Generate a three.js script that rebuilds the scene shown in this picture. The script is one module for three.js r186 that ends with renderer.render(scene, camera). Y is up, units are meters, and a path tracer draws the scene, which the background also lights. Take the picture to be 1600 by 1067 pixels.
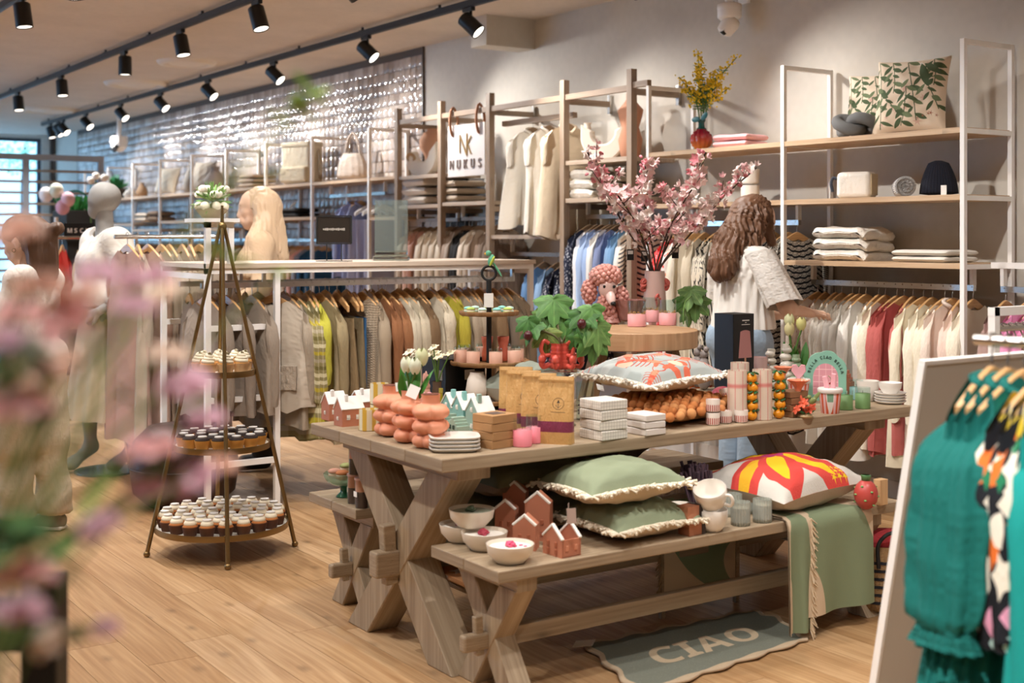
import * as THREE from 'three';
import { mergeGeometries, mergeVertices, toCreasedNormals } from 'three/addons/utils/BufferGeometryUtils.js';
import { RoundedBoxGeometry } from 'three/addons/geometries/RoundedBoxGeometry.js';
import { FontLoader } from 'three/addons/loaders/FontLoader.js';
import { TextGeometry } from 'three/addons/geometries/TextGeometry.js';

// ---------------------------------------------------------------- camera, sky, lights, exposure
// The shop is laid out in metres: u runs along the back wall away from the camera, v runs towards the back wall, y is up.
// three.js axes: x = -u, z = -v. The camera stands at u = 0, v = 0, eye height 1.5 m.
const FX = -0.562, FZ = 0.827, NX = 0.827, NZ = 0.562, EYE = 1.5, FOC = 2000, CX = 800, CY = 370;
const scene = new THREE.Scene();
const camera = new THREE.PerspectiveCamera(2 * Math.atan(533.5 / FOC) * 180 / Math.PI, 1600 / 1067, 0.05, 120);
camera.position.set(0, EYE, 0);
camera.lookAt(-FZ * 10, EYE, -NZ * 10);
camera.setViewOffset(1600, 1067, 0, 533.5 - CY, 1600, 1067);
camera.focus = 5.7;
camera.userData.fStop = 2.4;
const renderer = new THREE.WebGLRenderer({ antialias: true });
renderer.toneMapping = THREE.LinearToneMapping;
renderer.toneMappingExposure = 0.6;
renderer.shadowMap.enabled = true;
scene.background = new THREE.Color().setRGB(0.34, 0.59, 1.0);
scene.backgroundIntensity = 13.0;
const LAMP_COLOR = 0xfffaf5, LAMP_CD = 24;

// ---------------------------------------------------------------- helpers
let seedState = 12345;
const rnd = () => { seedState = (seedState * 1664525 + 1013904223) >>> 0; return seedState / 4294967296; };
const rr = (a, b) => a + (b - a) * rnd();
const reseed = s => { seedState = s >>> 0; };
const V3 = (x, y, z) => new THREE.Vector3(x, y, z);
const W = (u, v, y = 0) => V3(-u, y, -v);
const depthAt = (px, u, v, how) => { const a = (px - CX) / FOC; return how === 'u' ? u / (FX * a + FZ) : v / (NX * a + NZ); };
function atZ(px, py, Z) { const a = (px - CX) / FOC * Z; const p = W(FX * a + FZ * Z, NX * a + NZ * Z, EYE + (CY - py) / FOC * Z); p.k = Z / FOC; return p; }
const onY = (px, py, y) => atZ(px, py, (EYE - y) * FOC / (py - CY));
const onU = (px, py, u) => atZ(px, py, depthAt(px, u, 0, 'u'));
const onV = (px, py, v) => atZ(px, py, depthAt(px, 0, v, 'v'));
const at2 = (px, u) => onU(px, CY, u);
const ORD = 'first second third fourth fifth sixth seventh eighth ninth tenth eleventh twelfth thirteenth fourteenth fifteenth sixteenth seventeenth eighteenth nineteenth twentieth twenty-first twenty-second twenty-third twenty-fourth twenty-fifth twenty-sixth twenty-seventh twenty-eighth twenty-ninth thirtieth thirty-first thirty-second thirty-third thirty-fourth thirty-fifth thirty-sixth thirty-seventh thirty-eighth thirty-ninth fortieth'.split(' ');
const taken = new Map();
function numbered(n) { const k = taken.get(n) ?? 0; taken.set(n, k + 1); return k ? `${n}_${String(k).padStart(3, '0')}` : n; }
function thing(name, label, category, pos = V3(0, 0, 0), turn = 0, group) {
  const o = new THREE.Group(); o.name = numbered(name); scene.add(o);
  o.position.copy(pos); o.rotation.y = turn; o.userData = { label, category }; if (group) o.userData.group = group;
  return o;
}
function mesh(name, geo, m, parent) {
  if (Array.isArray(geo)) geo = merge(geo);
  const o = new THREE.Mesh(geo, m); o.name = name; o.castShadow = o.receiveShadow = true; if (parent) parent.add(o); return o;
}
function one(name, label, category, geo, m, pos, turn = 0, group) {      // a thing that is a single mesh
  const o = mesh(numbered(name), geo, m, scene); if (pos) o.position.copy(pos); o.rotation.y = turn;
  o.userData = { label, category }; if (group) o.userData.group = group; return o;
}
function struct(name, geo, m, parent = scene) { const o = mesh(parent === scene ? numbered(name) : name, geo, m, parent); if (parent === scene) o.userData.kind = 'structure'; return o; }
function merge(list) {
  list = list.flat(9).filter(Boolean).map(g => { const n = g.index ? g.toNonIndexed() : g; for (const k of Object.keys(n.attributes)) if (!['position', 'normal', 'uv'].includes(k)) n.deleteAttribute(k);
    if (!n.attributes.uv) n.setAttribute('uv', new THREE.Float32BufferAttribute(new Float32Array(n.attributes.position.count * 2), 2)); if (!n.attributes.normal) n.computeVertexNormals(); return n; });
  return list.length === 1 ? list[0] : mergeGeometries(list);
}
const mv = (g, x = 0, y = 0, z = 0, rx = 0, ry = 0, rz = 0, s = 1) => {
  const m = new THREE.Matrix4().compose(V3(x, y, z), new THREE.Quaternion().setFromEuler(new THREE.Euler(rx, ry, rz)), Array.isArray(s) ? V3(...s) : V3(s, s, s));
  return g.clone().applyMatrix4(m);
};
const box = (w, h, d, x = 0, y = 0, z = 0, ry = 0) => mv(new THREE.BoxGeometry(w, h, d), x, y, z, 0, ry);
const rbox = (w, h, d, r = 0.004, x = 0, y = 0, z = 0, ry = 0, seg = 2) => mv(new RoundedBoxGeometry(w, h, d, seg, Math.min(r, w / 2.01, h / 2.01, d / 2.01)), x, y, z, 0, ry);
const cyl = (rt, rb, h, x = 0, y = 0, z = 0, n = 20, open = false) => mv(new THREE.CylinderGeometry(rt, rb, h, n, 1, open), x, y, z);
const sph = (r, x = 0, y = 0, z = 0, sy = 1, n = 14) => mv(new THREE.SphereGeometry(r, n, Math.max(6, n >> 1)), x, y, z, 0, 0, 0, [1, sy, 1]);
const ell = (rx, ry, rz, x = 0, y = 0, z = 0, n = 14) => mv(new THREE.SphereGeometry(1, n, Math.max(6, n >> 1)), x, y, z, 0, 0, 0, [rx, ry, rz]);
const lathe = (pts, n = 28) => new THREE.LatheGeometry(pts.map(p => new THREE.Vector2(Math.max(p[0], 1e-4), p[1])), n);
const tube = (pts, r, n = 8, seg = 0, closed = false) => new THREE.TubeGeometry(new THREE.CatmullRomCurve3(pts.map(p => p.isVector3 ? p : V3(...p)), closed), seg || pts.length * 4, r, n, closed);
const bar = (a, b, w, d = w) => { // straight rectangular bar between two points
  a = a.isVector3 ? a : V3(...a); b = b.isVector3 ? b : V3(...b); const g = new THREE.BoxGeometry(w, a.distanceTo(b), d);
  const q = new THREE.Quaternion().setFromUnitVectors(V3(0, 1, 0), b.clone().sub(a).normalize());
  return g.applyMatrix4(new THREE.Matrix4().compose(a.clone().add(b).multiplyScalar(0.5), q, V3(1, 1, 1)));
};
const rod = (a, b, r, r2 = r, n = 8) => {
  a = a.isVector3 ? a : V3(...a); b = b.isVector3 ? b : V3(...b); const g = new THREE.CylinderGeometry(r2, r, a.distanceTo(b), n);
  const q = new THREE.Quaternion().setFromUnitVectors(V3(0, 1, 0), b.clone().sub(a).normalize());
  return g.applyMatrix4(new THREE.Matrix4().compose(a.clone().add(b).multiplyScalar(0.5), q, V3(1, 1, 1)));
};
function grid(nu, nv, f, closeU = false) {           // parametric sheet: f(s, t) -> [x, y, z]
  const P = [], UV = [], I = [];
  for (let j = 0; j <= nv; j++) for (let i = 0; i <= nu; i++) { P.push(...f(i / nu, j / nv)); UV.push(i / nu, j / nv); }
  for (let j = 0; j < nv; j++) for (let i = 0; i < nu; i++) { const a = j * (nu + 1) + i, b = a + 1, c = a + nu + 1, d = c + 1; I.push(a, b, d, a, d, c); }
  const g = new THREE.BufferGeometry(); g.setAttribute('position', new THREE.Float32BufferAttribute(P, 3)); g.setAttribute('uv', new THREE.Float32BufferAttribute(UV, 2)); g.setIndex(I); g.computeVertexNormals();
  if (closeU) { const n = g.attributes.normal; for (let j = 0; j <= nv; j++) { const a = j * (nu + 1), b = a + nu; const v = V3(n.getX(a) + n.getX(b), n.getY(a) + n.getY(b), n.getZ(a) + n.getZ(b)).normalize(); n.setXYZ(a, v.x, v.y, v.z); n.setXYZ(b, v.x, v.y, v.z); } }
  return g;
}
function metric(g, long = 'x', off = [0, 0], scale = 1) {    // uv in metres, u along the axis `long`
  g = g.index ? g.toNonIndexed() : g.clone(); const p = g.attributes.position, n = g.attributes.normal, uv = new Float32Array(p.count * 2), ax = ['x', 'y', 'z'];
  for (let i = 0; i < p.count; i += 3) {
    const N = [0, 0, 0]; for (let k = 0; k < 3; k++) { N[0] += n.getX(i + k); N[1] += n.getY(i + k); N[2] += n.getZ(i + k); }
    const A = N.map(Math.abs), d = A[0] > A[1] && A[0] > A[2] ? 'x' : A[1] > A[2] ? 'y' : 'z', o = ax.filter(a => a !== d); if (o[1] === long) o.reverse();
    for (let k = 0; k < 3; k++) { const q = { x: p.getX(i + k), y: p.getY(i + k), z: p.getZ(i + k) }; uv[(i + k) * 2] = q[o[0]] * scale + off[0]; uv[(i + k) * 2 + 1] = q[o[1]] * scale + off[1]; }
  }
  g.setAttribute('uv', new THREE.BufferAttribute(uv, 2)); return g;
}
const shapeGeo = (pts, depth, bevel = 0) => { const s = new THREE.Shape(pts.map(p => new THREE.Vector2(p[0], p[1]))); const g = new THREE.ExtrudeGeometry(s, { depth, bevelEnabled: bevel > 0, bevelSize: bevel, bevelThickness: bevel, bevelSegments: 1, curveSegments: 8 }); return mv(g, 0, 0, -depth / 2); };
const smooth = g => { g = g.clone(); g.deleteAttribute('normal'); g.deleteAttribute('uv'); g = mergeVertices(g, 1e-4); g.computeVertexNormals(); return g; };
const clamp = (x, a = 0, b = 1) => Math.min(b, Math.max(a, x)), lerp = (a, b, t) => a + (b - a) * t, sst = (a, b, x) => { const t = clamp((x - a) / (b - a)); return t * t * (3 - 2 * t); };

// ---------------------------------------------------------------- computed textures
const hash = (x, y, s) => { let h = (x * 374761393 + y * 668265263 + s * 1442695041) | 0; h = Math.imul(h ^ (h >>> 13), 1274126177); return ((h ^ (h >>> 16)) >>> 0) / 4294967296; };
function vn(x, y, px, py, s) { const xi = Math.floor(x), yi = Math.floor(y), fx = x - xi, fy = y - yi, sx = fx * fx * (3 - 2 * fx), sy = fy * fy * (3 - 2 * fy), m = (a, n) => ((a % n) + n) % n;
  const h = (a, b) => hash(m(a, px), m(b, py), s); return lerp(lerp(h(xi, yi), h(xi + 1, yi), sx), lerp(h(xi, yi + 1), h(xi + 1, yi + 1), sx), sy); }
const fbm = (x, y, s, n = 3, p = 256) => { let a = 0, w = 0.5; for (let i = 0; i < n; i++) { a += w * vn(x * (1 << i), y * (1 << i), p << i, p << i, s + i); w /= 2; } return a / (1 - w * 2); };
function dataTex(w, h, f, rx = 1, ry = 1, srgb = true) {
  const d = new Uint8Array(w * h * 4);
  for (let j = 0; j < h; j++) for (let i = 0; i < w; i++) { const c = f(i / w, j / h), k = (j * w + i) * 4; d[k] = clamp(c[0]) * 255; d[k + 1] = clamp(c[1]) * 255; d[k + 2] = clamp(c[2]) * 255; d[k + 3] = 255; }
  const t = new THREE.DataTexture(d, w, h); t.wrapS = t.wrapT = THREE.RepeatWrapping; t.magFilter = THREE.LinearFilter; t.minFilter = THREE.LinearMipmapLinearFilter; t.generateMipmaps = true; if (srgb) t.colorSpace = THREE.SRGBColorSpace; t.repeat.set(rx, ry); t.needsUpdate = true; return t;
}
function canvasTex(w, h, draw, rx = 1, ry = 1) { const c = document.createElement('canvas'); c.width = w; c.height = h; draw(c.getContext('2d'), w, h); const t = new THREE.CanvasTexture(c); t.colorSpace = THREE.SRGBColorSpace; t.wrapS = t.wrapT = THREE.RepeatWrapping; t.repeat.set(rx, ry); return t; }
const g3 = v => [v, v, v];
// oak grain: 2 m along u, 0.5 m along v
const grainTex = (contrast, seed, knots = 0, warm = 0) => dataTex(1024, 256, (x, y) => {
  const w = vn(x * 4, y * 4, 4, 4, seed) * 0.8; let v = vn(x * 6, y * 64 + w * 8, 6, 64, seed + 1) * 0.5 + vn(x * 20, y * 128, 20, 128, seed + 2) * 0.3 + vn(x * 3, y * 10 + w * 3, 3, 10, seed + 3) * 0.6;
  let c = 1 - contrast * v;
  for (let i = 0; i < knots; i++) { const kx = hash(i, 1, seed), ky = hash(i, 2, seed), dx = (x - kx) * 4, dy = (y - ky) * 1, r = Math.sqrt(dx * dx * 0.5 + dy * dy * 2) * 14; if (r < 1) c -= 0.2 * (1 - r) * (0.6 + 0.4 * vn(x * 120, y * 60, 120, 60, 7)); }
  return [c, c - warm * v * 0.25, c - warm * v * 0.5];
}, 0.5, 2);
const T_floor = grainTex(0.22, 11, 5, 0.25), T_oak = grainTex(0.24, 31, 2, 0.15), T_pale = grainTex(0.16, 51, 3, 0.2);
const T_weave = dataTex(128, 128, (x, y) => g3(0.5 + 0.25 * Math.sin(x * Math.PI * 64) * Math.sin(y * Math.PI * 64) + 0.3 * (vn(x * 32, y * 32, 32, 32, 3) - 0.5)), 6, 6, false);
const T_knit = dataTex(128, 128, (x, y) => g3(0.5 + 0.4 * Math.sin(x * Math.PI * 24 + Math.sin(y * Math.PI * 32) * 0.9) + 0.2 * (vn(x * 24, y * 24, 24, 24, 5) - 0.5)), 3, 3, false);
const T_crumple = dataTex(256, 256, (x, y) => { const a = vn(x * 6, y * 3, 6, 3, 8), b = vn(x * 16, y * 8, 16, 8, 9), c = vn(x * 50, y * 40, 50, 40, 10); return g3(a * 0.5 + b * 0.35 + c * 0.15); }, 1, 1, false);
const T_plaster = dataTex(256, 256, (x, y) => g3(0.94 + 0.06 * (vn(x * 8, y * 8, 8, 8, 4) * 0.6 + vn(x * 60, y * 60, 60, 60, 6) * 0.4)), 0.5, 0.5);

// ---------------------------------------------------------------- materials
const mats = new Map();
function std(color, rough = 0.6, o = {}) { const key = color + '|' + rough + '|' + Object.entries(o).map(([k, v]) => k + (v?.uuid ?? v)).join(); if (!mats.has(key)) mats.set(key, new (o.clearcoat || o.sheen || o.transmission ? THREE.MeshPhysicalMaterial : THREE.MeshStandardMaterial)({ color, roughness: rough, side: THREE.DoubleSide, ...o })); return mats.get(key); }
const cloth = c => std(c, 0.92, { bumpMap: T_crumple, bumpScale: 0.012 });
const linen = c => std(c, 0.95, { bumpMap: T_weave, bumpScale: 0.001 });
const knit = c => std(c, 1, { bumpMap: T_knit, bumpScale: 0.004 });
const glaze = (c, r = 0.22) => std(c, r);
const pane = std(0xf4fbfa, 0.03, { transmission: 1, thickness: 0, ior: 1.45 });
const M = {
  white: std(0xf1eeea, 0.42), chrome: std(0xc9c6c2, 0.22, { metalness: 1 }), black: std(0x0c0b0b, 0.45), matBlack: std(0x121110, 0.7), gold: std(0x8d744c, 0.38, { metalness: 0.85 }),
  oak: std(0xbaa78c, 0.62, { map: T_oak, bumpMap: T_oak, bumpScale: 0.0012 }), pale: std(0xdcc1a0, 0.5, { map: T_pale }), taupe: std(0xae9c8a, 0.6, { map: T_pale }),
  hanger: std(0xe0b47e, 0.3, { map: T_pale }), hangerDull: std(0x9f8468, 0.45, { map: T_pale }), tag: std(0xf3f1ec, 0.7), kraft: std(0xb08558, 0.8, { map: T_plaster }), ceramic: std(0xefe8de, 0.2), skin: std(0xe3bda4, 0.5), leaf: std(0x3f7f2b, 0.5), stem: std(0x5c7f37, 0.6),
};
// ---------------------------------------------------------------- the room: floor planks, ceiling, walls, tiles, window
const U0 = -4, U1 = 22.9, VW = 5.95, V0 = -5, CEIL = 3.25;
const span = (u0, u1, v0, v1, y0, y1) => box(u1 - u0, y1 - y0, v1 - v0, -(u0 + u1) / 2, (y0 + y1) / 2, -(v0 + v1) / 2);
{
  const floor = struct('floor', span(U0 - 0.2, U1 + 0.2, V0 - 0.2, VW + 0.2, -0.2, -0.014), std(0x6b4f35, 0.9));
  const tones = [0xd8b78e, 0xd1af85, 0xdebf98, 0xcba87d, 0xd5b389, 0xc6a277].map(c => std(c, 0.42, { map: T_floor, bumpMap: T_floor, bumpScale: 0.0006 }));
  reseed(77); const planks = [];
  const wd = 0.19;
  for (let r = 0; V0 + r * wd < VW; r++) {
    const v0 = V0 + r * wd, v1 = Math.min(v0 + wd, VW); let u = U0 - rr(0, 2);
    while (u < U1) { const L = rr(1.3, 2.4), a = Math.max(u, U0), b = Math.min(u + L, U1); u += L; if (b - a < 0.05) continue;
      const uc = (a + b) / 2, vc = (v0 + v1) / 2, X = FX * uc + NX * vc, Z = FZ * uc + NZ * vc; const px = CX + FOC * X / Z, py = CY + FOC * EYE / Z;
      const seen = Z > 3.6 && px > -150 && px < 1750 ? (L * wd) / (Z * Z) : 0;
      planks.push({ a, b, v0, v1, seen, t: Math.floor(rnd() * 6), ox: rnd() * 7, oy: rnd() * 3 }); } }
  planks.sort((p, q) => q.seen - p.seen);
  const gp = p => { const g = metric(span(p.a + 0.001, p.b - 0.001, p.v0 + 0.001, p.v1 - 0.001, -0.014, 0), 'x', [p.ox, p.oy]); return g; };
  planks.slice(0, 300).forEach(p => mesh('plank', gp(p), tones[p.t], floor));
  const rest = planks.slice(300); const by = [0, 1, 2, 3, 4, 5].map(t => rest.filter(p => p.t === t).map(gp));
  by.forEach((l, t) => { const o = mesh('plank_field', l, tones[t], floor); o.userData.kind = 'stuff'; });
}
const plaster = std(0xccc5ba, 0.9, { map: T_plaster }), ceilMat = std(0xd8cdc2, 0.92, { map: T_plaster });
struct('ceiling', metric(span(U0 - 0.2, U1 + 0.2, V0 - 0.2, VW + 0.2, CEIL, CEIL + 0.2)), ceilMat);
struct('wall_back', metric(span(U0 - 0.2, U1 + 0.2, VW, VW + 0.2, -0.2, CEIL)), plaster);
const FU0 = 12, FU1 = 20.5;                                      // unseen windows added to the front wall for daylight fill
struct('wall_front', [span(U0 - 0.2, FU0, V0 - 0.2, V0, -0.2, CEIL), span(FU1, U1 + 0.2, V0 - 0.2, V0, -0.2, CEIL), span(FU0, FU1, V0 - 0.2, V0, -0.2, 0.3), span(FU0, FU1, V0 - 0.2, V0, 2.95, CEIL)].map(g => metric(g)), plaster);
struct('wall_near', metric(span(U0 - 0.2, U0, V0, VW, -0.2, CEIL)), plaster);
const WV0 = -1.0, WV1 = 5.72;                                   // the shop window in the far end wall
struct('wall_end', [span(U1, U1 + 0.2, V0, WV0, -0.2, CEIL), span(U1, U1 + 0.2, WV1, VW, -0.2, CEIL), span(U1, U1 + 0.2, WV0, WV1, -0.2, 0.25), span(U1, U1 + 0.2, WV0, WV1, 3.2, CEIL)].map(g => metric(g)), std(0xdad6cf, 0.85, { map: T_plaster }));
struct('trim_1', span(U1 - 0.06, U1, 5.86, 5.92, 0, CEIL), std(0x4a3c36, 0.6));
struct('baseboard_back', span(U0, 10.2, VW - 0.014, VW, 0, 0.1), std(0xd4cabd, 0.6));
struct('beam', metric(span(8.43, 8.65, 5.485, VW, 3.01, CEIL)), plaster);
{ // window with dark frame and four panes
  const w = new THREE.Group(); w.name = 'window_1'; w.userData.kind = 'structure'; scene.add(w); const dark = std(0x3c4450, 0.5), n = 4, st = (WV1 - WV0) / n;
  mesh('window_frame', [span(U1 + 0.05, U1 + 0.12, WV0, WV1, 0.25, 0.31), span(U1 + 0.05, U1 + 0.12, WV0, WV1, 3.14, 3.2), ...[0, 1, 2, 3, 4].map(i => span(U1 + 0.05, U1 + 0.12, Math.min(WV0 + i * st, WV1 - 0.06), Math.min(WV0 + i * st, WV1 - 0.06) + 0.06, 0.3, 3.15))], dark, w);
  for (let i = 0; i < n; i++) mesh('pane', span(U1 + 0.08, U1 + 0.088, WV0 + i * st + 0.03, WV0 + i * st + st - 0.0, 0.31, 3.14), pane, w);
}
{ // added windows out of view, a soft daylight fill
  const w = new THREE.Group(); w.name = 'window_2'; w.userData.kind = 'structure'; scene.add(w); const n = 4, st = (FU1 - FU0) / n, dark = std(0x3c4450, 0.5);
  mesh('window_frame', [span(FU0, FU1, V0 - 0.12, V0 - 0.05, 0.3, 0.36), span(FU0, FU1, V0 - 0.12, V0 - 0.05, 2.89, 2.95), ...[...Array(n + 1)].map((_, i) => span(Math.min(FU0 + i * st, FU1 - 0.06), Math.min(FU0 + i * st, FU1 - 0.06) + 0.06, V0 - 0.12, V0 - 0.05, 0.3, 2.95))], dark, w);
  for (let i = 0; i < n; i++) mesh('pane', span(FU0 + i * st + 0.03, FU0 + i * st + st, V0 - 0.09, V0 - 0.082, 0.36, 2.89), pane, w);
}
{ // handmade glazed square tiles on the far part of the back wall
  const field = struct('wall_tiled', span(10.2, 21.5, VW - 0.012, VW + 0.001, 0, CEIL), std(0x574e48, 0.85)), s = 0.106; reseed(5);
  const tileGeo = k => { reseed(900 + k); const h = [...Array(9)].map(() => rr(-0.0022, 0.0022)), tx = rr(-0.032, 0.032), ty = rr(-0.032, 0.032), a = s / 2 - 0.0035;
    return grid(4, 4, (x, y) => { const X = clamp((x - 0.25) * 2, 0, 1) * 2 - 1, Y = clamp((y - 0.25) * 2, 0, 1) * 2 - 1, rim = x === 0 || x === 1 || y === 0 || y === 1; return [X * a, Y * a, rim ? -0.008 : 0.002 + h[Math.round(X + 1) * 3 + Math.round(Y + 1)] + X * a * tx * 2 + Y * a * ty * 2]; }); };
  const geos = [...Array(24)].map((_, k) => tileGeo(k)), tm = [0xb9aba1, 0xc3b6ab, 0xa1938a].map(c => std(c, 0.08));
  const list = []; reseed(6);
  for (let j = 11; j < 30; j++) for (let i = 0; i < 106; i++) { const u = 10.2 + s / 2 + i * s, y = j * s + s / 2; if (u > 21.5 - s / 2) continue; const Z = FZ * u + NZ * VW; list.push({ u, y, w: (y > 1.75 ? 1 : 0.2) / (Z * Z), g: Math.floor(rnd() * 24), m: Math.floor(rnd() * 3) }); }
  list.sort((a, b) => b.w - a.w);
  list.slice(0, 300).forEach(t => { const o = mesh('tile', geos[t.g], tm[t.m], field); o.position.copy(W(t.u, VW - 0.018, t.y)); });
  tm.forEach((m, q) => { const o = mesh('tile_field', list.slice(300).filter(t => t.m === q).map(t => mv(geos[t.g], -t.u, t.y, -(VW - 0.018))), m, field); o.userData.kind = 'stuff'; });
  struct('trim_2', span(10.185, 10.2, VW - 0.022, VW, 0, CEIL), std(0x4d4038, 0.5));
}
// outside the window
struct('pavement', span(U1 + 0.2, 44, -16, 22, -0.35, -0.2), std(0xb9b7b2, 0.9));
{
  const b = thing('building', 'pale facade across the street seen through the shop window', 'building', W(33, 6, -0.2)); b.userData.group = 'street outside';
  mesh('wall', box(1, 10, 30, 0, 5, 0), std(0xd8d5cc, 0.9), b);
  for (const z of [-6, -2.6, 0.8, 4.2, 7.6]) for (const y of [2.1, 5.4]) { const w = mesh('window', box(0.06, 1.7, 1.1, 0.52, y + 0.8, z), std(0x4f6479, 0.2), b); mesh('pane', box(0.02, 1.5, 0.42, 0.56, y + 0.8, z - 0.26), std(0x6f8aa3, 0.1), w); mesh('pane', box(0.02, 1.5, 0.42, 0.56, y + 0.8, z + 0.26), std(0x6f8aa3, 0.1), w); }
  reseed(21); const t = thing('street_tree', 'small green street tree outside the shop window', 'tree', W(26.8, 6.36, -0.2));
  mesh('trunk', tube([[0, 0, 0], [0.03, 1, 0.02], [0, 2.6, 0.05], [0.05, 3.5, 0]], 0.03), std(0x5d4a3c, 0.9), t);
  const lf = []; for (let i = 0; i < 240; i++) { const a = rr(0, 6.28), e = Math.acos(rr(-1, 1)), r = 0.55 * Math.cbrt(rnd()); lf.push(mv(new THREE.CircleGeometry(0.05, 5), Math.cos(a) * Math.sin(e) * r, 3.35 + Math.cos(e) * r * 0.8, Math.sin(a) * Math.sin(e) * r * 1.2, rr(0, 6), rr(0, 6), 0, [1, 0.5, 1])); }
  const fo = mesh('foliage', lf, std(0x8cc09a, 0.7), t); fo.userData.kind = 'stuff';
}
// round ceiling diffusers
[[14.46, 4.66, 0.34, 'round air diffuser in the ceiling beside the middle of the spotlight tracks'], [12.4, 4.5, 0.27, 'round ceiling diffuser above the tiled wall, closest of the three'], [18.1, 4.6, 0.36, 'dark slotted round ceiling diffuser close to the window']].forEach(([u, v, r, label], i) => {
  const d = thing('ceiling_diffuser', label, 'vent', W(u, v, CEIL));
  mesh('ring', lathe([[r * 0.74, -0.004], [r * 0.84, -0.04], [r, -0.034], [r + 0.025, 0]], 36), std(0xe2dad0, 0.6), d);
  mesh('gap', cyl(r * 0.78, r * 0.78, 0.004, 0, -0.003, 0, 32), std(0x2f2823, 0.9), d);
  mesh('plate', lathe([[0, -0.03], [r * 0.6, -0.03], [r * 0.66, -0.018]], 36), std(0xe2dad0, 0.6), d);
});
// ---------------------------------------------------------------- spotlight tracks
function trackRail(v, u0, u1, label) {
  const t = thing('spotlight_track', label, 'track', W((u0 + u1) / 2, v, CEIL));
  mesh('rail', [box(u1 - u0, 0.05, 0.042, 0, -0.054, 0), box(u1 - u0, 0.004, 0.02, 0, -0.08, 0)], M.black, t);
  for (let u = u0 + 0.4; u < u1; u += 1.25) mesh('mount', [cyl(0.012, 0.012, 0.03, (u0 + u1) / 2 - u, -0.015, 0, 10), box(0.05, 0.01, 0.05, (u0 + u1) / 2 - u, -0.03, 0)], M.black, t);
}
const lampBits = { head: [lathe([[0, 0.075], [0.04, 0.075], [0.05, 0.066], [0.051, -0.075], [0.045, -0.075], [0.045, -0.066]], 24)], lens: cyl(0.045, 0.045, 0.006, 0, -0.066, 0, 24) };
const lensMat = std(0xffffff, 0.4, { emissive: 0xfff4e6, emissiveIntensity: 7 });
function spot(u, v, aim, label, cd = LAMP_CD * 0.62, cone = 0.8) {
  const t = thing('track_spotlight', label, 'spotlight', W(u, v, 3.165), 0, 'black track spotlights');
  mesh('adapter', [rbox(0.13, 0.03, 0.034, 0.004, 0, -0.01, 0), cyl(0.011, 0.011, 0.06, 0.03, -0.05, 0, 10)], M.black, t);
  const dir = V3(-aim[0], aim[2], -aim[1]).normalize(), q = new THREE.Quaternion().setFromUnitVectors(V3(0, -1, 0), dir), c = V3(0.03, -0.125, 0);
  const h = mesh('lamp_head', lampBits.head, M.black, t); h.position.copy(c); h.quaternion.copy(q); h.scale.setScalar(1.15);
  const l = mesh('lens', lampBits.lens, lensMat, h);
  const s = new THREE.SpotLight(LAMP_COLOR, cd, 0, cone, 1, 2); s.castShadow = true; s.shadow.radius = 2; s.position.copy(c.clone().addScaledVector(dir, 0.1)); s.target.position.copy(c.clone().addScaledVector(dir, 3)); t.add(s, s.target);
}
trackRail(4.98, 0.4, 19.9, 'black spotlight track closest to the back wall');
trackRail(3.59, 0.4, 19.0, 'middle black spotlight track across the ceiling');
trackRail(2.19, 0.4, 15.0, 'black spotlight track cutting the upper corner of the picture');
trackRail(0.79, 0.4, 13.0, 'black spotlight track above the shop aisle, outside the picture');
trackRail(-1.2, 0.4, 13.0, 'black spotlight track on the shop front side, outside the picture');
[19.44, 19.02, 18.75, 17.61, 16.08, 14.59, 13.08, 11.37, 9.49, 7.89, 6.07, 2.9, 1.5].forEach((u, i) => spot(u, 4.98, [[-0.2, 0.2, -1], [-0.5, 0.5, -1], [-0.8, 0.55, -0.9]][Math.min(i, 2)].map(x => x), `black spotlight on the wall-side track, ${ORD[i]} from the shop window`, i < 3 ? 9 : LAMP_CD * (u < 5 ? 0.4 : u < 8.5 ? 0.6 : 0.75), u > 8.5 ? 0.95 : 0.78));
[17.4, 15.44, 13.59, 11.5, 10.04, 8.49, 7.1, 5.85, 4.7, 3.5, 2.2].forEach((u, i) => spot(u, 3.59, [[-0.1, 0.1, -1], [-0.15, 0.05, -1], [-0.12, 0.05, -1], [0, 0, -1], [-0.2, 0.12, -1], [-0.3, 0.15, -1], [0.1, 1.25, -1], [0.75, -0.05, -1], [-0.05, 0.1, -1], [-0.1, 1.2, -1], [0.3, 0, -1]][i], `black spotlight on the middle track, ${ORD[i]} from the shop window`, [6, 7, 9].includes(i) ? LAMP_CD * 1.0 : LAMP_CD * (u < 6.5 && u > 3 ? 0.6 : 0.75), [6, 7, 9].includes(i) ? 0.65 : 0.95));
spot(5.25, 3.59, [0, 1.1, -1], 'black spotlight added on the middle track to brighten the white shelving', LAMP_CD * 1.1, 0.65);  // unseen extra lamp, added to brighten the dark-haired woman and the shelves
[13.5, 11.4, 9.3, 8.0, 6.7, 5.3, 4.0, 2.6].forEach((u, i) => spot(u, 2.19, i === 5 ? [0.7, 0.3, -1] : [-0.1, i > 4 ? 0.35 : 0.1, -1], `black spotlight on the track of the upper corner, ${ORD[i]} from the shop window`, LAMP_CD * (i === 5 ? 0.9 : u < 6 && u > 3 ? 0.6 : 0.75), i === 5 ? 0.7 : 0.95));
[11.5, 9.3, 7.1, 5.0, 3.2, 0.9].forEach((u, i) => spot(u, 0.79, [-0.1, i > 2 ? 0.45 : 0.1, -1], `black spotlight above the aisle outside the picture, ${ORD[i]} from the shop window`, LAMP_CD * (u < 1 ? 2.2 : 0.75), 0.95));  // last one, near the camera, is added and boosted to light the bouquet
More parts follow.
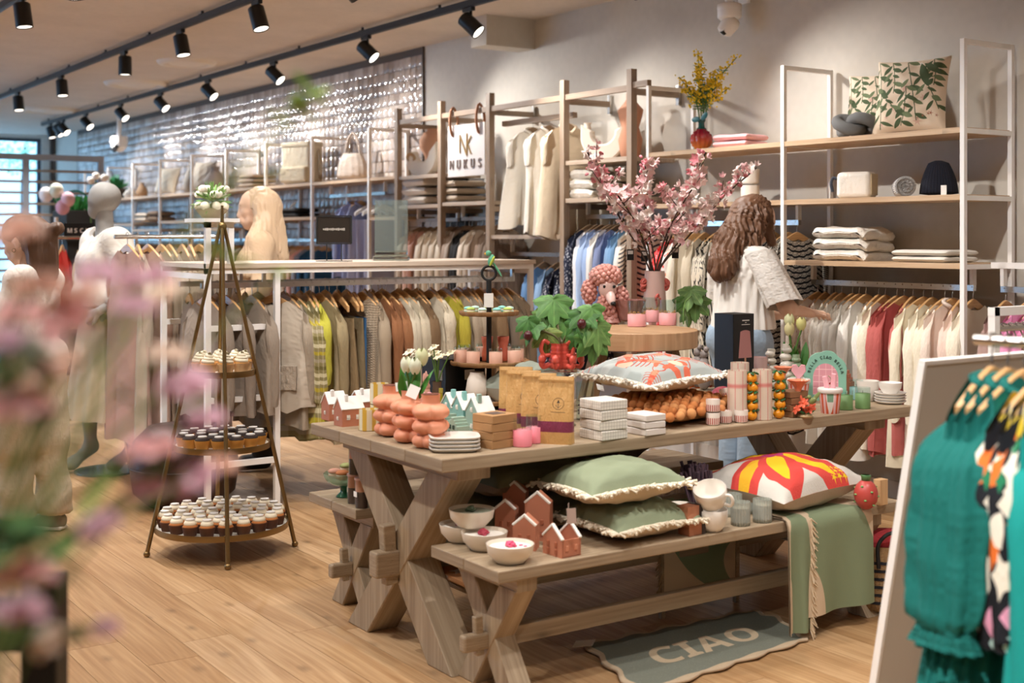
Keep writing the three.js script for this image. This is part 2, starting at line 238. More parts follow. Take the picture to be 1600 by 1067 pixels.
[10, 7, 4, 0.6].forEach((u, i) => spot(u, -1.2, [0, 0.2, -1], `black spotlight on the shop front track, ${ORD[i]} from the shop window`, LAMP_CD, 1.0));  // last one is likewise added, for light on the near flowers
// surveillance cameras
{
  const d = thing('security_camera', 'white turret security camera high on the plaster wall', 'camera', W(6.05, VW, 2.9));
  mesh('bracket', [box(0.09, 0.16, 0.02, 0, 0.2, 0.01), rod([0, 0.2, 0.02], [0, 0.2, 0.14], 0.022), cyl(0.05, 0.022, 0.1, 0, 0.15, 0.14)], M.white, d);
  mesh('housing', mv(lathe([[0, 0.1], [0.05, 0.1], [0.078, 0.09], [0.08, 0.06], [0.074, 0.055], [0.078, 0.05], [0.078, 0.01], [0.06, -0.01], [0.02, -0.012]], 28), 0, 0.01, 0.14), M.white, d);
  mesh('ball', mv(lathe([[0, 0.06], [0.05, 0.045], [0.06, 0.01], [0.052, -0.06], [0.03, -0.075], [0, -0.078]], 24), 0.01, -0.03, 0.15, -0.5, 0, -0.35), M.white, d);
  mesh('lens', mv(cyl(0.03, 0.03, 0.03, 0, 0, 0, 20), 0.005, -0.07, 0.188, 1.0, 0, 0.15), M.black, d);
  const p = onV(186, 222, 5.4), e = thing('security_camera', 'small white camera on a stem below the ceiling by the tiled wall', 'camera', p);
  mesh('stem', cyl(0.03, 0.03, CEIL - p.y - 0.05, 0, (CEIL - p.y + 0.05) / 2, 0), M.white, e);
  mesh('housing', [cyl(0.11, 0.12, 0.09, 0, 0.03, 0), sph(0.11, 0, -0.03, 0)], M.white, e);
  mesh('lens', mv(cyl(0.06, 0.06, 0.05), 0.05, -0.09, 0.06, 0.7, 0, 0.4), M.black, e);
}
// ---------------------------------------------------------------- wall shelving
const SF = 5.5, SB = 5.92;                                     // front and back posts of the wall shelving (v)
const uv2 = (u0, u1, v0, v1, y0, y1, o) => { const g = span(u0, u1, v0, v1, y0, y1); g.translate(o.x, -o.y, o.z); return g; };
function unit(label, u0, u1) { const t = thing('shelving_unit', label, 'shelf', W((u0 + u1) / 2, SF, 0)); t.org = { x: (u0 + u1) / 2, y: 0, z: SF }; return t; }
function whiteFrame(t, u, bars, top = 2.5, s = 0.025) {
  const f = mesh('side_frame', uv2(u - s / 2, u + s / 2, SF, SF + s, 0, top, t.org), M.white, t);
  mesh('post', uv2(u - s / 2, u + s / 2, SB - s, SB, 0, top, t.org), M.white, f);
  for (const y of [top, ...bars]) mesh('crossbar', uv2(u - s / 2 + 0.001, u + s / 2 - 0.001, SF + s, SB - s, y - s, y, t.org), M.white, f);
}
const board = (t, u0, u1, y, m = M.pale, th = 0.028, v0 = SF + 0.004, v1 = SB) => mesh('shelf', metric(uv2(u0, u1, v0, v1, y - th, y, t.org), 'x', [u0 * 1.7, y]), m, t);
function rail(t, u0, u1, y, m = M.chrome, v = 5.7) {
  const o = t.org, g = mesh('clothes_rail', [uv2(u0 + 0.03, u1 - 0.03, v - 0.012, v + 0.012, y - 0.03, y, o)], m, t);
  mesh('rail_bracket', uv2(u0 + 0.03, u0 + 0.05, v - 0.015, v + 0.015, y, y + 0.11, o), M.white, g); mesh('rail_bracket', uv2(u1 - 0.05, u1 - 0.03, v - 0.015, v + 0.015, y, y + 0.11, o), M.white, g);
}
{ // white unit with oak shelves on the plaster wall
  const t = unit('white metal shelving unit with pale wooden shelves on the plaster wall', 4.06, 6.5);
  whiteFrame(t, 4.06, [2.05, 1.71, 1.36]); whiteFrame(t, 5.29, [2.05, 1.71, 1.36]); whiteFrame(t, 6.5, [2.05, 1.71]);
  board(t, 4.06, 5.29, 2.055); board(t, 5.29, 6.5, 2.055); board(t, 4.06, 5.29, 1.715); board(t, 5.29, 6.5, 1.715); board(t, 4.06, 5.29, 1.365);
  rail(t, 4.1, 5.27, 1.25); rail(t, 5.31, 6.48, 1.6);
  const n = unit('white metal clothes rail bay beyond the last shelf frame', 2.85, 4.02); whiteFrame(n, 2.85, [1.4], 2.5); rail(n, 2.9, 4.0, 1.25);
  mesh('rail_bracket', uv2(2.87, 4.02, 5.68, 5.72, 1.34, 1.37, n.org), M.white, n);
}
{ // taupe wooden frame in the middle of the wall
  const t = unit('taupe wooden wall frame with posts, top beam and shelves', 6.68, 9.9), o = t.org, P = [6.68, 7.44, 8.42, 9.16, 9.9], s = 0.05;
  for (const u of P) { mesh('post', metric(uv2(u - s / 2, u + s / 2, SF - 0.01, SF + 0.04, 0, 2.63, o), 'y', [u, 0]), M.taupe, t);
    const b = mesh('wall_beam', metric(uv2(u - 0.02, u + 0.02, SF + 0.04, VW - 0.03, 2.46, 2.5, o), 'z', [u, 0]), M.taupe, t); mesh('wall_bracket', uv2(u - 0.015, u + 0.015, VW - 0.03, VW, 2.41, 2.55, o), M.chrome, b);
    mesh('side_brace', metric(uv2(u - 0.015, u + 0.015, SF + 0.04, SB, 1.7, 1.74, o), 'z'), M.taupe, t); }
  for (let i = 0; i < 4; i++) mesh('top_beam', metric(uv2(P[i] + s / 2, P[i + 1] - s / 2, SF + 0.0, SF + 0.035, 2.485, 2.525, o), 'x', [i, 0.3]), M.taupe, t);
  mesh('top_beam', metric(uv2(6.5, P[0] - s / 2, SF + 0.0, SF + 0.035, 2.5, 2.54, o), 'x', [5, 0.3]), M.taupe, t);
  mesh('top_beam', metric(uv2(P[1] + s / 2, P[2] - s / 2, SF + 0.11, SF + 0.15, 2.37, 2.41, o), 'x', [5.5, 0.3]), M.taupe, t);
  const sb = (a, b, y) => board(t, a + s / 2, b - s / 2, y, std(0xcbbcab, 0.55, { map: T_pale }), 0.03);
  sb(P[3], P[4], 2.03); sb(P[3], P[4], 1.775); sb(P[2], P[3], 1.785); sb(P[1], P[2], 1.515); sb(P[0], P[1], 2.045); sb(P[0], P[1], 1.775);
  for (const [i, y] of [[3, 1.66], [2, 1.665], [0, 1.66], [1, 1.38]]) rail(t, P[i], P[i + 1], y, std(0xa8988a, 0.4, { metalness: 0.4 }));
}
const LP = [10.44, 11.65, 12.79, 13.91, 15.02, 16.18, 17.28, 18.38, 19.56];
{ // long white unit along the tiled wall
  const t = unit('long white metal shelving unit with wooden shelves along the tiled wall', 9.95, 19.56);
  for (const u of LP) whiteFrame(t, u, [2.04, 1.7], 2.5, 0.028);
  board(t, 9.95, LP[0], 2.04); for (let i = 0; i < 8; i++) { board(t, LP[i], LP[i + 1], 2.04); if (i) board(t, LP[i], LP[i + 1], i % 3 === 1 ? 1.7 : i % 2 ? 1.6 : 1.68); rail(t, LP[i], LP[i + 1], i ? 1.48 : 1.92); }
  board(t, 9.95, LP[0], 1.68);
}
// ---------------------------------------------------------------- trestle table and benches
const TU0 = 3.6, TU1 = 4.6, TV0 = 2.17, TV1 = 4.55, TT = 0.77, BT = 0.45;
function trestle(name, label, cat, u0, u1, v0, v1, H, th, leg, inset, foot, spread) {
  const uc = (u0 + u1) / 2, vc = (v0 + v1) / 2, t = thing(name, label, cat, W(uc, vc, 0)), w = u1 - u0, L = v1 - v0;
  const np = Math.max(2, Math.round(w / 0.24)); for (let i = 0; i < np; i++) mesh('plank', metric(rbox(w / np - 0.0015, th, L - (i % 2 ? 0 : 0), 0.005, -w / 2 + (i + 0.5) * w / np, H - th / 2, 0), 'z', [i * 0.7, i * 0.31]), M.oak, t);
  for (const e of [-1, 1]) {
    const z = e * (L / 2 - inset), top = H - th - 0.05, f = foot, xt = w / 2 * spread, fr = mesh('apron', metric(rbox(w * 0.86, 0.05, leg * 1.05, 0.004, 0, H - th - 0.025, z), 'x'), M.oak, t);
    for (const d of [-1, 1]) { // a leg of the X, cut level at floor and top
      const h = leg * 0.62, a = [[d * xt - h, top], [d * xt + h, top], [-d * f + h, 0], [-d * f - h, 0]]; const g = shapeGeo(d > 0 ? a : a, leg * (d > 0 ? 1 : 0.96), 0.004);
      mesh('leg', metric(mv(g, 0, 0.004, z + d * 0.001), 'y', [d, e]), M.oak, t);
    }
    mesh('tenon', rbox(leg * 0.5, leg * 0.75, 0.1, 0.01, 0, top * 0.47, z + e * (leg / 2 + 0.05)), M.oak, t);
    mesh('wedge', mv(rbox(leg * 0.36, leg * 1.75, leg * 0.4, 0.006), 0, top * 0.47 + leg * 0.25, z + e * (leg / 2 + 0.035), e * 0.06), M.oak, t);
  }
  mesh('stretcher', metric(rbox(leg * 0.5, leg * 0.8, L - inset * 2 - leg, 0.004, 0, (H - th - 0.05) * 0.47, 0), 'z'), M.oak, t);
  return t;
}
const table = trestle('trestle_table', 'large oak trestle table with crossed legs, covered in gifts', 'table', TU0, TU1, TV0, TV1, TT, 0.046, 0.125, 0.17, 0.3, 0.62);
mesh('lower_shelf', metric(rbox(0.3, 0.03, 1.8, 0.004, 0.12, 0.24, 0.0), 'z'), M.oak, table);
mesh('shelf_bearer', [box(0.46, 0.05, 0.06, 0.08, 0.2, -0.8), box(0.46, 0.05, 0.06, 0.08, 0.2, 0.8)], M.oak, table);
trestle('trestle_bench', 'oak trestle bench loaded with cushions, bowls and mugs', 'bench', 3.34, 3.76, 2.22, 4.15, BT, 0.04, 0.075, 0.13, 0.125, 0.6);
trestle('trestle_bench', 'oak trestle bench behind the table with a green glass dish', 'bench', 4.41, 4.83, 2.27, 4.2, BT, 0.04, 0.075, 0.13, 0.125, 0.6);
// ---------------------------------------------------------------- white clothes gondola in the middle
const GU0 = 6.6, GU1 = 7.3, GV0 = 2.5, GV1 = 2.9, GV2 = 4.62, GT = 1.33;
{
  const t = thing('clothes_gondola', 'white metal clothes island with a long wooden top shelf', 'clothes rack', W((GU0 + GU1) / 2, (GV0 + GV2) / 2, 0)); t.org = { x: (GU0 + GU1) / 2, y: 0, z: (GV0 + GV2) / 2 };
  const g = (...a) => uv2(...a, t.org), s = 0.03;
  for (const u of [GU0, GU1]) for (const v of [GV0, GV1, GV2]) mesh('post', g(u, u + s, v, v + s, 0, v === GV0 && u === GU0 ? 1.58 : GT - 0.03), M.white, t);
  for (const y of [1.02, 0.63, 0.28]) mesh('rung', g(GU0, GU0 + s, GV0 + s, GV1, y - s, y), M.white, t);
  for (const y of [1.02, 0.28]) mesh('rung', g(GU1, GU1 + s, GV0 + s, GV1, y - s, y), M.white, t);
  mesh('end_frame', [g(GU0, GU0 + s, GV0, GV0 + 0.16, 1.55, 1.58), g(GU0, GU0 + s, GV0 + 0.13, GV0 + 0.16, GT, 1.55)], M.white, t);
  for (const v of [GV0, GV2]) mesh('cross_member', g(GU0 + s, GU1, v, v + s, GT - 0.06, GT - 0.03), M.white, t);
  for (const u of [GU0, GU1]) mesh('edge_bar', g(u, u + s, GV0, GV2 + s, GT - 0.03, GT - 0.001), M.white, t);
  mesh('top_shelf', metric(g(GU0 - 0.01, GU1 + 0.04, GV0 - 0.0, GV2 + 0.04, GT, GT + 0.025), 'z'), std(0xeee5da, 0.45, { map: T_pale }), t);
  for (const u of [6.78, 7.12]) mesh('clothes_rail', [g(u - 0.012, u + 0.012, GV1 - 0.36, GV2, 1.215, 1.245), g(u - 0.01, u + 0.01, GV1, GV1 + 0.02, 1.24, GT), g(u - 0.01, u + 0.01, GV2 - 0.02, GV2, 1.24, GT)], M.chrome, t);
}
// ---------------------------------------------------------------- golden cupcake stand
const CS = (() => { const p = onY(347, 862, 0); return { u: -p.x, v: -p.z }; })();
{
  const t = thing('cupcake_stand', 'tall golden three-tier cupcake stand with splayed legs', 'stand', W(CS.u, CS.v, 0)), R = 0.345, top = 1.54;
  for (let i = 0; i < 4; i++) { const a = 0.3 + i * Math.PI / 2, x = Math.cos(a), z = Math.sin(a); const l = mesh('leg', rod([x * R, 0.012, z * R], [x * 0.012, top, z * 0.012], 0.011, 0.009), M.gold, t); mesh('foot', sph(0.016, x * R, 0.014, z * R), M.gold, l); }
  mesh('finial', [sph(0.022, 0, top + 0.01, 0), cyl(0.006, 0.01, 0.1, 0, top + 0.06, 0)], M.gold, t);
  for (const [y, r] of [[0.13, 0.312], [0.51, 0.226], [0.855, 0.155]]) { const d = mesh('tier', lathe([[0, y], [r - 0.006, y], [r - 0.003, y + 0.014], [r, y + 0.014], [r, y - 0.014], [r - 0.006, y - 0.014], [r - 0.012, y - 0.004], [0, y - 0.004]], 48), M.gold, t); mesh('tray_liner', cyl(r - 0.008, r - 0.008, 0.003, 0, y + 0.003, 0, 40), std(0xe7e2d8, 0.5), d); }
}
// ---------------------------------------------------------------- printed fabrics
const blob = (c, x, y, r, n = 7, w = 0.35) => { c.beginPath(); for (let i = 0; i <= n * 3; i++) { const a = i / (n * 3) * 6.283, q = r * (1 - w + w * Math.cos(a * n)); i ? c.lineTo(x + Math.cos(a) * q, y + Math.sin(a) * q) : c.moveTo(x + q, y); } c.fill(); };
const printTex = {};
const mk = (k, w, h, d, rx = 1, ry = 1) => { printTex[k] = canvasTex(w, h, (c, W_, H_) => { reseed(k.length * 31 + k.charCodeAt(0)); d(c, W_, H_); }, rx, ry); };
mk('stripe', 64, 256, (c, w, h) => { c.fillStyle = '#d9c7b2'; c.fillRect(0, 0, w, h); c.fillStyle = '#1b1d2b'; for (let i = 0; i < 12; i++) c.fillRect(0, i * h / 12, w, h / 32); }, 1, 1.6);
mk('zebra', 256, 256, (c, w, h) => { c.fillStyle = '#e6dcc8'; c.fillRect(0, 0, w, h); c.strokeStyle = '#14130f'; c.lineCap = 'round'; for (let i = 0; i < 60; i++) { c.lineWidth = rr(3, 9); const x = rr(0, w), y = rr(0, h); c.beginPath(); c.moveTo(x, y); c.bezierCurveTo(x + rr(-40, 40), y + rr(5, 40), x + rr(-30, 50), y + rr(20, 60), x + rr(-50, 50), y + rr(30, 80)); c.stroke(); } }, 2, 1.5);
mk('boldstripe', 256, 256, (c, w, h) => { c.fillStyle = '#d8d2c4'; c.fillRect(0, 0, w, h); c.fillStyle = '#101013'; for (let i = -4; i < 9; i++) { c.beginPath(); c.moveTo(i * 52, 0); c.lineTo(i * 52 + 24, 0); c.lineTo(i * 52 + 134, 256); c.lineTo(i * 52 + 104, 256); c.fill(); } }, 2, 1.5);
mk('dots', 128, 128, (c, w, h) => { c.fillStyle = '#1c2238'; c.fillRect(0, 0, w, h); c.fillStyle = '#e6e6ea'; for (let i = 0; i < 34; i++) blob(c, rr(0, w), rr(0, h), rr(3, 8), 4, 0.2); }, 3, 3);
mk('plaid', 128, 256, (c, w, h) => { c.fillStyle = '#8d8257'; c.fillRect(0, 0, w, h); for (let i = 0; i < 9; i++) { c.fillStyle = ['#cfc6a0', '#6b6132', '#a69a80', '#b3a12e'][i % 4]; c.fillRect(0, i * h / 9, w, h / rr(14, 24)); } c.globalAlpha = 0.3; for (let i = 0; i < 4; i++) { c.fillStyle = '#e8e2c8'; c.fillRect(i * 32, 0, 8, h); } }, 2, 1.4);
mk('redfloral', 256, 256, (c, w, h) => { c.fillStyle = '#efe3d6'; c.fillRect(0, 0, w, h); c.fillStyle = '#b4665f'; for (let i = 0; i < 26; i++) blob(c, rr(0, w), rr(0, h), rr(7, 15), 5, 0.45); c.fillStyle = '#8c5a4f'; for (let i = 0; i < 20; i++) c.fillRect(rr(0, w), rr(0, h), 3, rr(8, 16)); }, 2, 2);
mk('scallop', 128, 128, (c, w, h) => { c.fillStyle = '#17161b'; c.fillRect(0, 0, w, h); c.strokeStyle = '#cfc6b8'; c.lineWidth = 4; for (let j = -1; j < 5; j++) for (let i = -1; i < 5; i++) { const x = i * 32 + (j % 2 ? 16 : 0), y = j * 32 + 32; for (let a = 0; a < 5; a++) { c.beginPath(); c.moveTo(x, y); c.lineTo(x + Math.cos(3.5 + a * 0.57) * 18, y + Math.sin(3.5 + a * 0.57) * 22); c.stroke(); } c.beginPath(); c.arc(x, y, 20, 3.3, 6.1); c.stroke(); } }, 8, 9);
mk('bigprint', 512, 512, (c, w, h) => { c.fillStyle = '#10131c'; c.fillRect(0, 0, w, h); const C = ['#f0ead9', '#f3d23a', '#e8742a', '#bfe3dd', '#1c7c55', '#f0ead9', '#e6a3c0', '#f3d23a', '#10131c']; for (let i = 0; i < 46; i++) { c.fillStyle = C[i % 9]; blob(c, rr(0, w), rr(0, h), rr(28, 66), [3, 4, 5][i % 3], rr(0.12, 0.4)); } }, 1, 1);
mk('orangeflower', 256, 256, (c, w, h) => { c.fillStyle = '#f2ece6'; c.fillRect(0, 0, w, h); for (let i = 0; i < 20; i++) { c.fillStyle = i % 2 ? '#f0752f' : '#e8402f'; blob(c, rr(0, w), rr(0, h), rr(16, 30), 5, 0.35); } }, 2, 2);
mk('redpink', 128, 256, (c, w, h) => { c.fillStyle = '#e5332e'; c.fillRect(0, 0, w, h); c.fillStyle = '#f7a7b2'; for (let i = 0; i < 26; i++) c.fillRect(rr(0, w), rr(0, h), rr(4, 10), rr(10, 30)); }, 2, 2);
mk('leafprint', 256, 256, (c, w, h) => { c.fillStyle = '#141414'; c.fillRect(0, 0, w, h); c.fillStyle = '#cfc3a9'; for (let i = 0; i < 14; i++) blob(c, rr(0, w), rr(0, h), rr(6, 13), 3, 0.5); }, 1.5, 1.5);
const printed = k => std(0xffffff, 0.92, { map: printTex[k], bumpMap: T_crumple, bumpScale: 0.01 });
const fab = c => typeof c === 'string' && c.startsWith('@') ? printed(c.slice(1)) : c[0] === '~' ? knit(parseInt(c.slice(1), 16)) : cloth(parseInt(c, 16));

// ---------------------------------------------------------------- hangers and hanging garments
const archY = x => -0.07 - 0.11 * Math.pow(Math.abs(x) / 0.19, 1.25);
const hangerBar = (() => { const p = [], n = 7; for (let i = -n; i <= n; i++) { const x = i / n * 0.14; p.push([x, archY(x) + 0.012]); } for (let i = n; i >= -n; i--) { const x = i / n * 0.14; p.push([x, archY(x) - 0.03 + 0.012 * Math.abs(i / n)]); } return shapeGeo(p, 0.012, 0.002); })();
const hangerHook = tube([[0, -0.068, 0], [0, -0.035, 0], [0.006, -0.018, 0], [0.018, -0.004, 0], [0.01, 0.013, 0], [-0.006, 0.013, 0], [-0.014, 0.002, 0]], 0.0024, 5, 16);
function hanger(pos, turn, label, group, m = M.hanger) {
  const t = thing('clothes_hanger', label, 'hanger', pos, turn, group); mesh('shoulder_bar', hangerBar, m, t); mesh('hook', hangerHook, M.chrome, t); return t;
}
const gCache = new Map();
function garmentGeo(L, hem, sleeve, seed, fold = 1, strap = 0, flat = false) {
  const key = [L, hem, sleeve, seed, fold, strap, flat].join(); if (gCache.has(key)) return gCache.get(key); reseed(seed * 97 + 13);
  const sw = 0.205, ph = rr(0, 6), ph2 = rr(0, 6), k1 = rr(4, 7), k2 = rr(9, 13), swing = rr(-0.02, 0.02);
  const body = grid(26, 11, (q, s) => { const th = q * Math.PI * 2, a = Math.cos(th), ca = Math.sign(a) * Math.pow(Math.abs(a), 0.8), w = sw + (hem - sw) * s; const yt = flat ? -0.2 : archY(ca * 0.2) + 0.018 - strap * (1 - Math.abs(ca)) - 0.06 * sst(0.3, 0.14, Math.abs(ca));
    const t = 0.016 + 0.026 * sst(0, 0.25, s) * (0.7 + 0.6 * s), f = fold * sst(0.1, 0.8, s) * (0.016 * Math.sin(k1 * ca * 2 + ph + s) + 0.011 * Math.sin(k2 * ca * 2 + ph2));
    return [ca * w, lerp(yt, -0.1 - L - 0.012 * Math.sin(k1 * ca + ph2) * fold, s), Math.sin(th) * t + f + swing * s]; }, true);
  const arm = d => grid(10, 6, (q, s) => { const th = q * Math.PI * 2, r = lerp(0.05, 0.036, s) * (0.12 + 0.88 * sst(-0.02, 0.2, s)) * (1 + 0.12 * Math.sin(s * 16 + ph)), y = -0.132 - s * (sleeve + 0.02); return [d * (0.14 + 0.058 * sst(0, 0.2, s) + 0.016 * Math.sin(s * 2.2)) + Math.cos(th) * r * 0.55, y + Math.cos(th) * -0.02 * d, 0.008 + Math.sin(th) * r * 0.85 + 0.01 * s]; }, true);
  const o = { body, arms: sleeve > 0 ? [arm(-1), arm(1)] : [] }; gCache.set(key, o); return o;
}
const collarGeo = tube([[-0.07, -0.085, 0.012], [-0.05, -0.1, 0.03], [0, -0.135, 0.036], [0.05, -0.1, 0.03], [0.07, -0.085, 0.012], [0.04, -0.07, -0.016], [-0.04, -0.07, -0.016]], 0.012, 6, 24, true);
let gSeed = 0;
// items: [name, colour, length, sleeve, hem?, flags?]; flags: c collar, s strap top, n no hanger
function garment(pos, turn, it, label, group) {
  const [name, c, L, sl, hem = 0.23, fl = ''] = it; const cat = /dress/.test(name) ? 'dress' : /trous|jean/.test(name) ? 'trousers' : /skirt/.test(name) ? 'skirt' : /knit|sweater|cardigan/.test(name) ? 'sweater' : /coat|blazer|jacket|vest/.test(name) ? 'jacket' : 'shirt';
  const m = fab(c), g = garmentGeo(L, hem, sl, gSeed++ % 5, fl.includes('f') ? 1.7 : 1, fl.includes('s') ? 0.06 : 0, cat === 'trousers'), t = thing('hanging_' + cat, label, cat, pos, turn, group);
  mesh('body', g.body, m, t); g.arms.forEach(a => mesh('sleeve', a, m, t)); if (fl.includes('c')) mesh('collar', collarGeo, m, t); return t;
}
function hangRow(a, b, items, where, group, hm = M.hanger, jit = 0.25, turnExtra = 0) {
  const d = b.clone().sub(a), turn = Math.atan2(d.x, d.z) + turnExtra, n = items.length; reseed(Math.round(a.x * 1000) + 7);
  items.forEach((it, i) => { const t = n === 1 ? 0.5 : (i + rr(-jit, jit)) / (n - 1), p = a.clone().addScaledVector(d, clamp(t)), tw = turn + rr(-0.2, 0.2);
    if (it[5] !== 'n') hanger(p, tw, `wooden hanger of the ${ORD[i]} garment ${where}`, group + ', hangers', hm);
    garment(p, tw, it, `${it[0]}, ${ORD[i]} garment ${where}`, group); });
}
// rail under the folded knits, counted from the shelf post towards the camera's side
const RV = 5.7;
hangRow(W(5.2, RV, 1.236), W(4.14, RV, 1.236), [['cream blouse with red flower print', '@redfloral', 0.75, 0.5], ['cream blouse with red flower print', '@redfloral', 0.75, 0.5, 0.22], ['ivory shirt', 'e9e2d4', 0.8, 0.5], ['ivory shirt', 'eee8dc', 0.78, 0.55], ['off-white cardigan', '~efe9df', 0.75, 0.5], ['off-white cardigan', '~ece5d9', 0.75, 0.5], ['grey-white blouse', 'e2ddd4', 0.8, 0.55], ['white blouse', 'f0ebe2', 0.85, 0.5], ['cream shirt', 'e9dfc9', 0.8, 0.5], ['rose-red shirt', 'b9605a', 0.8, 0.55], ['rose-red shirt', 'b45a55', 0.82, 0.55, 0.22], ['rose-red shirt', 'bd6660', 0.8, 0.55], ['ivory linen shirt', 'eadfc6', 0.85, 0.55], ['ivory linen shirt', 'ece2cc', 0.85, 0.55, 0.24], ['cream dress', 'e7dcc4', 1.0, 0.5, 0.26], ['blush ruffled blouse', 'e8d5c6', 0.8, 0.5, 0.24, 'cf'], ['blush blouse', 'e3c8b9', 0.8, 0.5], ['cream long dress', 'e9ddc8', 1.05, 0.45, 0.28, 'f']].map(i => i), 'below the folded cream knits', 'clothes under the folded cream knits');
hangRow(W(3.96, RV, 1.236), W(2.95, RV, 1.236), [['dusty mauve hooded top', 'ab8d84', 0.7, 0.5], ['pink shirt', 'e59ac0', 0.7, 0.55], ['pink shirt', 'e08db6', 0.7, 0.55], ['grey-green rib knit sweater', '~7f8a7c', 0.65, 0.5], ['grey-green rib knit sweater', '~788476', 0.65, 0.5], ['grey-green rib knit sweater', '~84907f', 0.65, 0.5], ['lilac-white blouse', 'e9d9e2', 0.75, 0.5], ['pink blouse', 'eab4c2', 0.75, 0.5], ['white blouse', 'eee9e4', 0.75, 0.5], ['beige dress', 'd9c9b0', 1.0, 0.4]], 'beyond the last white frame at the picture edge', 'clothes beyond the last white frame');
hangRow(W(6.42, RV, 1.586), W(5.36, RV, 1.586), [['red and pink printed dress', '@redpink', 1.0, 0.3], ['white dress with orange flowers', '@orangeflower', 1.1, 0.3], ['cream lace blouse', 'e8dfcd', 0.9, 0.5], ['beige lace blouse', 'd9ccb4', 0.9, 0.5], ['cream blouse with black brush print', '@zebra', 0.85, 0.5], ['cream blouse with black brush print', '@zebra', 0.85, 0.5], ['blouse with bold black diagonal stripes', '@boldstripe', 0.8, 0.5], ['cream blouse with black brush print', '@zebra', 0.8, 0.5], ['black blouse', '1b1a1c', 0.8, 0.5], ['taupe blouse', 'a99a8c', 0.8, 0.5], ['black dress with fan pattern', '@scallop', 1.1, 0.45], ['black dress with fan pattern', '@scallop', 1.1, 0.45, 0.25], ['black dress with fan pattern', '@scallop', 1.15, 0.45, 0.25]], 'on the rail behind the pink blossoms', 'clothes behind the pink blossoms');
hangRow(W(7.38, RV, 1.646), W(6.74, RV, 1.646), [['navy dotted dress', '@dots', 1.05, 0.5], ['white shirt', 'e8e9ec', 0.8, 0.55], ['pale blue shirt', 'a9bfe0', 0.85, 0.55], ['pale blue shirt', '9fb6dc', 0.85, 0.55], ['white lace blouse', 'e9e6df', 0.8, 0.5], ['periwinkle cardigan', '~8f9cc4', 0.85, 0.55], ['denim blue shirt', '7ea0c4', 0.8, 0.55], ['denim blue shirt', '6f96bb', 0.8, 0.55], ['white shirt', 'e6e2da', 0.75, 0.5], ['sand sweater with navy stripes', '@stripe', 0.72, 0.55]], 'on the rail of blue clothes', 'blue clothes on the wooden frame', M.hangerDull);
hangRow(W(7.95, RV, 1.366), W(7.5, RV, 1.366), [['mid-blue denim shirt', '5d83ad', 0.7, 0.5], ['pale denim shirt', '86a6c8', 0.7, 0.5], ['navy dotted blouse', '@dots', 0.75, 0.5], ['navy dotted blouse', '@dots', 0.75, 0.5]], 'on the low rail under the cream shirts', 'clothes under the cream shirts', M.hangerDull);
hangRow(W(9.1, RV, 1.651), W(8.48, RV, 1.651), [['taupe jacket', '9b8675', 0.75, 0.5], ['grey-taupe shirt', 'a8998b', 0.75, 0.5], ['black printed blouse', '@leafprint', 0.8, 0.5], ['black printed blouse', '@leafprint', 0.8, 0.5], ['cream shirt', 'd9ccba', 0.75, 0.5], ['greige shirt', 'b9a995', 0.75, 0.5], ['greige shirt', 'b3a290', 0.78, 0.5], ['brown shirt', '8b7461', 0.78, 0.5], ['taupe knit', '~94806f', 0.75, 0.5], ['taupe knit', '~8d7968', 0.75, 0.5]], 'on the rail below the hanging sign', 'clothes below the hanging sign', M.hangerDull);
hangRow(W(9.84, RV, 1.646), W(9.22, RV, 1.646), [['beige shirt', 'c9b8a3', 0.75, 0.5], ['peach blouse', 'd8b09c', 0.75, 0.5], ['dusty rose shirt', 'b98a78', 0.75, 0.5], ['cream blouse', 'dfd2c0', 0.75, 0.5], ['light beige shirt', 'cdbda8', 0.75, 0.5], ['light beige shirt', 'd2c4b1', 0.75, 0.5], ['cream linen shirt', 'd9ccb8', 0.75, 0.5]], 'on the rail under the white towels', 'clothes under the white towels', M.hangerDull);
hangRow(W(8.0, 5.63, 2.395), W(7.56, 5.63, 2.395), [['ivory satin blouse', 'f1e9da', 0.72, 0.2, 0.28, 'cf'], ['white blouse', 'f5f0e7', 0.78, 0.2, 0.25, 'cf'], ['cream satin blouse', 'ead9bd', 0.8, 0.2, 0.28, 'cf']], 'of three on the high wooden beam', 'cream shirts on the high beam', M.hangerDull);
hangRow(W(11.15, RV, 1.906), W(10.95, RV, 1.906), [['lavender-blue shirt', '9aa3c6', 0.7, 0.5, 0.23, 'c'], ['lavender-blue shirt', '939dc2', 0.72, 0.5, 0.23, 'c']], 'on the rail by the tiled wall', 'lavender clothes by the tiled wall');
hangRow(W(10.82, RV, 1.86), W(10.5, RV, 1.86), [['lavender-grey trousers', 'a3a5bb', 1.15, 0, 0.22, 'f'], ['lavender-grey trousers', '9fa1b8', 1.15, 0, 0.22, 'f'], ['blue-grey trousers', 'a3a5bb', 1.1, 0, 0.2]], 'beside the lavender shirts', 'lavender trousers', M.white);
[['cream', 'ded3c4'], ['dark teal', '1f4468'], ['taupe', 'a8998a']].length;
const small = [['cream blouse', 'ded3c4'], ['beige shirt', 'c4b39c'], ['white shirt', 'e8e4dd'], ['pink blouse', 'd8a597'], ['taupe shirt', 'a08f80'], ['grey shirt', '8d8f9a']];
for (let b = 1; b < 7; b++) hangRow(W(LP[b + 1] - 0.12, RV, 1.466), W(LP[b] + 0.1, RV, 1.466), [...Array(b < 4 ? 8 : 6)].map((_, i) => b === 1 && i > 5 ? ['dark teal blouse', '24506f', 0.75, 0.5] : [...small[(i * 2 + b) % 6], 0.7, 0.5]), `in the ${['first', 'second', 'third', 'fourth', 'fifth', 'sixth'][b - 1]} bay past the lavender clothes`, `clothes in bay ${b} of the tiled wall`);
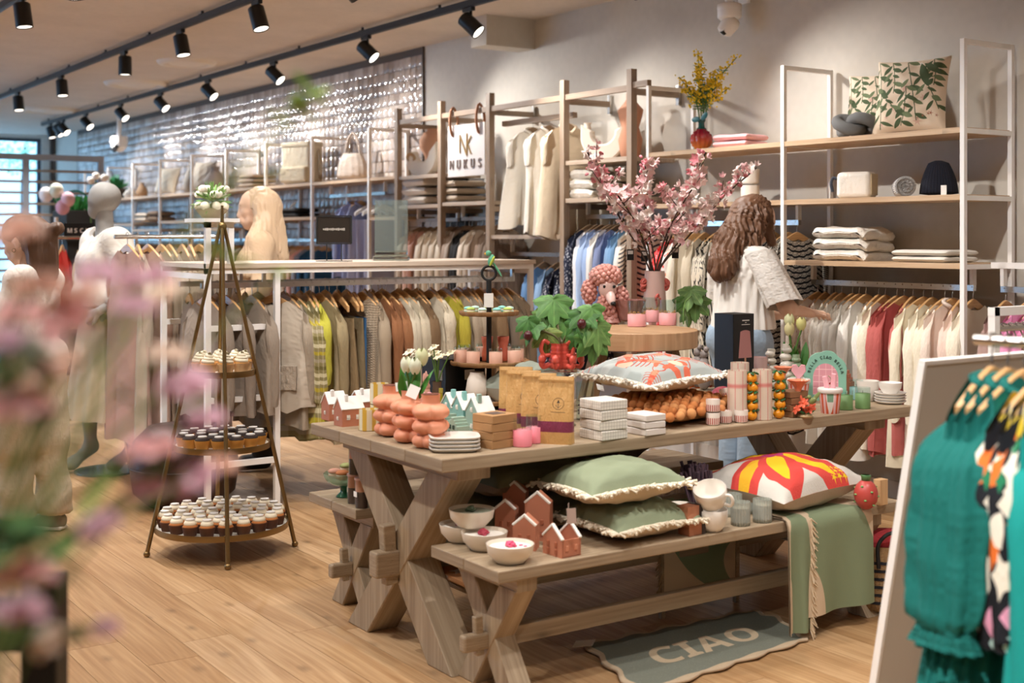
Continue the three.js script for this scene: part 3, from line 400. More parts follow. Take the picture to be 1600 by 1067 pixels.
// gondola, front rail
hangRow(W(6.78, 3.04, 1.232), W(6.78, 4.58, 1.232), [['taupe jacket', 'a09280', 0.7, 0.5], ['striped olive shirt', '@plaid', 0.78, 0.5], ['striped olive shirt', '@plaid', 0.78, 0.5], ['yellow-green printed blouse', 'b7b23f', 0.75, 0.4], ['khaki shirt', '9a8a68', 0.78, 0.5], ['khaki trousers', 'a39274', 0.8, 0], ['tan trousers', '8a7453', 0.8, 0], ['olive trousers', '7b6c50', 0.78, 0], ['blue denim trousers', '2f5f8c', 0.8, 0, 0.19], ['beige textured cardigan', '~b8a48b', 0.72, 0.5], ['beige textured cardigan', '~bca990', 0.72, 0.5], ['rust-brown blouse', '8f5f3d', 0.8, 0.5], ['rust-brown blouse', '966643', 0.8, 0.5], ['cream ruffled blouse', 'cabfa9', 0.75, 0.5, 0.23, 'f'], ['cream ruffled blouse', 'c9bda5', 0.75, 0.5, 0.23, 'f'], ['brown blouse', '7f6549', 0.75, 0.5], ['sand trousers', 'ad9b80', 0.8, 0], ['cream frilled blouse', 'd7cbb4', 0.62, 0.3, 0.23, 'f'], ['cream frilled blouse', 'd2c6ae', 0.62, 0.3, 0.23, 'f'], ['mustard yellow shirt', 'b9ad3a', 0.7, 0.5], ['mustard yellow shirt', 'bfb342', 0.7, 0.5], ['beige linen shirt', 'b5a590', 0.7, 0.4], ['beige linen shirt', 'baab96', 0.7, 0.4], ['beige linen trousers', 'a8977d', 0.75, 0], ['light brown shirt', '977a5a', 0.7, 0.5], ['light brown shirt', '9d8060', 0.7, 0.5], ['grey-beige knit', '~b0a494', 0.65, 0.5], ['sand knit', '~bda98e', 0.7, 0.5], ['sand knit', '~b8a48a', 0.7, 0.5]], 'from the ladder end of the gondola', 'clothes on the front rail of the gondola', M.hanger, 0.35);
hangRow(W(7.12, 2.6, 1.232), W(7.12, 4.56, 1.232), [...Array(24)].map((_, i) => [['taupe coat', 'beige blouse', 'brown shirt', 'cream blouse'][i % 4], ['8b7d6f', 'b3a38d', '7c6248', 'cabca6'][i % 4], i < 5 ? 0.62 : 0.75, 0.5]), 'on the back rail of the gondola', 'clothes on the back rail of the gondola', M.hanger, 0.35);
hangRow(W(6.78, 2.56, 1.232), W(6.78, 2.84, 1.232), [['taupe wool coat', '8f8173', 0.62, 0.5, 0.25], ['taupe wool coat', '8a7c6f', 0.62, 0.5, 0.25], ['greige jacket', '998b7c', 0.6, 0.5, 0.25]], 'behind the white ladder rungs', 'coats behind the ladder rungs');
{ const p = W(6.74, 2.95, 1.232), tn = 0.75; hanger(p, tn, 'wooden hanger of the pale parka vest at the ladder end', 'hangers at the ladder end'); const v = garment(p, tn, ['vest', 'bdb09f', 0.6, 0, 0.25, 'f'], 'pale beige parka vest with pockets at the ladder end of the gondola'); for (const x of [-0.1, 0.1]) mesh('pocket', rbox(0.13, 0.14, 0.012, 0.005, x, -0.52, 0.062), cloth(0xb5a796), v);
  const q = thing('leather_pouf', 'dark brown leather pouf on the floor behind the cupcake stand', 'pouf', W(6.98, 2.52, 0)); mesh('seat', lathe([[0, 0], [0.2, 0.005], [0.28, 0.08], [0.3, 0.22], [0.28, 0.36], [0.2, 0.44], [0, 0.46]], 40), std(0x33190f, 0.45), q); mesh('seam', mv(new THREE.TorusGeometry(0.301, 0.005, 6, 48), 0, 0.22, 0, Math.PI / 2), std(0x24110b, 0.5), q); }
{ // chrome rack with long taupe clothes behind the mannequin
  const u = 7.75, v0 = 2.36, v1 = 3.0, t = thing('garment_rack', 'chrome free-standing rack with long beige clothes beside the mannequin', 'clothes rack', W(u, (v0 + v1) / 2, 0)), L = (v1 - v0) / 2;
  mesh('rail', rod([0, 1.5, -L], [0, 1.5, L], 0.013), M.chrome, t); mesh('post', rod([-0.02, 0.02, -L * 0.5], [-0.02, 1.5, -L * 0.5], 0.014), M.chrome, t); mesh('foot', [box(0.5, 0.025, 0.03, -0.02, 0.0125, -L * 0.5), box(0.03, 0.025, 0.5, -0.02, 0.0125, -L * 0.5)], M.chrome, t);
  hangRow(W(u, 2.44, 1.512), W(u, 2.9, 1.512), [['blush long dress', 'b9968a', 1.15, 0.5, 0.27], ['beige long dress', 'b9aa98', 1.15, 0.5, 0.27], ['blush long dress', 'c0a090', 1.12, 0.5, 0.25], ['taupe shirt dress', 'a79888', 1.1, 0.55, 0.27], ['greige shirt dress', 'b1a393', 1.1, 0.55, 0.25], ['taupe shirt dress', 'a3927f', 1.1, 0.55, 0.27], ['taupe coat', '94846f', 1.1, 0.6, 0.28], ['dark taupe coat', '8a7b6b', 1.1, 0.6, 0.3]], 'on the chrome rack by the mannequin', 'clothes on the chrome rack');
}
// ---------------------------------------------------------------- rack at the picture edge with teal blouses, leaning board
{
  const rv = 2.42, ry = 1.275, t = thing('garment_rack', 'white metal rack with teal blouses at the picture edge', 'clothes rack', W(1.25, rv, 0));
  mesh('rail', rod([-0.5, ry, 0], [0.55, ry, 0], 0.013), M.chrome, t);
  for (const x of [0.2, 0.55]) { mesh('post', box(0.03, ry + 0.02, 0.03, x, (ry + 0.02) / 2, 0), M.white, t); mesh('foot', box(0.03, 0.025, 0.5, x, 0.0125, 0), M.white, t); }
  const teal = std(0x036a63, 0.9, { bumpMap: T_crumple, bumpScale: 0.012 }), turq = std(0x0a9c96, 0.85, { bumpMap: T_crumple, bumpScale: 0.006 });
  const bl = seed => { reseed(seed); const ph = rr(0, 6), L = 0.5 + rr(0, 0.05);
    const body = grid(120, 30, (q, s) => { const th = q * 6.2832, a = Math.cos(th), ca = Math.sign(a) * Math.pow(Math.abs(a), 0.85), w = 0.185 + 0.05 * s, yt = archY(ca * 0.19) + 0.02 - 0.05 * Math.exp(-ca * ca * 60), t = 0.018 + 0.045 * sst(0, 0.3, s);
      const pl = sst(0.03, 0.25, s) * (0.012 * Math.sin(th * 17 + ph + s * 1.2 * Math.sin(th * 3)) + 0.007 * Math.sin(th * 29 + ph * 2 + s * 3)); return [ca * w + a * pl, lerp(yt, -0.1 - L + 0.012 * Math.sin(th * 5 + ph), s), Math.sin(th) * (t + pl * 1.6) + 0.012 * Math.sin(ca * 5 + ph) * s]; }, true);
    const arm = d => grid(44, 26, (q, s) => { const th = q * 6.2832, r = (0.05 + 0.028 * Math.sin(s * 2.6)) * (0.12 + 0.88 * sst(-0.02, 0.25, s)) * (s > 0.93 ? 0.62 : 1) * (s > 0.97 ? 1.25 : 1) * (1 + 0.13 * Math.sin(th * 9 + ph + s * 2) + 0.05 * Math.sin(s * 21 + th * 2)); return [d * (0.125 + 0.06 * sst(0, 0.25, s) + 0.05 * s) + Math.cos(th) * r * 0.62, -0.118 - s * 0.455 - 0.02 * Math.cos(th) * d, 0.012 + Math.sin(th) * r]; }, true);
    const frill = d => grid(44, 4, (q, s) => { const th = q * 6.2832, r = 0.045 + 0.016 * s + 0.008 * s * Math.sin(th * 11); return [d * 0.238 + Math.cos(th) * r * 0.62, -0.565 - 0.04 * s, 0.012 + Math.sin(th) * r]; }, true);
    const peplum = grid(120, 6, (q, s) => { const th = q * 6.2832, a = Math.cos(th), w = 0.235 + 0.02 * s, pl = 0.01 * Math.sin(th * 19 + ph); return [a * (w + pl), -0.1 - L - 0.07 * s, Math.sin(th) * (0.065 + 0.01 * s + pl) + 0.012 * Math.sin(a * 5 + ph)]; }, true);
    return { body, arms: [arm(-1), arm(1)], frill: [frill(-1), frill(1)], peplum }; };
  const names = ['farthest of the teal gathered blouses on the edge rack', 'second teal gathered blouse on the edge rack', 'third teal gathered blouse on the edge rack'];
  [1.71, 1.67, 1.63].forEach((u, i) => { const g = bl(40 + i), p = W(u, rv, ry + 0.002), turn = Math.PI / 2 + [0.12, 0.02, -0.06][i]; hanger(p, turn, `wooden hanger of the ${names[i]}`, 'hangers on the edge rack');
    const o = thing('hanging_blouse', names[i], 'shirt', p, turn, 'teal blouses'); mesh('body', g.body, teal, o); g.arms.forEach((a, k) => { const s = mesh('sleeve', a, teal, o); mesh('frill', g.frill[k], teal, s); }); mesh('peplum', g.peplum, teal, o);
    mesh('neck_frill', mv(collarGeo, 0, -0.012, 0, 0, 0, 0, [1.0, 1, 1.2]), teal, o); });
  const row = (u, it, label, m) => { const p = W(u, rv, ry + 0.002); hanger(p, Math.PI / 2, `wooden hanger of the ${label}`, 'hangers on the edge rack'); garment(p, Math.PI / 2, it, label, 'clothes on the edge rack'); };
  row(1.58, ['print dress', '@bigprint', 0.46, 0.42, 0.24], 'blouse with large yellow, orange and navy print'); row(1.55, ['print dress', '@bigprint', 0.48, 0.42, 0.24], 'second blouse with large colourful print behind the turquoise one');
  const p = W(1.5, rv, ry + 0.002), g = garmentGeo(1.0, 0.26, 0.55, 2), o = thing('hanging_dress', 'plain turquoise dress at the very edge of the picture', 'dress', p, Math.PI / 2); hanger(p, Math.PI / 2, 'wooden hanger of the turquoise dress at the edge', 'hangers on the edge rack'); mesh('body', g.body, turq, o); g.arms.forEach(a => mesh('sleeve', a, turq, o));
  // leaning board
  const b = thing('leaning_board', 'tall grey board with a white edge leaning behind the teal blouses', 'board', W(2.51, 3.36, 0)), tilt = Math.atan2(0.21, 1.15), h = 1.165;
  const pb = mesh('panel', mv(box(0.012, h, 0.84, 0, h / 2, 0), 0.006, 0, 0, 0, 0, -tilt), std(0xc4beb5, 0.4), b); for (const z of [-0.425, 0.425]) mesh('edge_strip', mv(box(0.022, h, 0.012, 0, h / 2, z), 0.006, 0, 0, 0, 0, -tilt), M.white, b); mesh('edge_strip', mv(box(0.022, 0.012, 0.86, 0, h + 0.006, 0), 0.006, 0, 0, 0, 0, -tilt), M.white, b);
  mesh('strut', bar([0.19, 1.0, -0.36], [0.42, 0, -0.36], 0.025), M.white, b);
  // white frame with a chrome ring rail behind
  const q = onU(1553, 480, 2.75), f = thing('edge_rack', 'small white square rack frame with chrome rail above the leaning board', 'clothes rack', V3(q.x, 0, q.z));
  mesh('frame', [box(0.028, q.y, 0.028, 0, q.y / 2, 0), box(0.028, 0.03, 0.55, 0, q.y - 0.015, -0.26), box(0.028, q.y, 0.028, 0, q.y / 2, -0.52)], M.white, f); mesh('rail', rod([0, q.y - 0.075, -0.02], [0, q.y - 0.075, -0.5], 0.013), M.chrome, f);
  for (let i = 0; i < 6; i++) mesh('hook', tube([[0.015, q.y - 0.06, -0.05 - i * 0.04], [0, q.y - 0.058, -0.05 - i * 0.04], [-0.014, q.y - 0.075, -0.05 - i * 0.04], [0, q.y - 0.11, -0.05 - i * 0.04]], 0.003, 5), M.chrome, f);
}
// ---------------------------------------------------------------- goods on the trestle table
// put(px, py): a spot on the table top; its .k is metres per pixel there
const put = (px, py, y = TT) => onY(px, py, y);
const AW = Math.atan2(FZ, NZ);                                   // turn that points local +z at the camera
const cone = (pts, n = 28) => lathe(pts, n);
function houseGeo(w, h, d, roof, stepped = false) { const W2 = w / 2; return stepped ? shapeGeo([[-W2, 0], [W2, 0], [W2, h * 0.6], [W2 * 0.72, h * 0.6], [W2 * 0.72, h * 0.74], [W2 * 0.45, h * 0.74], [W2 * 0.45, h * 0.87], [W2 * 0.2, h * 0.87], [W2 * 0.2, h], [-W2 * 0.2, h], [-W2 * 0.2, h * 0.87], [-W2 * 0.45, h * 0.87], [-W2 * 0.45, h * 0.74], [-W2 * 0.72, h * 0.74], [-W2 * 0.72, h * 0.6], [-W2, h * 0.6]], d, 0.0015) : shapeGeo([[-W2, 0], [W2, 0], [W2, h - roof], [0, h], [-W2, h - roof]], d, 0.0015); }
function roofSlabs(w, h, d, roof, th = 0.006) { const L = Math.hypot(w / 2, roof) + 0.006, a = Math.atan2(roof, w / 2); return [-1, 1].map(e => mv(rbox(L, th, d + 0.01, 0.002), e * (w / 4 + 0.001), h - roof / 2 + th * 0.7, 0, 0, 0, -e * a)); }
function winGeo(s) { return [box(s, s * 1.3, 0.004), box(s * 0.12, s * 1.3, 0.008), box(s, s * 0.12, 0.008)]; }
function house(pos, turn, label, w, h, d, roof, wall, top, win, group, o = {}) {
  const t = thing('ceramic_house', label, 'ceramic house', pos, turn, group); mesh('walls', houseGeo(w, h, d, roof, o.stepped), wall, t);
  if (!o.stepped) roofSlabs(w, h, d, roof, o.th).forEach(g => mesh('roof', g, top, t));
  if (o.chimney) mesh('chimney', rbox(w * 0.18, h * 0.26, w * 0.2, 0.003, w * 0.18, h + roof * 0.05, d * 0.2), top === M.white ? M.white : wall, t);
  for (const [x, y] of o.front ?? [[0, h * 0.3]]) mesh('window', mv(merge([box(w * 0.16, w * 0.21, 0.003), ...winGeo(w * 0.14).map(g => mv(g, 0, 0, 0.001))]), x, y, d / 2 + 0.002), win, t);
  for (const [z, y] of o.side ?? []) mesh('window', mv(merge(winGeo(w * 0.2)), w / 2 + 0.001, y, z, 0, Math.PI / 2), win, t);
  return t;
}
const terra = std(0xc07a5d, 0.6, { map: T_plaster }), terraDark = terra, mintG = glaze(0x9cc9bd, 0.25), coral = std(0xe79a78, 0.5), winW = std(0xf2ede6, 0.5);
// terracotta cottages with white roofs
[[522, 655, 0.075, 'terracotta cottage with snow-white roof at the outer table corner'], [545, 664, 0.09, 'terracotta cottage with snow-white roof beside the yellow striped tumbler'], [567, 652, 0.08, 'terracotta cottage with white roof behind the other two cottages']].forEach(([px, py, w, l], i) => { const p = put(px, py); house(p, i === 2 ? 0.2 : 0, l, 0.07, 0.105, w, 0.042, terra, M.white, winW, 'white-roofed cottages', { chimney: true, side: [[-0.02, 0.035], [0.02, 0.035]], front: [[0, 0.03]] }); });
// yellow striped tumblers
const T_yel = canvasTex(128, 32, (c, w, h) => { c.fillStyle = '#e9e0c4'; c.fillRect(0, 0, w, h); c.fillStyle = '#d9b04a'; for (let i = 0; i < 6; i++) c.fillRect(i * w / 6, 0, w / 13, h); }, 1, 1);
const yelM = std(0xffffff, 0.3, { map: T_yel });
const tumbler = (r, h) => cone([[0, 0], [r * 0.96, 0], [r, 0.004], [r, h], [r - 0.004, h], [r - 0.004, 0.008], [0, 0.008]], 32);
[[576, 672, 0, 'yellow and cream striped tumbler in front of its pair'], [593, 664, 0, 'lower yellow striped tumbler of the stacked pair'], [593, 664, 0.082, 'upper yellow striped tumbler of the stacked pair']].forEach(([px, py, dy, l]) => { const p = put(px, py); p.y += dy + 0.0005; one('tumbler', l, 'tumbler', tumbler(0.037, 0.08), yelM, p, 0.4, 'yellow striped tumblers'); });
// coral bubble vases
const bubbleVase = (() => { const g = grid(64, 40, (q, s) => { const th = q * 6.2832, h = s * 0.185; let r; if (h < 0.15) { const k = h / 0.05, f = k - Math.floor(k); r = 0.043 + 0.016 * Math.pow(Math.sin(Math.PI * clamp(f, 0.02, 0.98)), 0.6) + 0.003 * Math.floor(k); r += 0.019 * Math.pow(Math.abs(Math.sin(th * 2 + Math.floor(k) * 0.7)), 0.55) * Math.pow(Math.sin(Math.PI * clamp(f, 0.02, 0.98)), 0.4) - 0.012; } else r = 0.034 - 0.002 * Math.sin((h - 0.15) * 90); if (s === 0) r = 0; return [Math.cos(th) * r, h, Math.sin(th) * r]; }, true); return g; })();
const vaseSpots = [[612, 680, 'coral bubble vase next to the yellow tumblers'], [641, 690, 'middle coral bubble vase holding white tulips'], [673, 699, 'coral bubble vase next to the white square plates']];
vaseSpots.forEach(([px, py, l], i) => { const p = put(px, py); const t = thing('bubble_vase', l, 'vase', p, i, 'coral bubble vases'); mesh('body', bubbleVase, coral, t); mesh('opening', cyl(0.028, 0.028, 0.003, 0, 0.184, 0, 20), std(0x6b3a2a, 0.8), t); });
// tulips
function tulip(base, dx, h, dz, c, label, size = 1, group) {
  const t = thing('tulip', label, 'flower', base, 0, group); mesh('stem', tube([[0, -0.06, 0], [dx * 0.4, h * 0.4, dz * 0.4], [dx, h, dz]], 0.004 * size, 6), M.stem, t);
  const petal = a => mv(grid(6, 8, (q, s) => { const w = Math.sin(Math.PI * clamp(s * 0.92 + 0.06)) * 0.62; const an = (q - 0.5) * 2 * w * 1.5; const r = 0.016 * Math.sin(Math.PI * (0.12 + s * 0.72)) + 0.003; return [Math.cos(an) * r, s * 0.052, Math.sin(an) * r]; }), dx, h - 0.004, dz, 0, a, 0, size);
  for (let i = 0; i < 5; i++) mesh('petal', petal(i * 1.257), c, t);
  return t;
}
function blade(parent, x, z, h, lean, w = 0.02, m = M.leaf) { return mesh('leaf', mv(grid(4, 8, (q, s) => { const ww = w * Math.sin(Math.PI * (0.15 + 0.85 * s) * 0.98) * 1.1; return [(q - 0.5) * 2 * ww, s * h - 0.03, lean * s * s + Math.abs(q - 0.5) * ww * 1.2]; }), x, 0, z, 0, lean * 20 + x * 90, 0), m, parent); }
{ const p = put(641, 690); p.y += 0.185; const tm = std(0xe6ead0, 0.5), ym = std(0xdfe3b4, 0.5);
  const a = tulip(p, 0.03, 0.09, -0.03, ym, 'tall pale green tulip in the middle coral vase', 1.25, 'tulips in the coral vase'), b = tulip(p, 0.0, 0.065, 0.015, tm, 'short cream tulip in the middle coral vase', 1.15, 'tulips in the coral vase'), c = tulip(p, 0.035, 0.062, 0.0, tm, 'cream tulip leaning over the middle coral vase', 1.15, 'tulips in the coral vase');
  blade(a, -0.02, 0, 0.11, 0.03); blade(a, 0.03, 0.01, 0.13, 0.05); blade(b, 0.0, 0.02, 0.09, 0.02); blade(c, 0.02, -0.02, 0.1, 0.06);
  one('price_tag', 'white paper tag leaning on the tulip stems', 'tag', mv(box(0.05, 0.032, 0.001), 0, 0, 0, -0.3, 0, 0.15), M.tag, p.clone().add(V3(-0.02, 0.012, 0.02)), AW); one('price_tag', 'white paper tag between the second and third coral vase', 'tag', mv(box(0.04, 0.045, 0.001), 0, 0, 0, -0.3, 0, -0.4), M.tag, p.clone().add(V3(0.055, 0.0, 0.02)), AW); }
{ // black bowl with a twisted pink rim
  const p = put(636, 655), t = thing('rope_rim_bowl', 'black bowl with twisted pink rope rim behind the coral vases', 'bowl', p); mesh('bowl', cone([[0, 0], [0.05, 0.002], [0.085, 0.07], [0.09, 0.085], [0.084, 0.085], [0.05, 0.012], [0, 0.01]]), M.matBlack, t);
  const rp = []; for (let i = 0; i < 64; i++) { const a = i / 64 * 6.2832; rp.push([Math.cos(a) * (0.09 + 0.006 * Math.cos(a * 9)), 0.09 + 0.006 * Math.sin(a * 9), Math.sin(a) * (0.09 + 0.006 * Math.cos(a * 9))]); } mesh('rim', tube(rp, 0.011, 8, 160, true), std(0xd79aa4, 0.4), t); }
{ // daffodils and jars behind
  const p = put(683, 640), t = thing('flower_pot', 'slim brown twig vase with small white daffodils', 'vase', p); mesh('pot', cone([[0, 0], [0.022, 0], [0.026, 0.05], [0.018, 0.1], [0.02, 0.12]]), std(0x5a4331, 0.7), t);
  reseed(4); for (let i = 0; i < 6; i++) { const x = rr(-0.05, 0.05), z = rr(-0.05, 0.05), h = rr(0.19, 0.27); const f = mesh('stem', tube([[0, 0.1, 0], [x * 0.4, h * 0.7, z * 0.4], [x, h, z]], 0.003, 5), M.stem, t); mesh('blossom', [0, 1, 2, 3, 4, 5].map(k => mv(ell(0.014, 0.003, 0.008, 0.013), x, h, z, 0.5, k * 1.047)).concat(cyl(0.008, 0.005, 0.014, x, h + 0.006, z, 10)), std(0xeee7c8, 0.6), f); }
  const q = put(640, 640), j = thing('flower_pot', 'small green bottle vase with daffodils behind the tulips', 'vase', q); mesh('pot', cone([[0, 0], [0.03, 0], [0.032, 0.12], [0.018, 0.17], [0.02, 0.2]]), std(0x3d6b46, 0.2), j); for (let i = 0; i < 4; i++) { const x = rr(-0.04, 0.03), z = rr(-0.04, 0.03), h = rr(0.22, 0.26); const f = mesh('stem', tube([[0, 0.16, 0], [x, h, z]], 0.003, 5, 6), M.stem, j); mesh('blossom', [0, 1, 2, 3, 4, 5].map(k => mv(ell(0.016, 0.003, 0.009, 0.014), x, h, z, 0.5, k * 1.047)).concat(cyl(0.008, 0.005, 0.014, x, h + 0.006, z, 10)), std(0xf1ead2, 0.6), f); }
  const o = put(689, 645), b = thing('oil_bottle', 'small olive-yellow bottle in front of the black cartons', 'bottle', o); mesh('body', cone([[0, 0], [0.016, 0], [0.017, 0.05], [0.008, 0.068], [0.008, 0.085], [0, 0.085]]), std(0x9b8a20, 0.15), b); mesh('cap', cyl(0.009, 0.009, 0.018, 0, 0.093, 0), std(0xb4a64a, 0.4), b);
  const pk = put(665, 645), fg = thing('pink_figurine', 'pink ceramic hand figurine behind the coral vases', 'figurine', pk); mesh('body', smooth(merge([cyl(0.018, 0.026, 0.1, 0, 0.05, 0), sph(0.02, 0, 0.11, 0), ell(0.007, 0.025, 0.007, -0.012, 0.14, 0), ell(0.007, 0.03, 0.007, 0.004, 0.145, 0), ell(0.007, 0.024, 0.007, 0.018, 0.138, 0)])), glaze(0xd8a593), fg); }
// mint canal houses
[[710, 668, 0.0], [727, 672, 0], [750, 677, 0]].forEach(([px, py], i) => { const p = put(px, py); house(p, 0.0, ['mint house with white roof, rear one of three tall mint houses', 'mint house with white roof, middle one of three tall mint houses', 'mint house with round window, front one of three tall mint houses'][i], 0.085, 0.13, 0.07, 0.05, i === 2 ? glaze(0x9db9ac, 0.4) : glaze(0x84bdb8, 0.3), std(0xdfe4df, 0.4), winW, 'tall mint houses', { chimney: true, front: [[0, 0.09], [0.0, 0.03]], side: [[0, 0.04]] }); });
[[702, 679], [716, 684]].forEach(([px, py], i) => { const p = put(px, py); house(p, 0, ['small mint stepped-gable house behind its twin', 'small mint stepped-gable house beside the white plates'][i], 0.072, 0.075, 0.05, 0, glaze(0x9fb9a8, 0.45), mintG, std(0x4d6057, 0.6), 'small mint houses', { stepped: true, front: [[-0.018, 0.02], [0.006, 0.02], [0.024, 0.02], [-0.012, 0.042], [0.012, 0.042]] }); });
// square plates
for (let i = 0; i < 4; i++) { const p = put(710, 703); p.y += i * 0.0125; one('square_plate', `white square plate with dark rim, ${['lowest', 'second from below', 'third from below', 'topmost'][i]} in the stack of four`, 'plate', grid(64, 6, (q, s) => { const th = q * 6.2832, c = Math.cos(th), n = Math.sin(th), e = 0.5, pr = [[0, 0], [0.8, 0], [1, 0.011], [0.985, 0.0155], [0.93, 0.0135], [0.76, 0.006], [0, 0.006]][Math.round(s * 6)]; return [Math.sign(c) * Math.abs(c) ** e * 0.088 * pr[0], pr[1], Math.sign(n) * Math.abs(n) ** e * 0.076 * pr[0]]; }, true), glaze(0xe3ddd4, 0.3), p, AW + 0.1 + rr(-0.04, 0.04), 'stack of square plates'); }
// kraft boxes
for (let i = 0; i < 4; i++) { const p = put(773, 697); p.y += i * 0.029; const t = thing('gift_box', `flat brown cardboard box, ${['lowest', 'second from below', 'third from below', 'topmost'][i]} of the stack beside the plates`, 'box', p, 0.14 + [0, 0.05, -0.03, 0.02][i], 'cardboard boxes by the plates'); mesh('box', rbox(0.105, 0.028, 0.115, 0.002, 0, 0.014, 0), M.kraft, t); if (i === 3) mesh('label', box(0.05, 0.001, 0.06, 0, 0.0285, 0), std(0x5b4a44, 0.5), t); }
// glass candles
function candle(pos, r, h, wax, label, group, fill = 0.6) { const t = thing('glass_candle', label, 'candle', pos, 0, group); mesh('glass', cone([[r, h * fill + 0.004], [r, h], [r - 0.0015, h], [r - 0.0015, h * fill + 0.004]], 32), pane, t); const w = mesh('wax', lathe([[0, 0], [r - 0.003, 0], [r, 0.003], [r, h * fill + 0.003], [0, h * fill + 0.003]], 32), wax, t); mesh('wick', cyl(0.001, 0.001, 0.01, 0, h * fill + 0.01, 0, 6), M.matBlack, w); return t; }
const pinkWax = std(0xf08b98, 0.5), pinkWax2 = std(0xf0a7a8, 0.5), greenWax = std(0x6c8f58, 0.5);
candle(put(816, 697), 0.034, 0.1, pinkWax, 'large pink glass candle in front of the paper pouches', 'pink candles by the pouches', 0.55); candle(put(834, 692), 0.028, 0.1, pinkWax, 'smaller pink glass candle tucked behind the large one', 'pink candles by the pouches', 0.55);
// paper pouches
const T_pouch = canvasTex(256, 480, (c, w, h) => { c.fillStyle = '#c69a5e'; c.fillRect(0, 0, w, h); c.fillStyle = '#7d2f4a'; c.fillRect(0, h * 0.66, w, h * 0.16); c.fillStyle = '#b88c52'; c.fillRect(0, h * 0.06, w, 3); c.strokeStyle = '#3b2c1c'; c.lineWidth = 3; c.beginPath(); c.arc(w * 0.6, h * 0.4, 40, 0, 6.3); c.stroke(); c.fillStyle = '#2a2018'; c.beginPath(); c.moveTo(w * 0.6, h * 0.34); c.lineTo(w * 0.6 + 12, h * 0.39); c.lineTo(w * 0.6 - 12, h * 0.39); c.fill(); c.beginPath(); c.moveTo(w * 0.6, h * 0.38); c.lineTo(w * 0.6, h * 0.47); c.moveTo(w * 0.6, h * 0.46); c.lineTo(w * 0.6 - 20, h * 0.42); c.moveTo(w * 0.6, h * 0.46); c.lineTo(w * 0.6 + 20, h * 0.42); c.stroke(); c.fillRect(w * 0.4, h * 0.52, w * 0.4, 3); });
const pouchM = std(0xffffff, 0.5, { map: T_pouch, bumpMap: T_crumple, bumpScale: 0.006 });
const pouchGeo = grid(40, 24, (q, s) => { const th = q * 6.2832, t = 0.03 * Math.pow(Math.max(0, 1 - s), 0.6) + 0.002, a = Math.cos(th), ca = Math.sign(a) * Math.pow(Math.abs(a), 0.45), sa = Math.sin(th); return [ca * 0.064, s * 0.236, Math.sign(sa) * Math.pow(Math.abs(sa), 0.5) * t + 0.006 * Math.sin(s * 5)]; }, true);
{ const uvp = pouchGeo.attributes.uv; for (let i = 0; i < uvp.count; i++) { const q = uvp.getX(i); uvp.setX(i, clamp(q < 0.5 ? 1 - q * 2 : (q - 0.5) * 2)); } for (let i = 0; i < uvp.count; i++) { const p = pouchGeo.attributes.position; uvp.setX(i, clamp(p.getX(i) / 0.128 + 0.5)); } }
[[869, 692, 'front paper pouch with maroon band and round emblem'], [842, 684, 'second paper pouch with maroon band, behind the front pouch'], [818, 678, 'third paper pouch in the row behind the pink candles'], [806, 670, 'rearmost paper pouch in the row behind the pink candles']].forEach(([px, py, l], i) => { const p = put(px, py), t = thing('paper_pouch', l, 'pouch', p, AW - 0.28 + i * 0.05, 'kraft paper pouches'); mesh('pouch', pouchGeo, pouchM, t); mesh('seal', box(0.126, 0.004, 0.003, 0, 0.222, 0.007), std(0xb98b50, 0.6), t); });
// glass jar with lavender
{ const p = put(914, 655), t = thing('glass_jar', 'clear glass jar of dried lavender beside the front pouch', 'jar', p); mesh('glass', cone([[0, 0], [0.036, 0], [0.036, 0.15], [0.0345, 0.15], [0.0345, 0.004], [0, 0.004]], 32), pane, t); const l = []; reseed(8); for (let i = 0; i < 90; i++) { const a = rr(0, 6.28), r = rr(0, 0.028); l.push(ell(0.006, 0.004, 0.004, Math.cos(a) * r, rr(0.012, 0.09), Math.sin(a) * r, 5)); } const o = mesh('filling', l, std(0x6d5b62, 0.9), t); o.userData.kind = 'stuff'; }
// napkin stacks
const T_check = canvasTex(128, 128, (c, w, h) => { c.fillStyle = '#dcd6cc'; c.fillRect(0, 0, w, h); c.fillStyle = 'rgba(120,110,100,.22)'; for (let i = 0; i < 10; i++) { c.fillRect(i * 13, 0, 3, h); c.fillRect(0, i * 13, w, 3); } }, 8, 8);
const checkM = std(0xffffff, 0.85, { map: T_check }), napM = std(0xd9cfc7, 0.85);
for (let i = 0; i < 4; i++) { const p = put(943, 684); p.y += i * 0.036; one('napkin_pack', `checked white napkin pack, ${['lowest', 'second from below', 'third from below', 'topmost'][i]} of the tall stack`, 'napkins', metric(rbox(0.125, 0.034, 0.125, 0.004, 0, 0.018, 0)), checkM, p, 0.02 + [0.05, -0.06, 0.03, -0.02][i], 'tall napkin stack'); }
for (let i = 0; i < 3; i++) { const p = put(1008, 677); p.y += i * 0.026; one('napkin_pack', `plain white napkin pack, ${['lowest', 'middle', 'topmost'][i]} of the short stack before the orange cushion`, 'napkins', rbox(0.12, 0.024, 0.1, 0.004, 0, 0.0125, 0), napM, p, 0.02 + [0.04, -0.05, 0.02][i], 'short napkin stack'); }
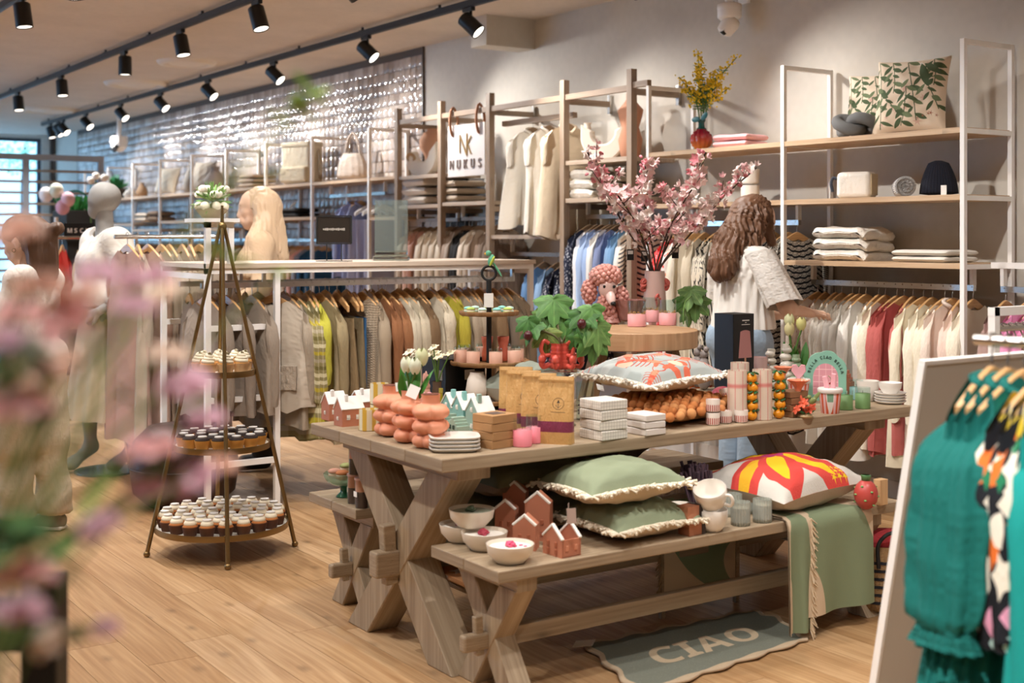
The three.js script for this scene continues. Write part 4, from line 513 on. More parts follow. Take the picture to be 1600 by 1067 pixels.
// ---------------------------------------------------------------- cushions
function pillowGeo(w, d, h, n = 28, sag = 0, pinch = 0.1) {
  const side = e => { const g = grid(n, n, (a, b) => { let x = a * 2 - 1, z = b * 2 - 1; const px = x * (1 - pinch * (1 - z * z) * (Math.abs(x))), pz = z * (1 - pinch * (1 - x * x) * Math.abs(z)); const t = Math.pow(Math.max(0, (1 - x * x)), 0.42) * Math.pow(Math.max(0, (1 - z * z)), 0.42); const wr = 0.014 * (Math.sin(x * 9 + z * 5) * Math.sin(z * 7) + 0.6 * Math.sin(x * 17 - z * 11) * (x * x + z * z)); return [px * w / 2, e * h / 2 * t * (1 + wr * 6) - sag * (x * x + z * z) * 0.5, pz * d / 2]; }); return g; };
  return { top: side(1), bottom: side(-1) };
}
function fringeGeo(w, d, len, n, y, seed, pinch = 0.1, sag = 0, jit = 1) { reseed(seed); const l = []; for (let s = 0; s < 4; s++) for (let i = 0; i <= n; i++) { const q = i / n * 2 - 1 + rr(-0.5, 0.5) / n; let x = s % 2 ? (s === 1 ? 1 : -1) : q, z = s % 2 ? q : (s === 0 ? 1 : -1); const px = x * (1 - pinch * (1 - z * z) * Math.abs(x)), pz = z * (1 - pinch * (1 - x * x) * Math.abs(z)); const dir = s % 2 ? [Math.sign(x), 0] : [0, Math.sign(z)]; const a = V3(px * w / 2, y - sag * (x * x + z * z) * 0.5, pz * d / 2), b = a.clone().add(V3(dir[0] * len * rr(0.7, 1.1) + rr(-0.4, 0.4) * len * jit, rr(-0.5, 0.25) * len, dir[1] * len * rr(0.7, 1.1) + rr(-0.4, 0.4) * len * jit)); l.push(rod(a, b, len * 0.16, len * 0.22, 4)); } return l; }
function cushion(pos, turn, tilt, label, w, d, h, topM, botM, o = {}) {
  const t = thing('cushion', label, 'cushion', pos, turn, o.group); const inner = new THREE.Group(); inner.name = 'cover'; inner.rotation.set(tilt[0], 0, tilt[1]); const g = pillowGeo(w, d, h, 28, o.sag ?? 0);
  const y = h / 2; const place = gg => { gg = mv(gg, 0, 0, 0, tilt[0], 0, tilt[1]); return mv(gg, 0, y, 0); };
  mesh('cover', place(g.top), topM, t); mesh('backing', place(g.bottom), botM, t);
  if (o.fringe) { const f = mesh('fringe', place(merge(fringeGeo(w, d, o.fringe, o.nf ?? 60, 0, 9, 0.1, o.sag ?? 0))), o.fringeM ?? std(0xece4d6, 0.95), t); f.userData.kind = 'stuff'; }
  return t;
}
const T_lob = canvasTex(512, 512, (c, w, h) => { reseed(88); const el = (x, y, a, b, r, col) => { c.fillStyle = col; c.beginPath(); c.ellipse(x, y, a, b, r, 0, 6.3); c.fill(); }; c.fillStyle = '#a9afac'; c.fillRect(0, 0, w, h); for (let i = 0; i < 14; i++) el(rr(0, w), rr(0, h), rr(30, 70), rr(18, 40), rr(0, 3), ['#939c9a', '#b9beba', '#9fa7a4'][i % 3]);
  el(90, 420, 120, 90, 0.4, '#3d86ab'); el(40, 330, 70, 50, 0.2, '#5b9cba'); el(200, 470, 60, 40, 0, '#17171c'); el(300, 490, 50, 30, 0.4, '#222026');
  const lob = (x, y, r, s) => { c.save(); c.translate(x, y); c.rotate(r); c.scale(s, s); for (let k = 0; k < 5; k++) { c.fillStyle = k % 2 ? '#c9533d' : '#dc7459'; c.beginPath(); c.ellipse(-k * 22, 0, 22, 26 - k * 3, 0, 0, 6.3); c.fill(); } c.fillStyle = '#e38a6c'; c.beginPath(); c.ellipse(34, 0, 34, 26, 0, 0, 6.3); c.fill(); c.strokeStyle = '#b9452f'; c.lineWidth = 8; c.lineCap = 'round'; for (const d of [-1, 1]) { c.beginPath(); c.moveTo(50, d * 16); c.quadraticCurveTo(90, d * 50, 120, d * 40); c.stroke(); c.fillStyle = '#d6694d'; c.beginPath(); c.ellipse(138, d * 36, 34, 17, d * 0.3, 0, 6.3); c.fill(); for (let k = 0; k < 5; k++) { c.lineWidth = 5; c.beginPath(); c.moveTo(20 - k * 20, d * 18); c.quadraticCurveTo(20 - k * 22, d * 46, 4 - k * 22, d * 60); c.stroke(); } } for (let k = -2; k < 3; k++) { c.fillStyle = '#cf6049'; c.beginPath(); c.ellipse(-122, k * 13, 20, 8, k * 0.25, 0, 6.3); c.fill(); } c.restore(); };
  lob(330, 150, 0.6, 1.15); lob(160, 180, 2.4, 0.9); lob(380, 360, -0.9, 1.05); lob(470, 60, 2.0, 0.8); lob(180, 330, 0.2, 0.8); lob(60, 90, 1.0, 0.8); lob(430, 470, -2.4, 0.8); lob(270, 260, 1.6, 0.7); el(430, 250, 40, 26, 0.5, '#eac5ad'); el(260, 60, 46, 26, 0.2, '#e8b9a0'); });
const T_flow = canvasTex(512, 512, (c, w, h) => { c.fillStyle = '#d3cdc3'; c.fillRect(0, 0, w, h); c.translate(190, 270); c.scale(1.35, 1.2); for (let i = 0; i < 7; i++) { c.save(); c.rotate(i * 0.898 + 0.3 + (i % 3) * 0.12); c.scale(1 + (i % 3) * 0.18, 1.15 - (i % 2) * 0.3); c.fillStyle = '#d7473f'; c.beginPath(); c.moveTo(0, 0); c.bezierCurveTo(90, -110, 220, -90, 300, 0); c.bezierCurveTo(220, 70, 90, 60, 0, 0); c.fill(); c.fillStyle = i % 2 ? '#f0b62a' : '#f3c21f'; c.beginPath(); c.moveTo(20, -4); c.bezierCurveTo(100, -70, 180, -50, 230, -4); c.bezierCurveTo(170, 10, 90, 20, 20, -4); c.fill(); c.restore(); } c.fillStyle = '#c53a77'; for (let i = 0; i < 6; i++) { c.save(); c.rotate(i * 1.05); blob(c, 26, 0, 18, 3, 0.2); c.restore(); } c.setTransform(1, 0, 0, 1, 0, 0); c.fillStyle = '#f2cf1f'; for (let i = 0; i < 9; i++) blob(c, 440 + (i % 3) * 26, 330 + Math.floor(i / 3) * 30, 16, 5, 0.4); });
const lobM = std(0xffffff, 0.9, { map: T_lob, bumpMap: T_weave, bumpScale: 0.001 }), flowM = std(0xffffff, 1, { map: T_flow, bumpMap: T_weave, bumpScale: 0.003 });
{ // orange pompom cushion
  const p = W(3.91, 3.41, TT); const t = thing('pompom_cushion', 'orange wool pompom cushion lying under the lobster print cushion', 'cushion', p, 0.22); const om = std(0xdb8b4e, 1, { bumpMap: T_weave, bumpScale: 0.002 }), w = 0.44, d = 0.5, h = 0.12;
  const g = pillowGeo(w * 0.92, d * 0.92, h * 0.8); mesh('cover', mv(g.top, 0, 0.04, 0, 0, 0, 0, [1, 0.8, 1]), om, t); mesh('backing', mv(g.bottom, 0, 0.045, 0), std(0xc08a55, 0.95), t); reseed(14); const ball = sph(0.0185, 0, 0, 0, 1, 10); const tones = [0xe2955a, 0xdb8b4e, 0xe9a468].map(c => std(c, 1, { bumpMap: T_weave, bumpScale: 0.002 }));
  for (let j = 0; j < 15; j++) for (let i = 0; i < 12; i++) { const x = (i + (j % 2) * 0.5) / 11.5 * 2 - 1, z = j / 14 * 2 - 1; const tt = Math.pow(Math.max(0.02, 1 - x * x), 0.5) * Math.pow(Math.max(0.02, 1 - z * z), 0.5); const o = mesh('pompom', ball, tones[Math.floor(rnd() * 3)], t); o.position.set(x * w / 2 * 0.98 + rr(-0.004, 0.004), 0.045 + h * 0.45 * tt + rr(-0.003, 0.004), z * d / 2 * 0.98 + rr(-0.004, 0.004)); o.rotation.set(rr(0, 3), rr(0, 3), 0); o.scale.setScalar(rr(0.9, 1.12)); }
  one('care_label', 'black and white label sticking out under the lobster cushion', 'label', [mv(box(0.03, 0.001, 0.075), 0, 0, 0, 0.2, 0, -0.3), mv(box(0.012, 0.0015, 0.06), 0.003, 0.001, 0, 0.2, 0, -0.3)], M.tag, put(938, 645).add(V3(0, 0.105, 0)), AW);
  const c = p.clone().add(V3(-0.03, 0.122, 0.05)); cushion(c, 0.12, [0.03, -0.04], 'lobster and fish print cushion with cream fringe on top of the pompom cushion', 0.4, 0.46, 0.135, lobM, linen(0xd8c5a6), { fringe: 0.028, nf: 70, sag: 0.012 });
}
// ---------------------------------------------------------------- riser with poodle, vase, candles
const RT = 1.1;
const RC = onY(987, 514, RT); RC.y = TT;
{
  const t = thing('round_riser', 'round wooden riser carrying the poodle vase and pink candles', 'stand', RC), r = 0.285, h = RT - TT; mesh('top', metric(rbox(0.001, 0.001, 0.001)), M.pale, t).visible = true; t.remove(t.children[0]);
  mesh('disc', metric(lathe([[0, h], [r - 0.004, h], [r, h - 0.004], [r, h - 0.07], [r - 0.004, h - 0.074], [0, h - 0.074]], 64), 'x'), std(0xc3a17c, 0.5, { map: T_pale }), t);
  for (const [lx, lz] of [[-0.16, 0.14], [-0.08, -0.2], [0.17, -0.17], [-0.02, 0.21]]) { mesh('leg', metric(bar([lx * 0.7, h - 0.07, lz * 0.7], [lx, 0.01, lz], 0.04), 'y'), std(0xb08f6b, 0.5, { map: T_pale }), t); }
}
const onR = (px, py) => onY(px, py, RT);
{ // poodle
  const p = onR(948, 503), t = thing('poodle_vase', 'pink ceramic poodle vase with curly fur on the riser', 'vase', p, AW - 0.0), fur = glaze(0xdca095, 0.3), face = glaze(0xe6c3ba, 0.3); reseed(61);
  const curls = (cx, cy, cz, rx, ry, rz, n, r) => { const l = [ell(rx, ry, rz, cx, cy, cz)]; for (let i = 0; i < n; i++) { const k = (i + 0.5) / n, ph = Math.acos(1 - 2 * k), th = i * 2.4; l.push(sph(r * rr(0.85, 1.15), cx + Math.cos(th) * Math.sin(ph) * rx, cy + Math.cos(ph) * ry, cz + Math.sin(th) * Math.sin(ph) * rz, 1, 8)); } return l; };
  const topk = mesh('topknot', curls(-0.005, 0.19, 0, 0.058, 0.04, 0.055, 90, 0.012), fur, t); mesh('ear', curls(-0.072, 0.125, -0.005, 0.026, 0.045, 0.03, 40, 0.01), fur, t); mesh('ear', curls(0.058, 0.095, -0.0, 0.028, 0.048, 0.028, 40, 0.01), fur, t); mesh('body', [...curls(-0.005, 0.03, -0.01, 0.055, 0.05, 0.05, 70, 0.012), cyl(0.05, 0.062, 0.03, 0, 0.015, -0.01, 24)], fur, t);
  mesh('chest', [...curls(-0.01, 0.06, 0.03, 0.028, 0.05, 0.02, 36, 0.01)], fur, t);
  mesh('face', smooth(merge([ell(0.038, 0.05, 0.042, 0.002, 0.14, 0.018, 20), mv(ell(0.02, 0.02, 0.045, 0, 0, 0, 18), 0.012, 0.105, 0.055, 0.75, 0.1), ell(0.03, 0.03, 0.03, 0, 0.09, 0.0, 16)])), face, t); mesh('nose', ell(0.0115, 0.009, 0.009, 0.02, 0.08, 0.09), M.black, t); for (const x of [-0.014, 0.026]) mesh('eye', ell(0.0055, 0.0065, 0.004, x, 0.148, 0.056), M.black, t);
  const tray = onR(975, 505), d = thing('ruffled_dish', 'dusty pink ruffled ceramic pot behind the poodle', 'vase', tray.clone().add(V3(-0.05, 0, -0.07))); mesh('pot', grid(60, 14, (q, s) => { const th = q * 6.2832, r = (s < 0.02 ? 0 : 0.045 + 0.03 * s) * (1 + (s > 0.75 ? 0.09 * Math.sin(th * 12) : 0)); return [Math.cos(th) * r, s * 0.105, Math.sin(th) * r]; }, true), glaze(0xa9776f, 0.35), d);
}
scene.getObjectByName('poodle_vase').scale.setScalar(1.14);
// tall pink vase with coral knots and blossom branches
const BV = onR(1023, 497), BVt = 0.232;
{
  const t = thing('knot_vase', 'tall pale pink vase with coral knot handles holding blossom branches', 'vase', BV); mesh('body', cone([[0, 0], [0.057, 0], [0.06, 0.004], [0.0565, 0.08], [0.052, 0.15], [0.049, BVt], [0.044, BVt], [0.046, 0.15], [0.05, 0.01], [0, 0.01]], 40), glaze(0xcfaea4, 0.35), t);
  const knot = (x, y, z) => { const l = []; for (let i = 0; i < 7; i++) l.push(mv(new THREE.TorusGeometry(0.012, 0.006, 6, 12), x + rr(-0.006, 0.006), y + (i - 3) * 0.006, z + rr(-0.006, 0.006), rr(0, 3), rr(0, 3))); return l; }; reseed(3); const kc = glaze(0xd4675c, 0.3);
  const rt = V3(FX * -1, 0, -NX), fw = V3(FZ, 0, NZ); // camera's right and the way back to the camera
  for (const [s, f, y] of [[-0.055, 0.02, 0.165], [0.056, 0.01, 0.17], [0.01, 0.056, 0.09]]) { const q = rt.clone().multiplyScalar(s).addScaledVector(fw, f); mesh('knot', knot(q.x, y, q.z), kc, t); }
}
[[995, 510, 0.041, 'pink glass candle closest to the poodle on the riser'], [1017, 503, 0.037, 'pink glass candle in the middle behind the other two on the riser'], [1043, 508, 0.039, 'pink glass candle farthest from the poodle on the riser']].forEach(([px, py, r, l]) => { const c = candle(onR(px, py), r, 0.115, pinkWax2, l, 'pink candles on the riser', 0.46); const e = []; for (let i = 0; i < 7; i++) e.push(mv(new THREE.TorusGeometry(0.006, 0.0018, 5, 8), Math.cos(i) * (r - 0.004), 0.056 + (i % 2) * 0.005, Math.sin(i) * (r - 0.004), 0, -i + 1.57)); const o = mesh('gold_print', e, std(0xd79a4a, 0.4), c); o.userData.kind = 'stuff'; });
// ---------------------------------------------------------------- blossom branches in the tall vase
const BVz = -(FZ * BV.x + NZ * BV.z);
const petalG = (len, w, cup) => grid(3, 3, (q, s) => { const ww = w * Math.sin(Math.PI * (0.1 + 0.82 * s)); return [(q - 0.5) * 2 * ww, cup * s * s + Math.abs(q - 0.5) * cup * 0.8, s * len]; });
const blossomG = (r, cup) => merge([0, 1, 2, 3, 4].map(k => mv(petalG(r, r * 0.42, cup), 0, 0, 0, 0, k * 1.2566)));
const blos = [blossomG(0.021, 0.006), blossomG(0.018, 0.011), blossomG(0.015, 0.014), mv(ell(0.006, 0.009, 0.006, 0, 0.006, 0, 7), 0, 0, 0)], blosM = [0xfde6e2, 0xf9d0d2, 0xfff5ef, 0xe9959f].map(c => std(c, 0.95, { transmission: 0.25, thickness: 0 })), twigM = std(0x4c3a30, 0.8), leafYoung = mv(ell(0.004, 0.001, 0.012, 0, 0, 0.012, 6), 0, 0, 0);
const Zb = BVz, tips = [[918, 238, 0.0], [935, 268, 0.1], [962, 300, -0.12], [1008, 248, 0.05], [985, 330, 0.15], [1103, 238, 0.0], [1088, 285, -0.1], [1060, 320, 0.15], [1182, 262, 0.0], [1118, 316, -0.08]];
tips.forEach(([px, py, dz], bi) => {
  reseed(300 + bi * 17); const tip = atZ(px, py, Zb + dz).sub(BV), base = V3(rr(-0.02, 0.02), BVt - 0.15, rr(-0.02, 0.02)), lip = base.clone().setY(BVt).add(V3(tip.x * 0.06, 0, tip.z * 0.06)), mid = lip.clone().lerp(tip, 0.5).add(V3(rr(-0.03, 0.03), 0.02, rr(-0.03, 0.03)));
  const t = thing('blossom_branch', `pink blossom branch in the tall pink vase, ${['tipped towards the cream shirts', 'second highest beside the cream shirts', 'lower one in front of the striped sweater', 'upright one in the middle', 'short one in the middle', 'tall one below the red glass vase', 'short one below the pink towels', 'short inner one above the candles', 'long one reaching towards the white mugs', 'one above the dark-haired woman'][bi]}`, 'blossom branch', BV.clone(), 0, 'blossom branches');
  const cv = new THREE.CatmullRomCurve3([base, lip, mid, tip]); mesh('stem', new THREE.TubeGeometry(cv, 20, 0.0042, 5), twigM, t);
  const sub = []; const anchors = []; for (let i = 0; i < 60; i++) anchors.push(cv.getPoint(lerp(0.56, 1, i / 59)));
  for (let k = 0; k < 4; k++) { const a = cv.getPoint(0.56 + k * 0.11), b = a.clone().add(V3(rr(-0.09, 0.09), rr(0.05, 0.13), rr(-0.09, 0.09))); sub.push(rod(a, b, 0.003, 0.0015, 5)); for (let i = 0; i < 14; i++) anchors.push(a.clone().lerp(b, rr(0.3, 1))); }
  mesh('twigs', sub, twigM, t);
  const n = 66; for (let i = 0; i < n; i++) { const a = anchors[Math.floor(rnd() * anchors.length)], d = V3(rr(-1, 1), rr(-0.5, 1), rr(-1, 1)).normalize(), g = rnd() < 0.2 ? 3 : Math.floor(rnd() * 3), o = mesh(g === 3 ? 'bud' : 'blossom', blos[g], g === 3 ? blosM[3] : blosM[Math.floor(rnd() * 3.2)], t); o.position.copy(a).addScaledVector(d, rr(0.005, 0.034)); o.quaternion.setFromUnitVectors(V3(0, 1, 0), d); o.scale.setScalar(rr(1.05, 1.5)); }
  const lv = []; for (let i = 0; i < 7; i++) { const a = anchors[Math.floor(rnd() * 60)]; lv.push(mv(leafYoung, a.x, a.y, a.z, rr(-1, 1), rr(0, 6))); } mesh('young_leaves', lv, std(0x7f8a3c, 0.6), t).userData.kind = 'stuff';
});
// black price tags around the branches
[[985, 398], [1007, 400], [1055, 395]].forEach(([px, py], i) => { const p = atZ(px, py, Zb + 0.1), t = thing('hang_tag', `black and white hang tag on the blossom stems, ${['first', 'second', 'third'][i]} from the striped sweater`, 'tag', p, AW); mesh('card', box(0.034, 0.055, 0.002), M.matBlack, t); mesh('label', box(0.026, 0.018, 0.003, 0, 0.012, 0.0005), M.tag, t); mesh('thread', rod([0, 0.027, 0], [rr(-0.02, 0.02), 0.075, -0.05], 0.0008), M.tag, t); });
// ---------------------------------------------------------------- fig branches in the red lobster pot on a glass stand
const lobeR = (() => { const T = [[0, 1], [0.16, 0.84], [0.36, 0.62], [0.55, 0.78], [0.72, 0.9], [0.9, 0.76], [1.12, 0.56], [1.35, 0.66], [1.55, 0.7], [1.85, 0.5], [2.3, 0.3], [2.7, 0.2], [3.15, 0.1]]; return th => { th = Math.abs(th); for (let i = 1; i < T.length; i++) if (th <= T[i][0]) { const k = (th - T[i - 1][0]) / (T[i][0] - T[i - 1][0]), e = k * k * (3 - 2 * k); return lerp(T[i - 1][1], T[i][1], e); } return 0.1; }; })();
const leafG = (s, sd) => grid(72, 5, (q, r) => { const th = (q - 0.5) * 6.28, R = r * s * lobeR(th) * (1 - 0.05 * Math.abs(Math.sin(th * 14)) * r); return [Math.sin(th) * R, s * (0.1 * Math.sin(th * 2 + sd) * r + 0.1 * Math.abs(Math.sin(th)) * r - 0.12 * r * r), Math.cos(th) * R]; }, true);
const T_leaf = dataTex(256, 32, (x, y) => { const th = Math.abs(x - 0.5) * 6.28; let v = 0; for (const l of [0, 0.72, 1.52]) v = Math.max(v, 1 - Math.abs(th - l) * (12 + 30 * y)); v = Math.max(0, v); const n = 0.78 + 0.22 * vn(x * 40, y * 6, 40, 6, 3); return [n * (0.8 + 0.35 * v), n * (0.85 + 0.2 * v), n * (0.8 + 0.3 * v)]; });
const figM = [0x78ad58, 0x5a9144, 0x93bd6c, 0xa3b35c].map(c => std(c, 0.55, { map: T_leaf })), LG = [leafG(0.095, 1), leafG(0.12, 2), leafG(0.08, 3)];
{
  const p = atZ(876, 578, 4.95), h = p.y - TT, st = thing('glass_pedestal', 'clear glass pedestal carrying the red lobster pot', 'stand', V3(p.x, TT, p.z)); mesh('foot', cone([[0, 0], [0.06, 0], [0.06, 0.006], [0.015, 0.02], [0.012, h - 0.03], [0.02, h - 0.008]], 32), pane, st); mesh('plate', cyl(0.085, 0.085, 0.007, 0, h - 0.0042, 0, 40), pane, st);
  const t = thing('lobster_pot', 'glossy red lobster pot with fig branches', 'vase', p), red = glaze(0xd25648, 0.28); mesh('pot', grid(48, 16, (q, s) => { const th = q * 6.2832, r = s < 0.01 ? 0 : 0.04 + 0.006 * Math.cos(th * 8) + 0.003 * Math.sin(s * 40); return [Math.cos(th) * r, s * 0.105, Math.sin(th) * r]; }, true), red, t);
  for (let i = 0; i < 7; i++) { const a = i * 0.897, x = Math.cos(a), z = Math.sin(a); const c = mesh('claw', [tube([[x * 0.045, 0.02, z * 0.045], [x * 0.075, 0.015, z * 0.075], [x * 0.085, 0.035, z * 0.085]], 0.009, 6), mv(ell(0.014, 0.02, 0.014), x * 0.078, 0.045, z * 0.078)], red, t); if (i % 2 === 0) mesh('arm', tube([[x * 0.045, 0.06, z * 0.045], [x * 0.07, 0.06, z * 0.07], [x * 0.082, 0.085, z * 0.082], [x * 0.07, 0.115, z * 0.07], [x * 0.05, 0.105, z * 0.05]], 0.008, 7), red, t); }
  const fig = (px, py, dz, leaves, fruit, label) => { const tip = atZ(px, py, 4.95 + dz).sub(p), o = thing('fig_branch', label, 'branch', p.clone(), 0, 'fig branches'); const cv = new THREE.CatmullRomCurve3([V3(rr(-0.015, 0.015), 0.03, rr(-0.015, 0.015)), V3(tip.x * 0.15, 0.12, tip.z * 0.15), tip]); mesh('stem', new THREE.TubeGeometry(cv, 14, 0.0045, 6), std(0x6d6a45, 0.7), o);
    for (const [dx, dy, s, rx, ry, m] of leaves) { const b = tip.clone().add(V3(dx * 0.562, dy, -dx * 0.827)); const l = mesh('leaf', LG[s], figM[m], o); l.position.copy(b); l.rotation.set(rx, ry, 0, 'YXZ'); mesh('petiole', rod(tip, b, 0.003), M.stem, l).applyMatrix4(new THREE.Matrix4().copy(l.matrix)); l.children[0].removeFromParent(); }
    for (const [dx, dy] of fruit) { const b = tip.clone().add(V3(dx * 0.562 + 0.03, dy, -dx * 0.827 + 0.02)); mesh('fig', mv(ell(0.018, 0.02, 0.018), b.x, b.y, b.z), std(0x4b1a1c, 0.25), o); } };
  reseed(71); const fc = AW;
  fig(865, 480, 0.05, [[0.0, 0.03, 1, 1.2, fc, 0], [0.04, -0.03, 1, 1.35, fc + 0.3, 0], [-0.03, -0.02, 0, 1.4, fc - 0.4, 2], [0.05, -0.06, 2, 1.6, fc + 0.5, 1]], [], 'tall fig branch with large leaves before the blue clothes');
  fig(845, 515, 0.0, [[-0.03, 0.02, 0, 1.1, fc - 0.8, 1], [0.02, -0.01, 0, 1.5, fc, 3], [-0.05, 0.04, 2, 1.3, fc - 0.5, 1]], [[-0.05, -0.02]], 'fig branch leaning to the tiered stand with one fruit');
  fig(912, 505, -0.08, [[0.0, 0.04, 0, 1.2, fc - 0.2, 1], [-0.03, 0.0, 0, 1.5, fc - 0.7, 1], [0.05, -0.01, 1, 1.45, fc + 0.6, 2], [0.04, -0.05, 1, 1.7, fc + 0.4, 0], [0.03, 0.06, 2, 1.2, fc, 0], [-0.01, -0.05, 2, 1.8, fc, 1]], [[-0.01, 0.0]], 'fig branch with a dark fruit hanging before the poodle');
}
{ // second fig spray beside the riser, in a slim bottle
  const p = onR(1068, 510), t = thing('fig_branch', 'bright fig leaf spray in a slim bottle at the riser edge', 'branch', p), q = atZ(1080, 462, BVz + 0.05).sub(p), fc = AW; mesh('bottle', cone([[0, 0], [0.018, 0], [0.019, 0.04], [0.008, 0.055], [0.008, 0.075]]), pane, t); mesh('stem', tube([[0, 0.01, 0], [0, 0.07, 0], [q.x, q.y, q.z]], 0.003, 5), M.stem, t);
  [[0.0, 0.03, 1, 1.15], [0.02, -0.02, 1, 1.4], [-0.03, -0.02, 0, 1.5], [-0.01, -0.07, 0, 1.6]].forEach(([dx, dy, s, rx], i) => { const l = mesh('leaf', LG[s], figM[[2, 2, 0, 2][i]], t); l.position.set(q.x + dx * 0.562, q.y + dy, q.z - dx * 0.827); l.rotation.set(rx, fc + (i - 1.5) * 0.4, 0, 'YXZ'); }); mesh('fig', ell(0.015, 0.016, 0.015, q.x + 0.03, q.y + 0.005, q.z - 0.03), std(0x5b1f22, 0.25), t); }
// ---------------------------------------------------------------- tiered stand
{
  const p = put(764, 637), t = thing('tiered_stand', 'three-tier scalloped wooden stand with black pole and ring', 'stand', p), top = 0.545, tierW = std(0xb48a5c, 0.55, { map: T_oak });
  mesh('pole', cyl(0.011, 0.011, top, 0, top / 2, 0), M.matBlack, t); mesh('ring', mv(new THREE.TorusGeometry(0.03, 0.0055, 8, 28), 0, top + 0.03, 0, 0, AW), M.matBlack, t);
  const tier = (y, r) => mesh('tier', metric(grid(96, 8, (q, s) => { const th = q * 6.2832, R = r * (1 + 0.035 * Math.cos(th * 14)); const prof = [[0, 0], [0.94, 0], [0.98, 0.004], [1, 0.012], [1, 0.02], [0.975, 0.02], [0.95, 0.01], [0.5, 0.008], [0, 0.008]][Math.round(s * 8)]; return [Math.cos(th) * R * prof[0], y + prof[1], Math.sin(th) * R * prof[0]]; }, true), 'x'), tierW, t);
  tier(0.395, 0.125); tier(0.185, 0.168); tier(0.03, 0.19); mesh('foot', cyl(0.06, 0.06, 0.03, 0, 0.015, 0), M.matBlack, t); mesh('price_tag', mv(box(0.04, 0.06, 0.001), 0.016, 0.46, 0.012, 0, AW), M.tag, t);
  reseed(19); const mac = (x, y, z, c, l, g) => { const o = thing('macaron', l, 'macaron', V3(x, y, z), rr(0, 3), g); mesh('shell', mv(ell(0.019, 0.009, 0.019), 0, 0.007, 0), c, o); mesh('shell', mv(ell(0.019, 0.009, 0.019), 0, 0.02, 0), c, o); mesh('cream', cyl(0.017, 0.017, 0.006, 0, 0.0135, 0), std(0xf0e8d8, 0.8), o); };
  for (let i = 0; i < 9; i++) { const a = i * 0.698 + 0.2, x = p.x + Math.cos(a) * 0.09, z = p.z + Math.sin(a) * 0.09; mac(x, TT + 0.404, z, std([0x8ccfc4, 0xbfe0d2, 0xb7d06a][i % 3], 0.7), `${['mint', 'pale mint', 'lime'][i % 3]} macaron on the top wooden tier`, `${['mint', 'pale mint', 'lime'][i % 3]} macarons on the top tier`); }
  for (let i = 0; i < 8; i++) { const a = i * 0.785 + 0.35; candle(V3(p.x + Math.cos(a) * 0.125, TT + 0.196, p.z + Math.sin(a) * 0.125), 0.028, 0.068, std(0xdcab94, 0.5), 'blush candle in a glass on the middle wooden tier', 'blush candles on the middle tier', 0.75); }
  [[-0.03, -0.06], [-0.065, 0.0]].forEach(([x, z], i) => { const o = thing('ribbed_bottle', ['coral ribbed bottle on the middle tier closest to the black pole', 'coral patterned bottle on the middle tier behind the candles'][i], 'bottle', V3(p.x + x + 0.02, TT + 0.196, p.z + z - 0.02)); mesh('body', cone([[0, 0], [0.022, 0], [0.024, 0.03], [0.018, 0.06], [0.024, 0.085], [0.026, 0.105], [0.018, 0.105]]), glaze(i ? 0xc96a4e : 0xe07a63, 0.3), o); });
  [[0.06, 0.1], [0.13, -0.02]].forEach(([x, z], i) => { const o = thing('round_vase', ['round white vase with coral foot on the lowest tier', 'second round white vase with coral foot on the lowest tier, nearer the pouches'][i], 'vase', V3(p.x + x, TT + 0.0395, p.z + z)); mesh('body', cone([[0, 0.008], [0.036, 0.012], [0.047, 0.05], [0.04, 0.095], [0.03, 0.115], [0.03, 0.125]]), glaze(0xe8ded2, 0.4), o); mesh('foot', cyl(0.037, 0.033, 0.012, 0, 0.007, 0), glaze(0xd8603a, 0.4), o); });
  const b = thing('parrot_figurine', 'small green parrot figurine perched on the black ring', 'figurine', p.clone().add(V3(0.01, top + 0.063, -0.005)), AW); mesh('body', smooth(merge([mv(ell(0.014, 0.026, 0.014), 0, 0.022, 0, 0, 0, -0.3), sph(0.0125, -0.012, 0.052, 0.002), mv(ell(0.005, 0.04, 0.004), 0.025, -0.015, -0.004, 0, 0, 0.55)])), glaze(0x63b08c, 0.35), b); mesh('beak', ell(0.006, 0.005, 0.004, -0.024, 0.05, 0.003), std(0xe3b13c, 0.4), b); mesh('wing', mv(ell(0.006, 0.024, 0.008), 0.004, 0.018, 0.012, 0, 0, -0.45), glaze(0xb9c94a, 0.35), b);
}
{ // black cartons
  const p = put(706, 634); for (let i = 0; i < 2; i++) { const t = thing('black_carton', ['lower matt black carton behind the mint houses', 'upper matt black carton with white label behind the mint houses'][i], 'box', p.clone().setY(TT + i * 0.07), 0.0); mesh('carton', rbox(0.2, i ? 0.14 : 0.07, 0.2, 0.002, -0.02, i ? 0.07 : 0.035, -0.02), M.black, t); if (i) { mesh('label', box(0.001, 0.042, 0.05, 0.0805, 0.07, -0.04), M.tag, t); mesh('label', box(0.05, 0.042, 0.001, 0.03, 0.07, 0.0805), std(0xb9b6b0, 0.7), t); } } }
cushion(W(4.42, 3.08, TT), 0.3, [0, 0], 'pale sage cushion lying behind the lobster pot', 0.26, 0.3, 0.2, linen(0x8d9488), linen(0xa09c8e));
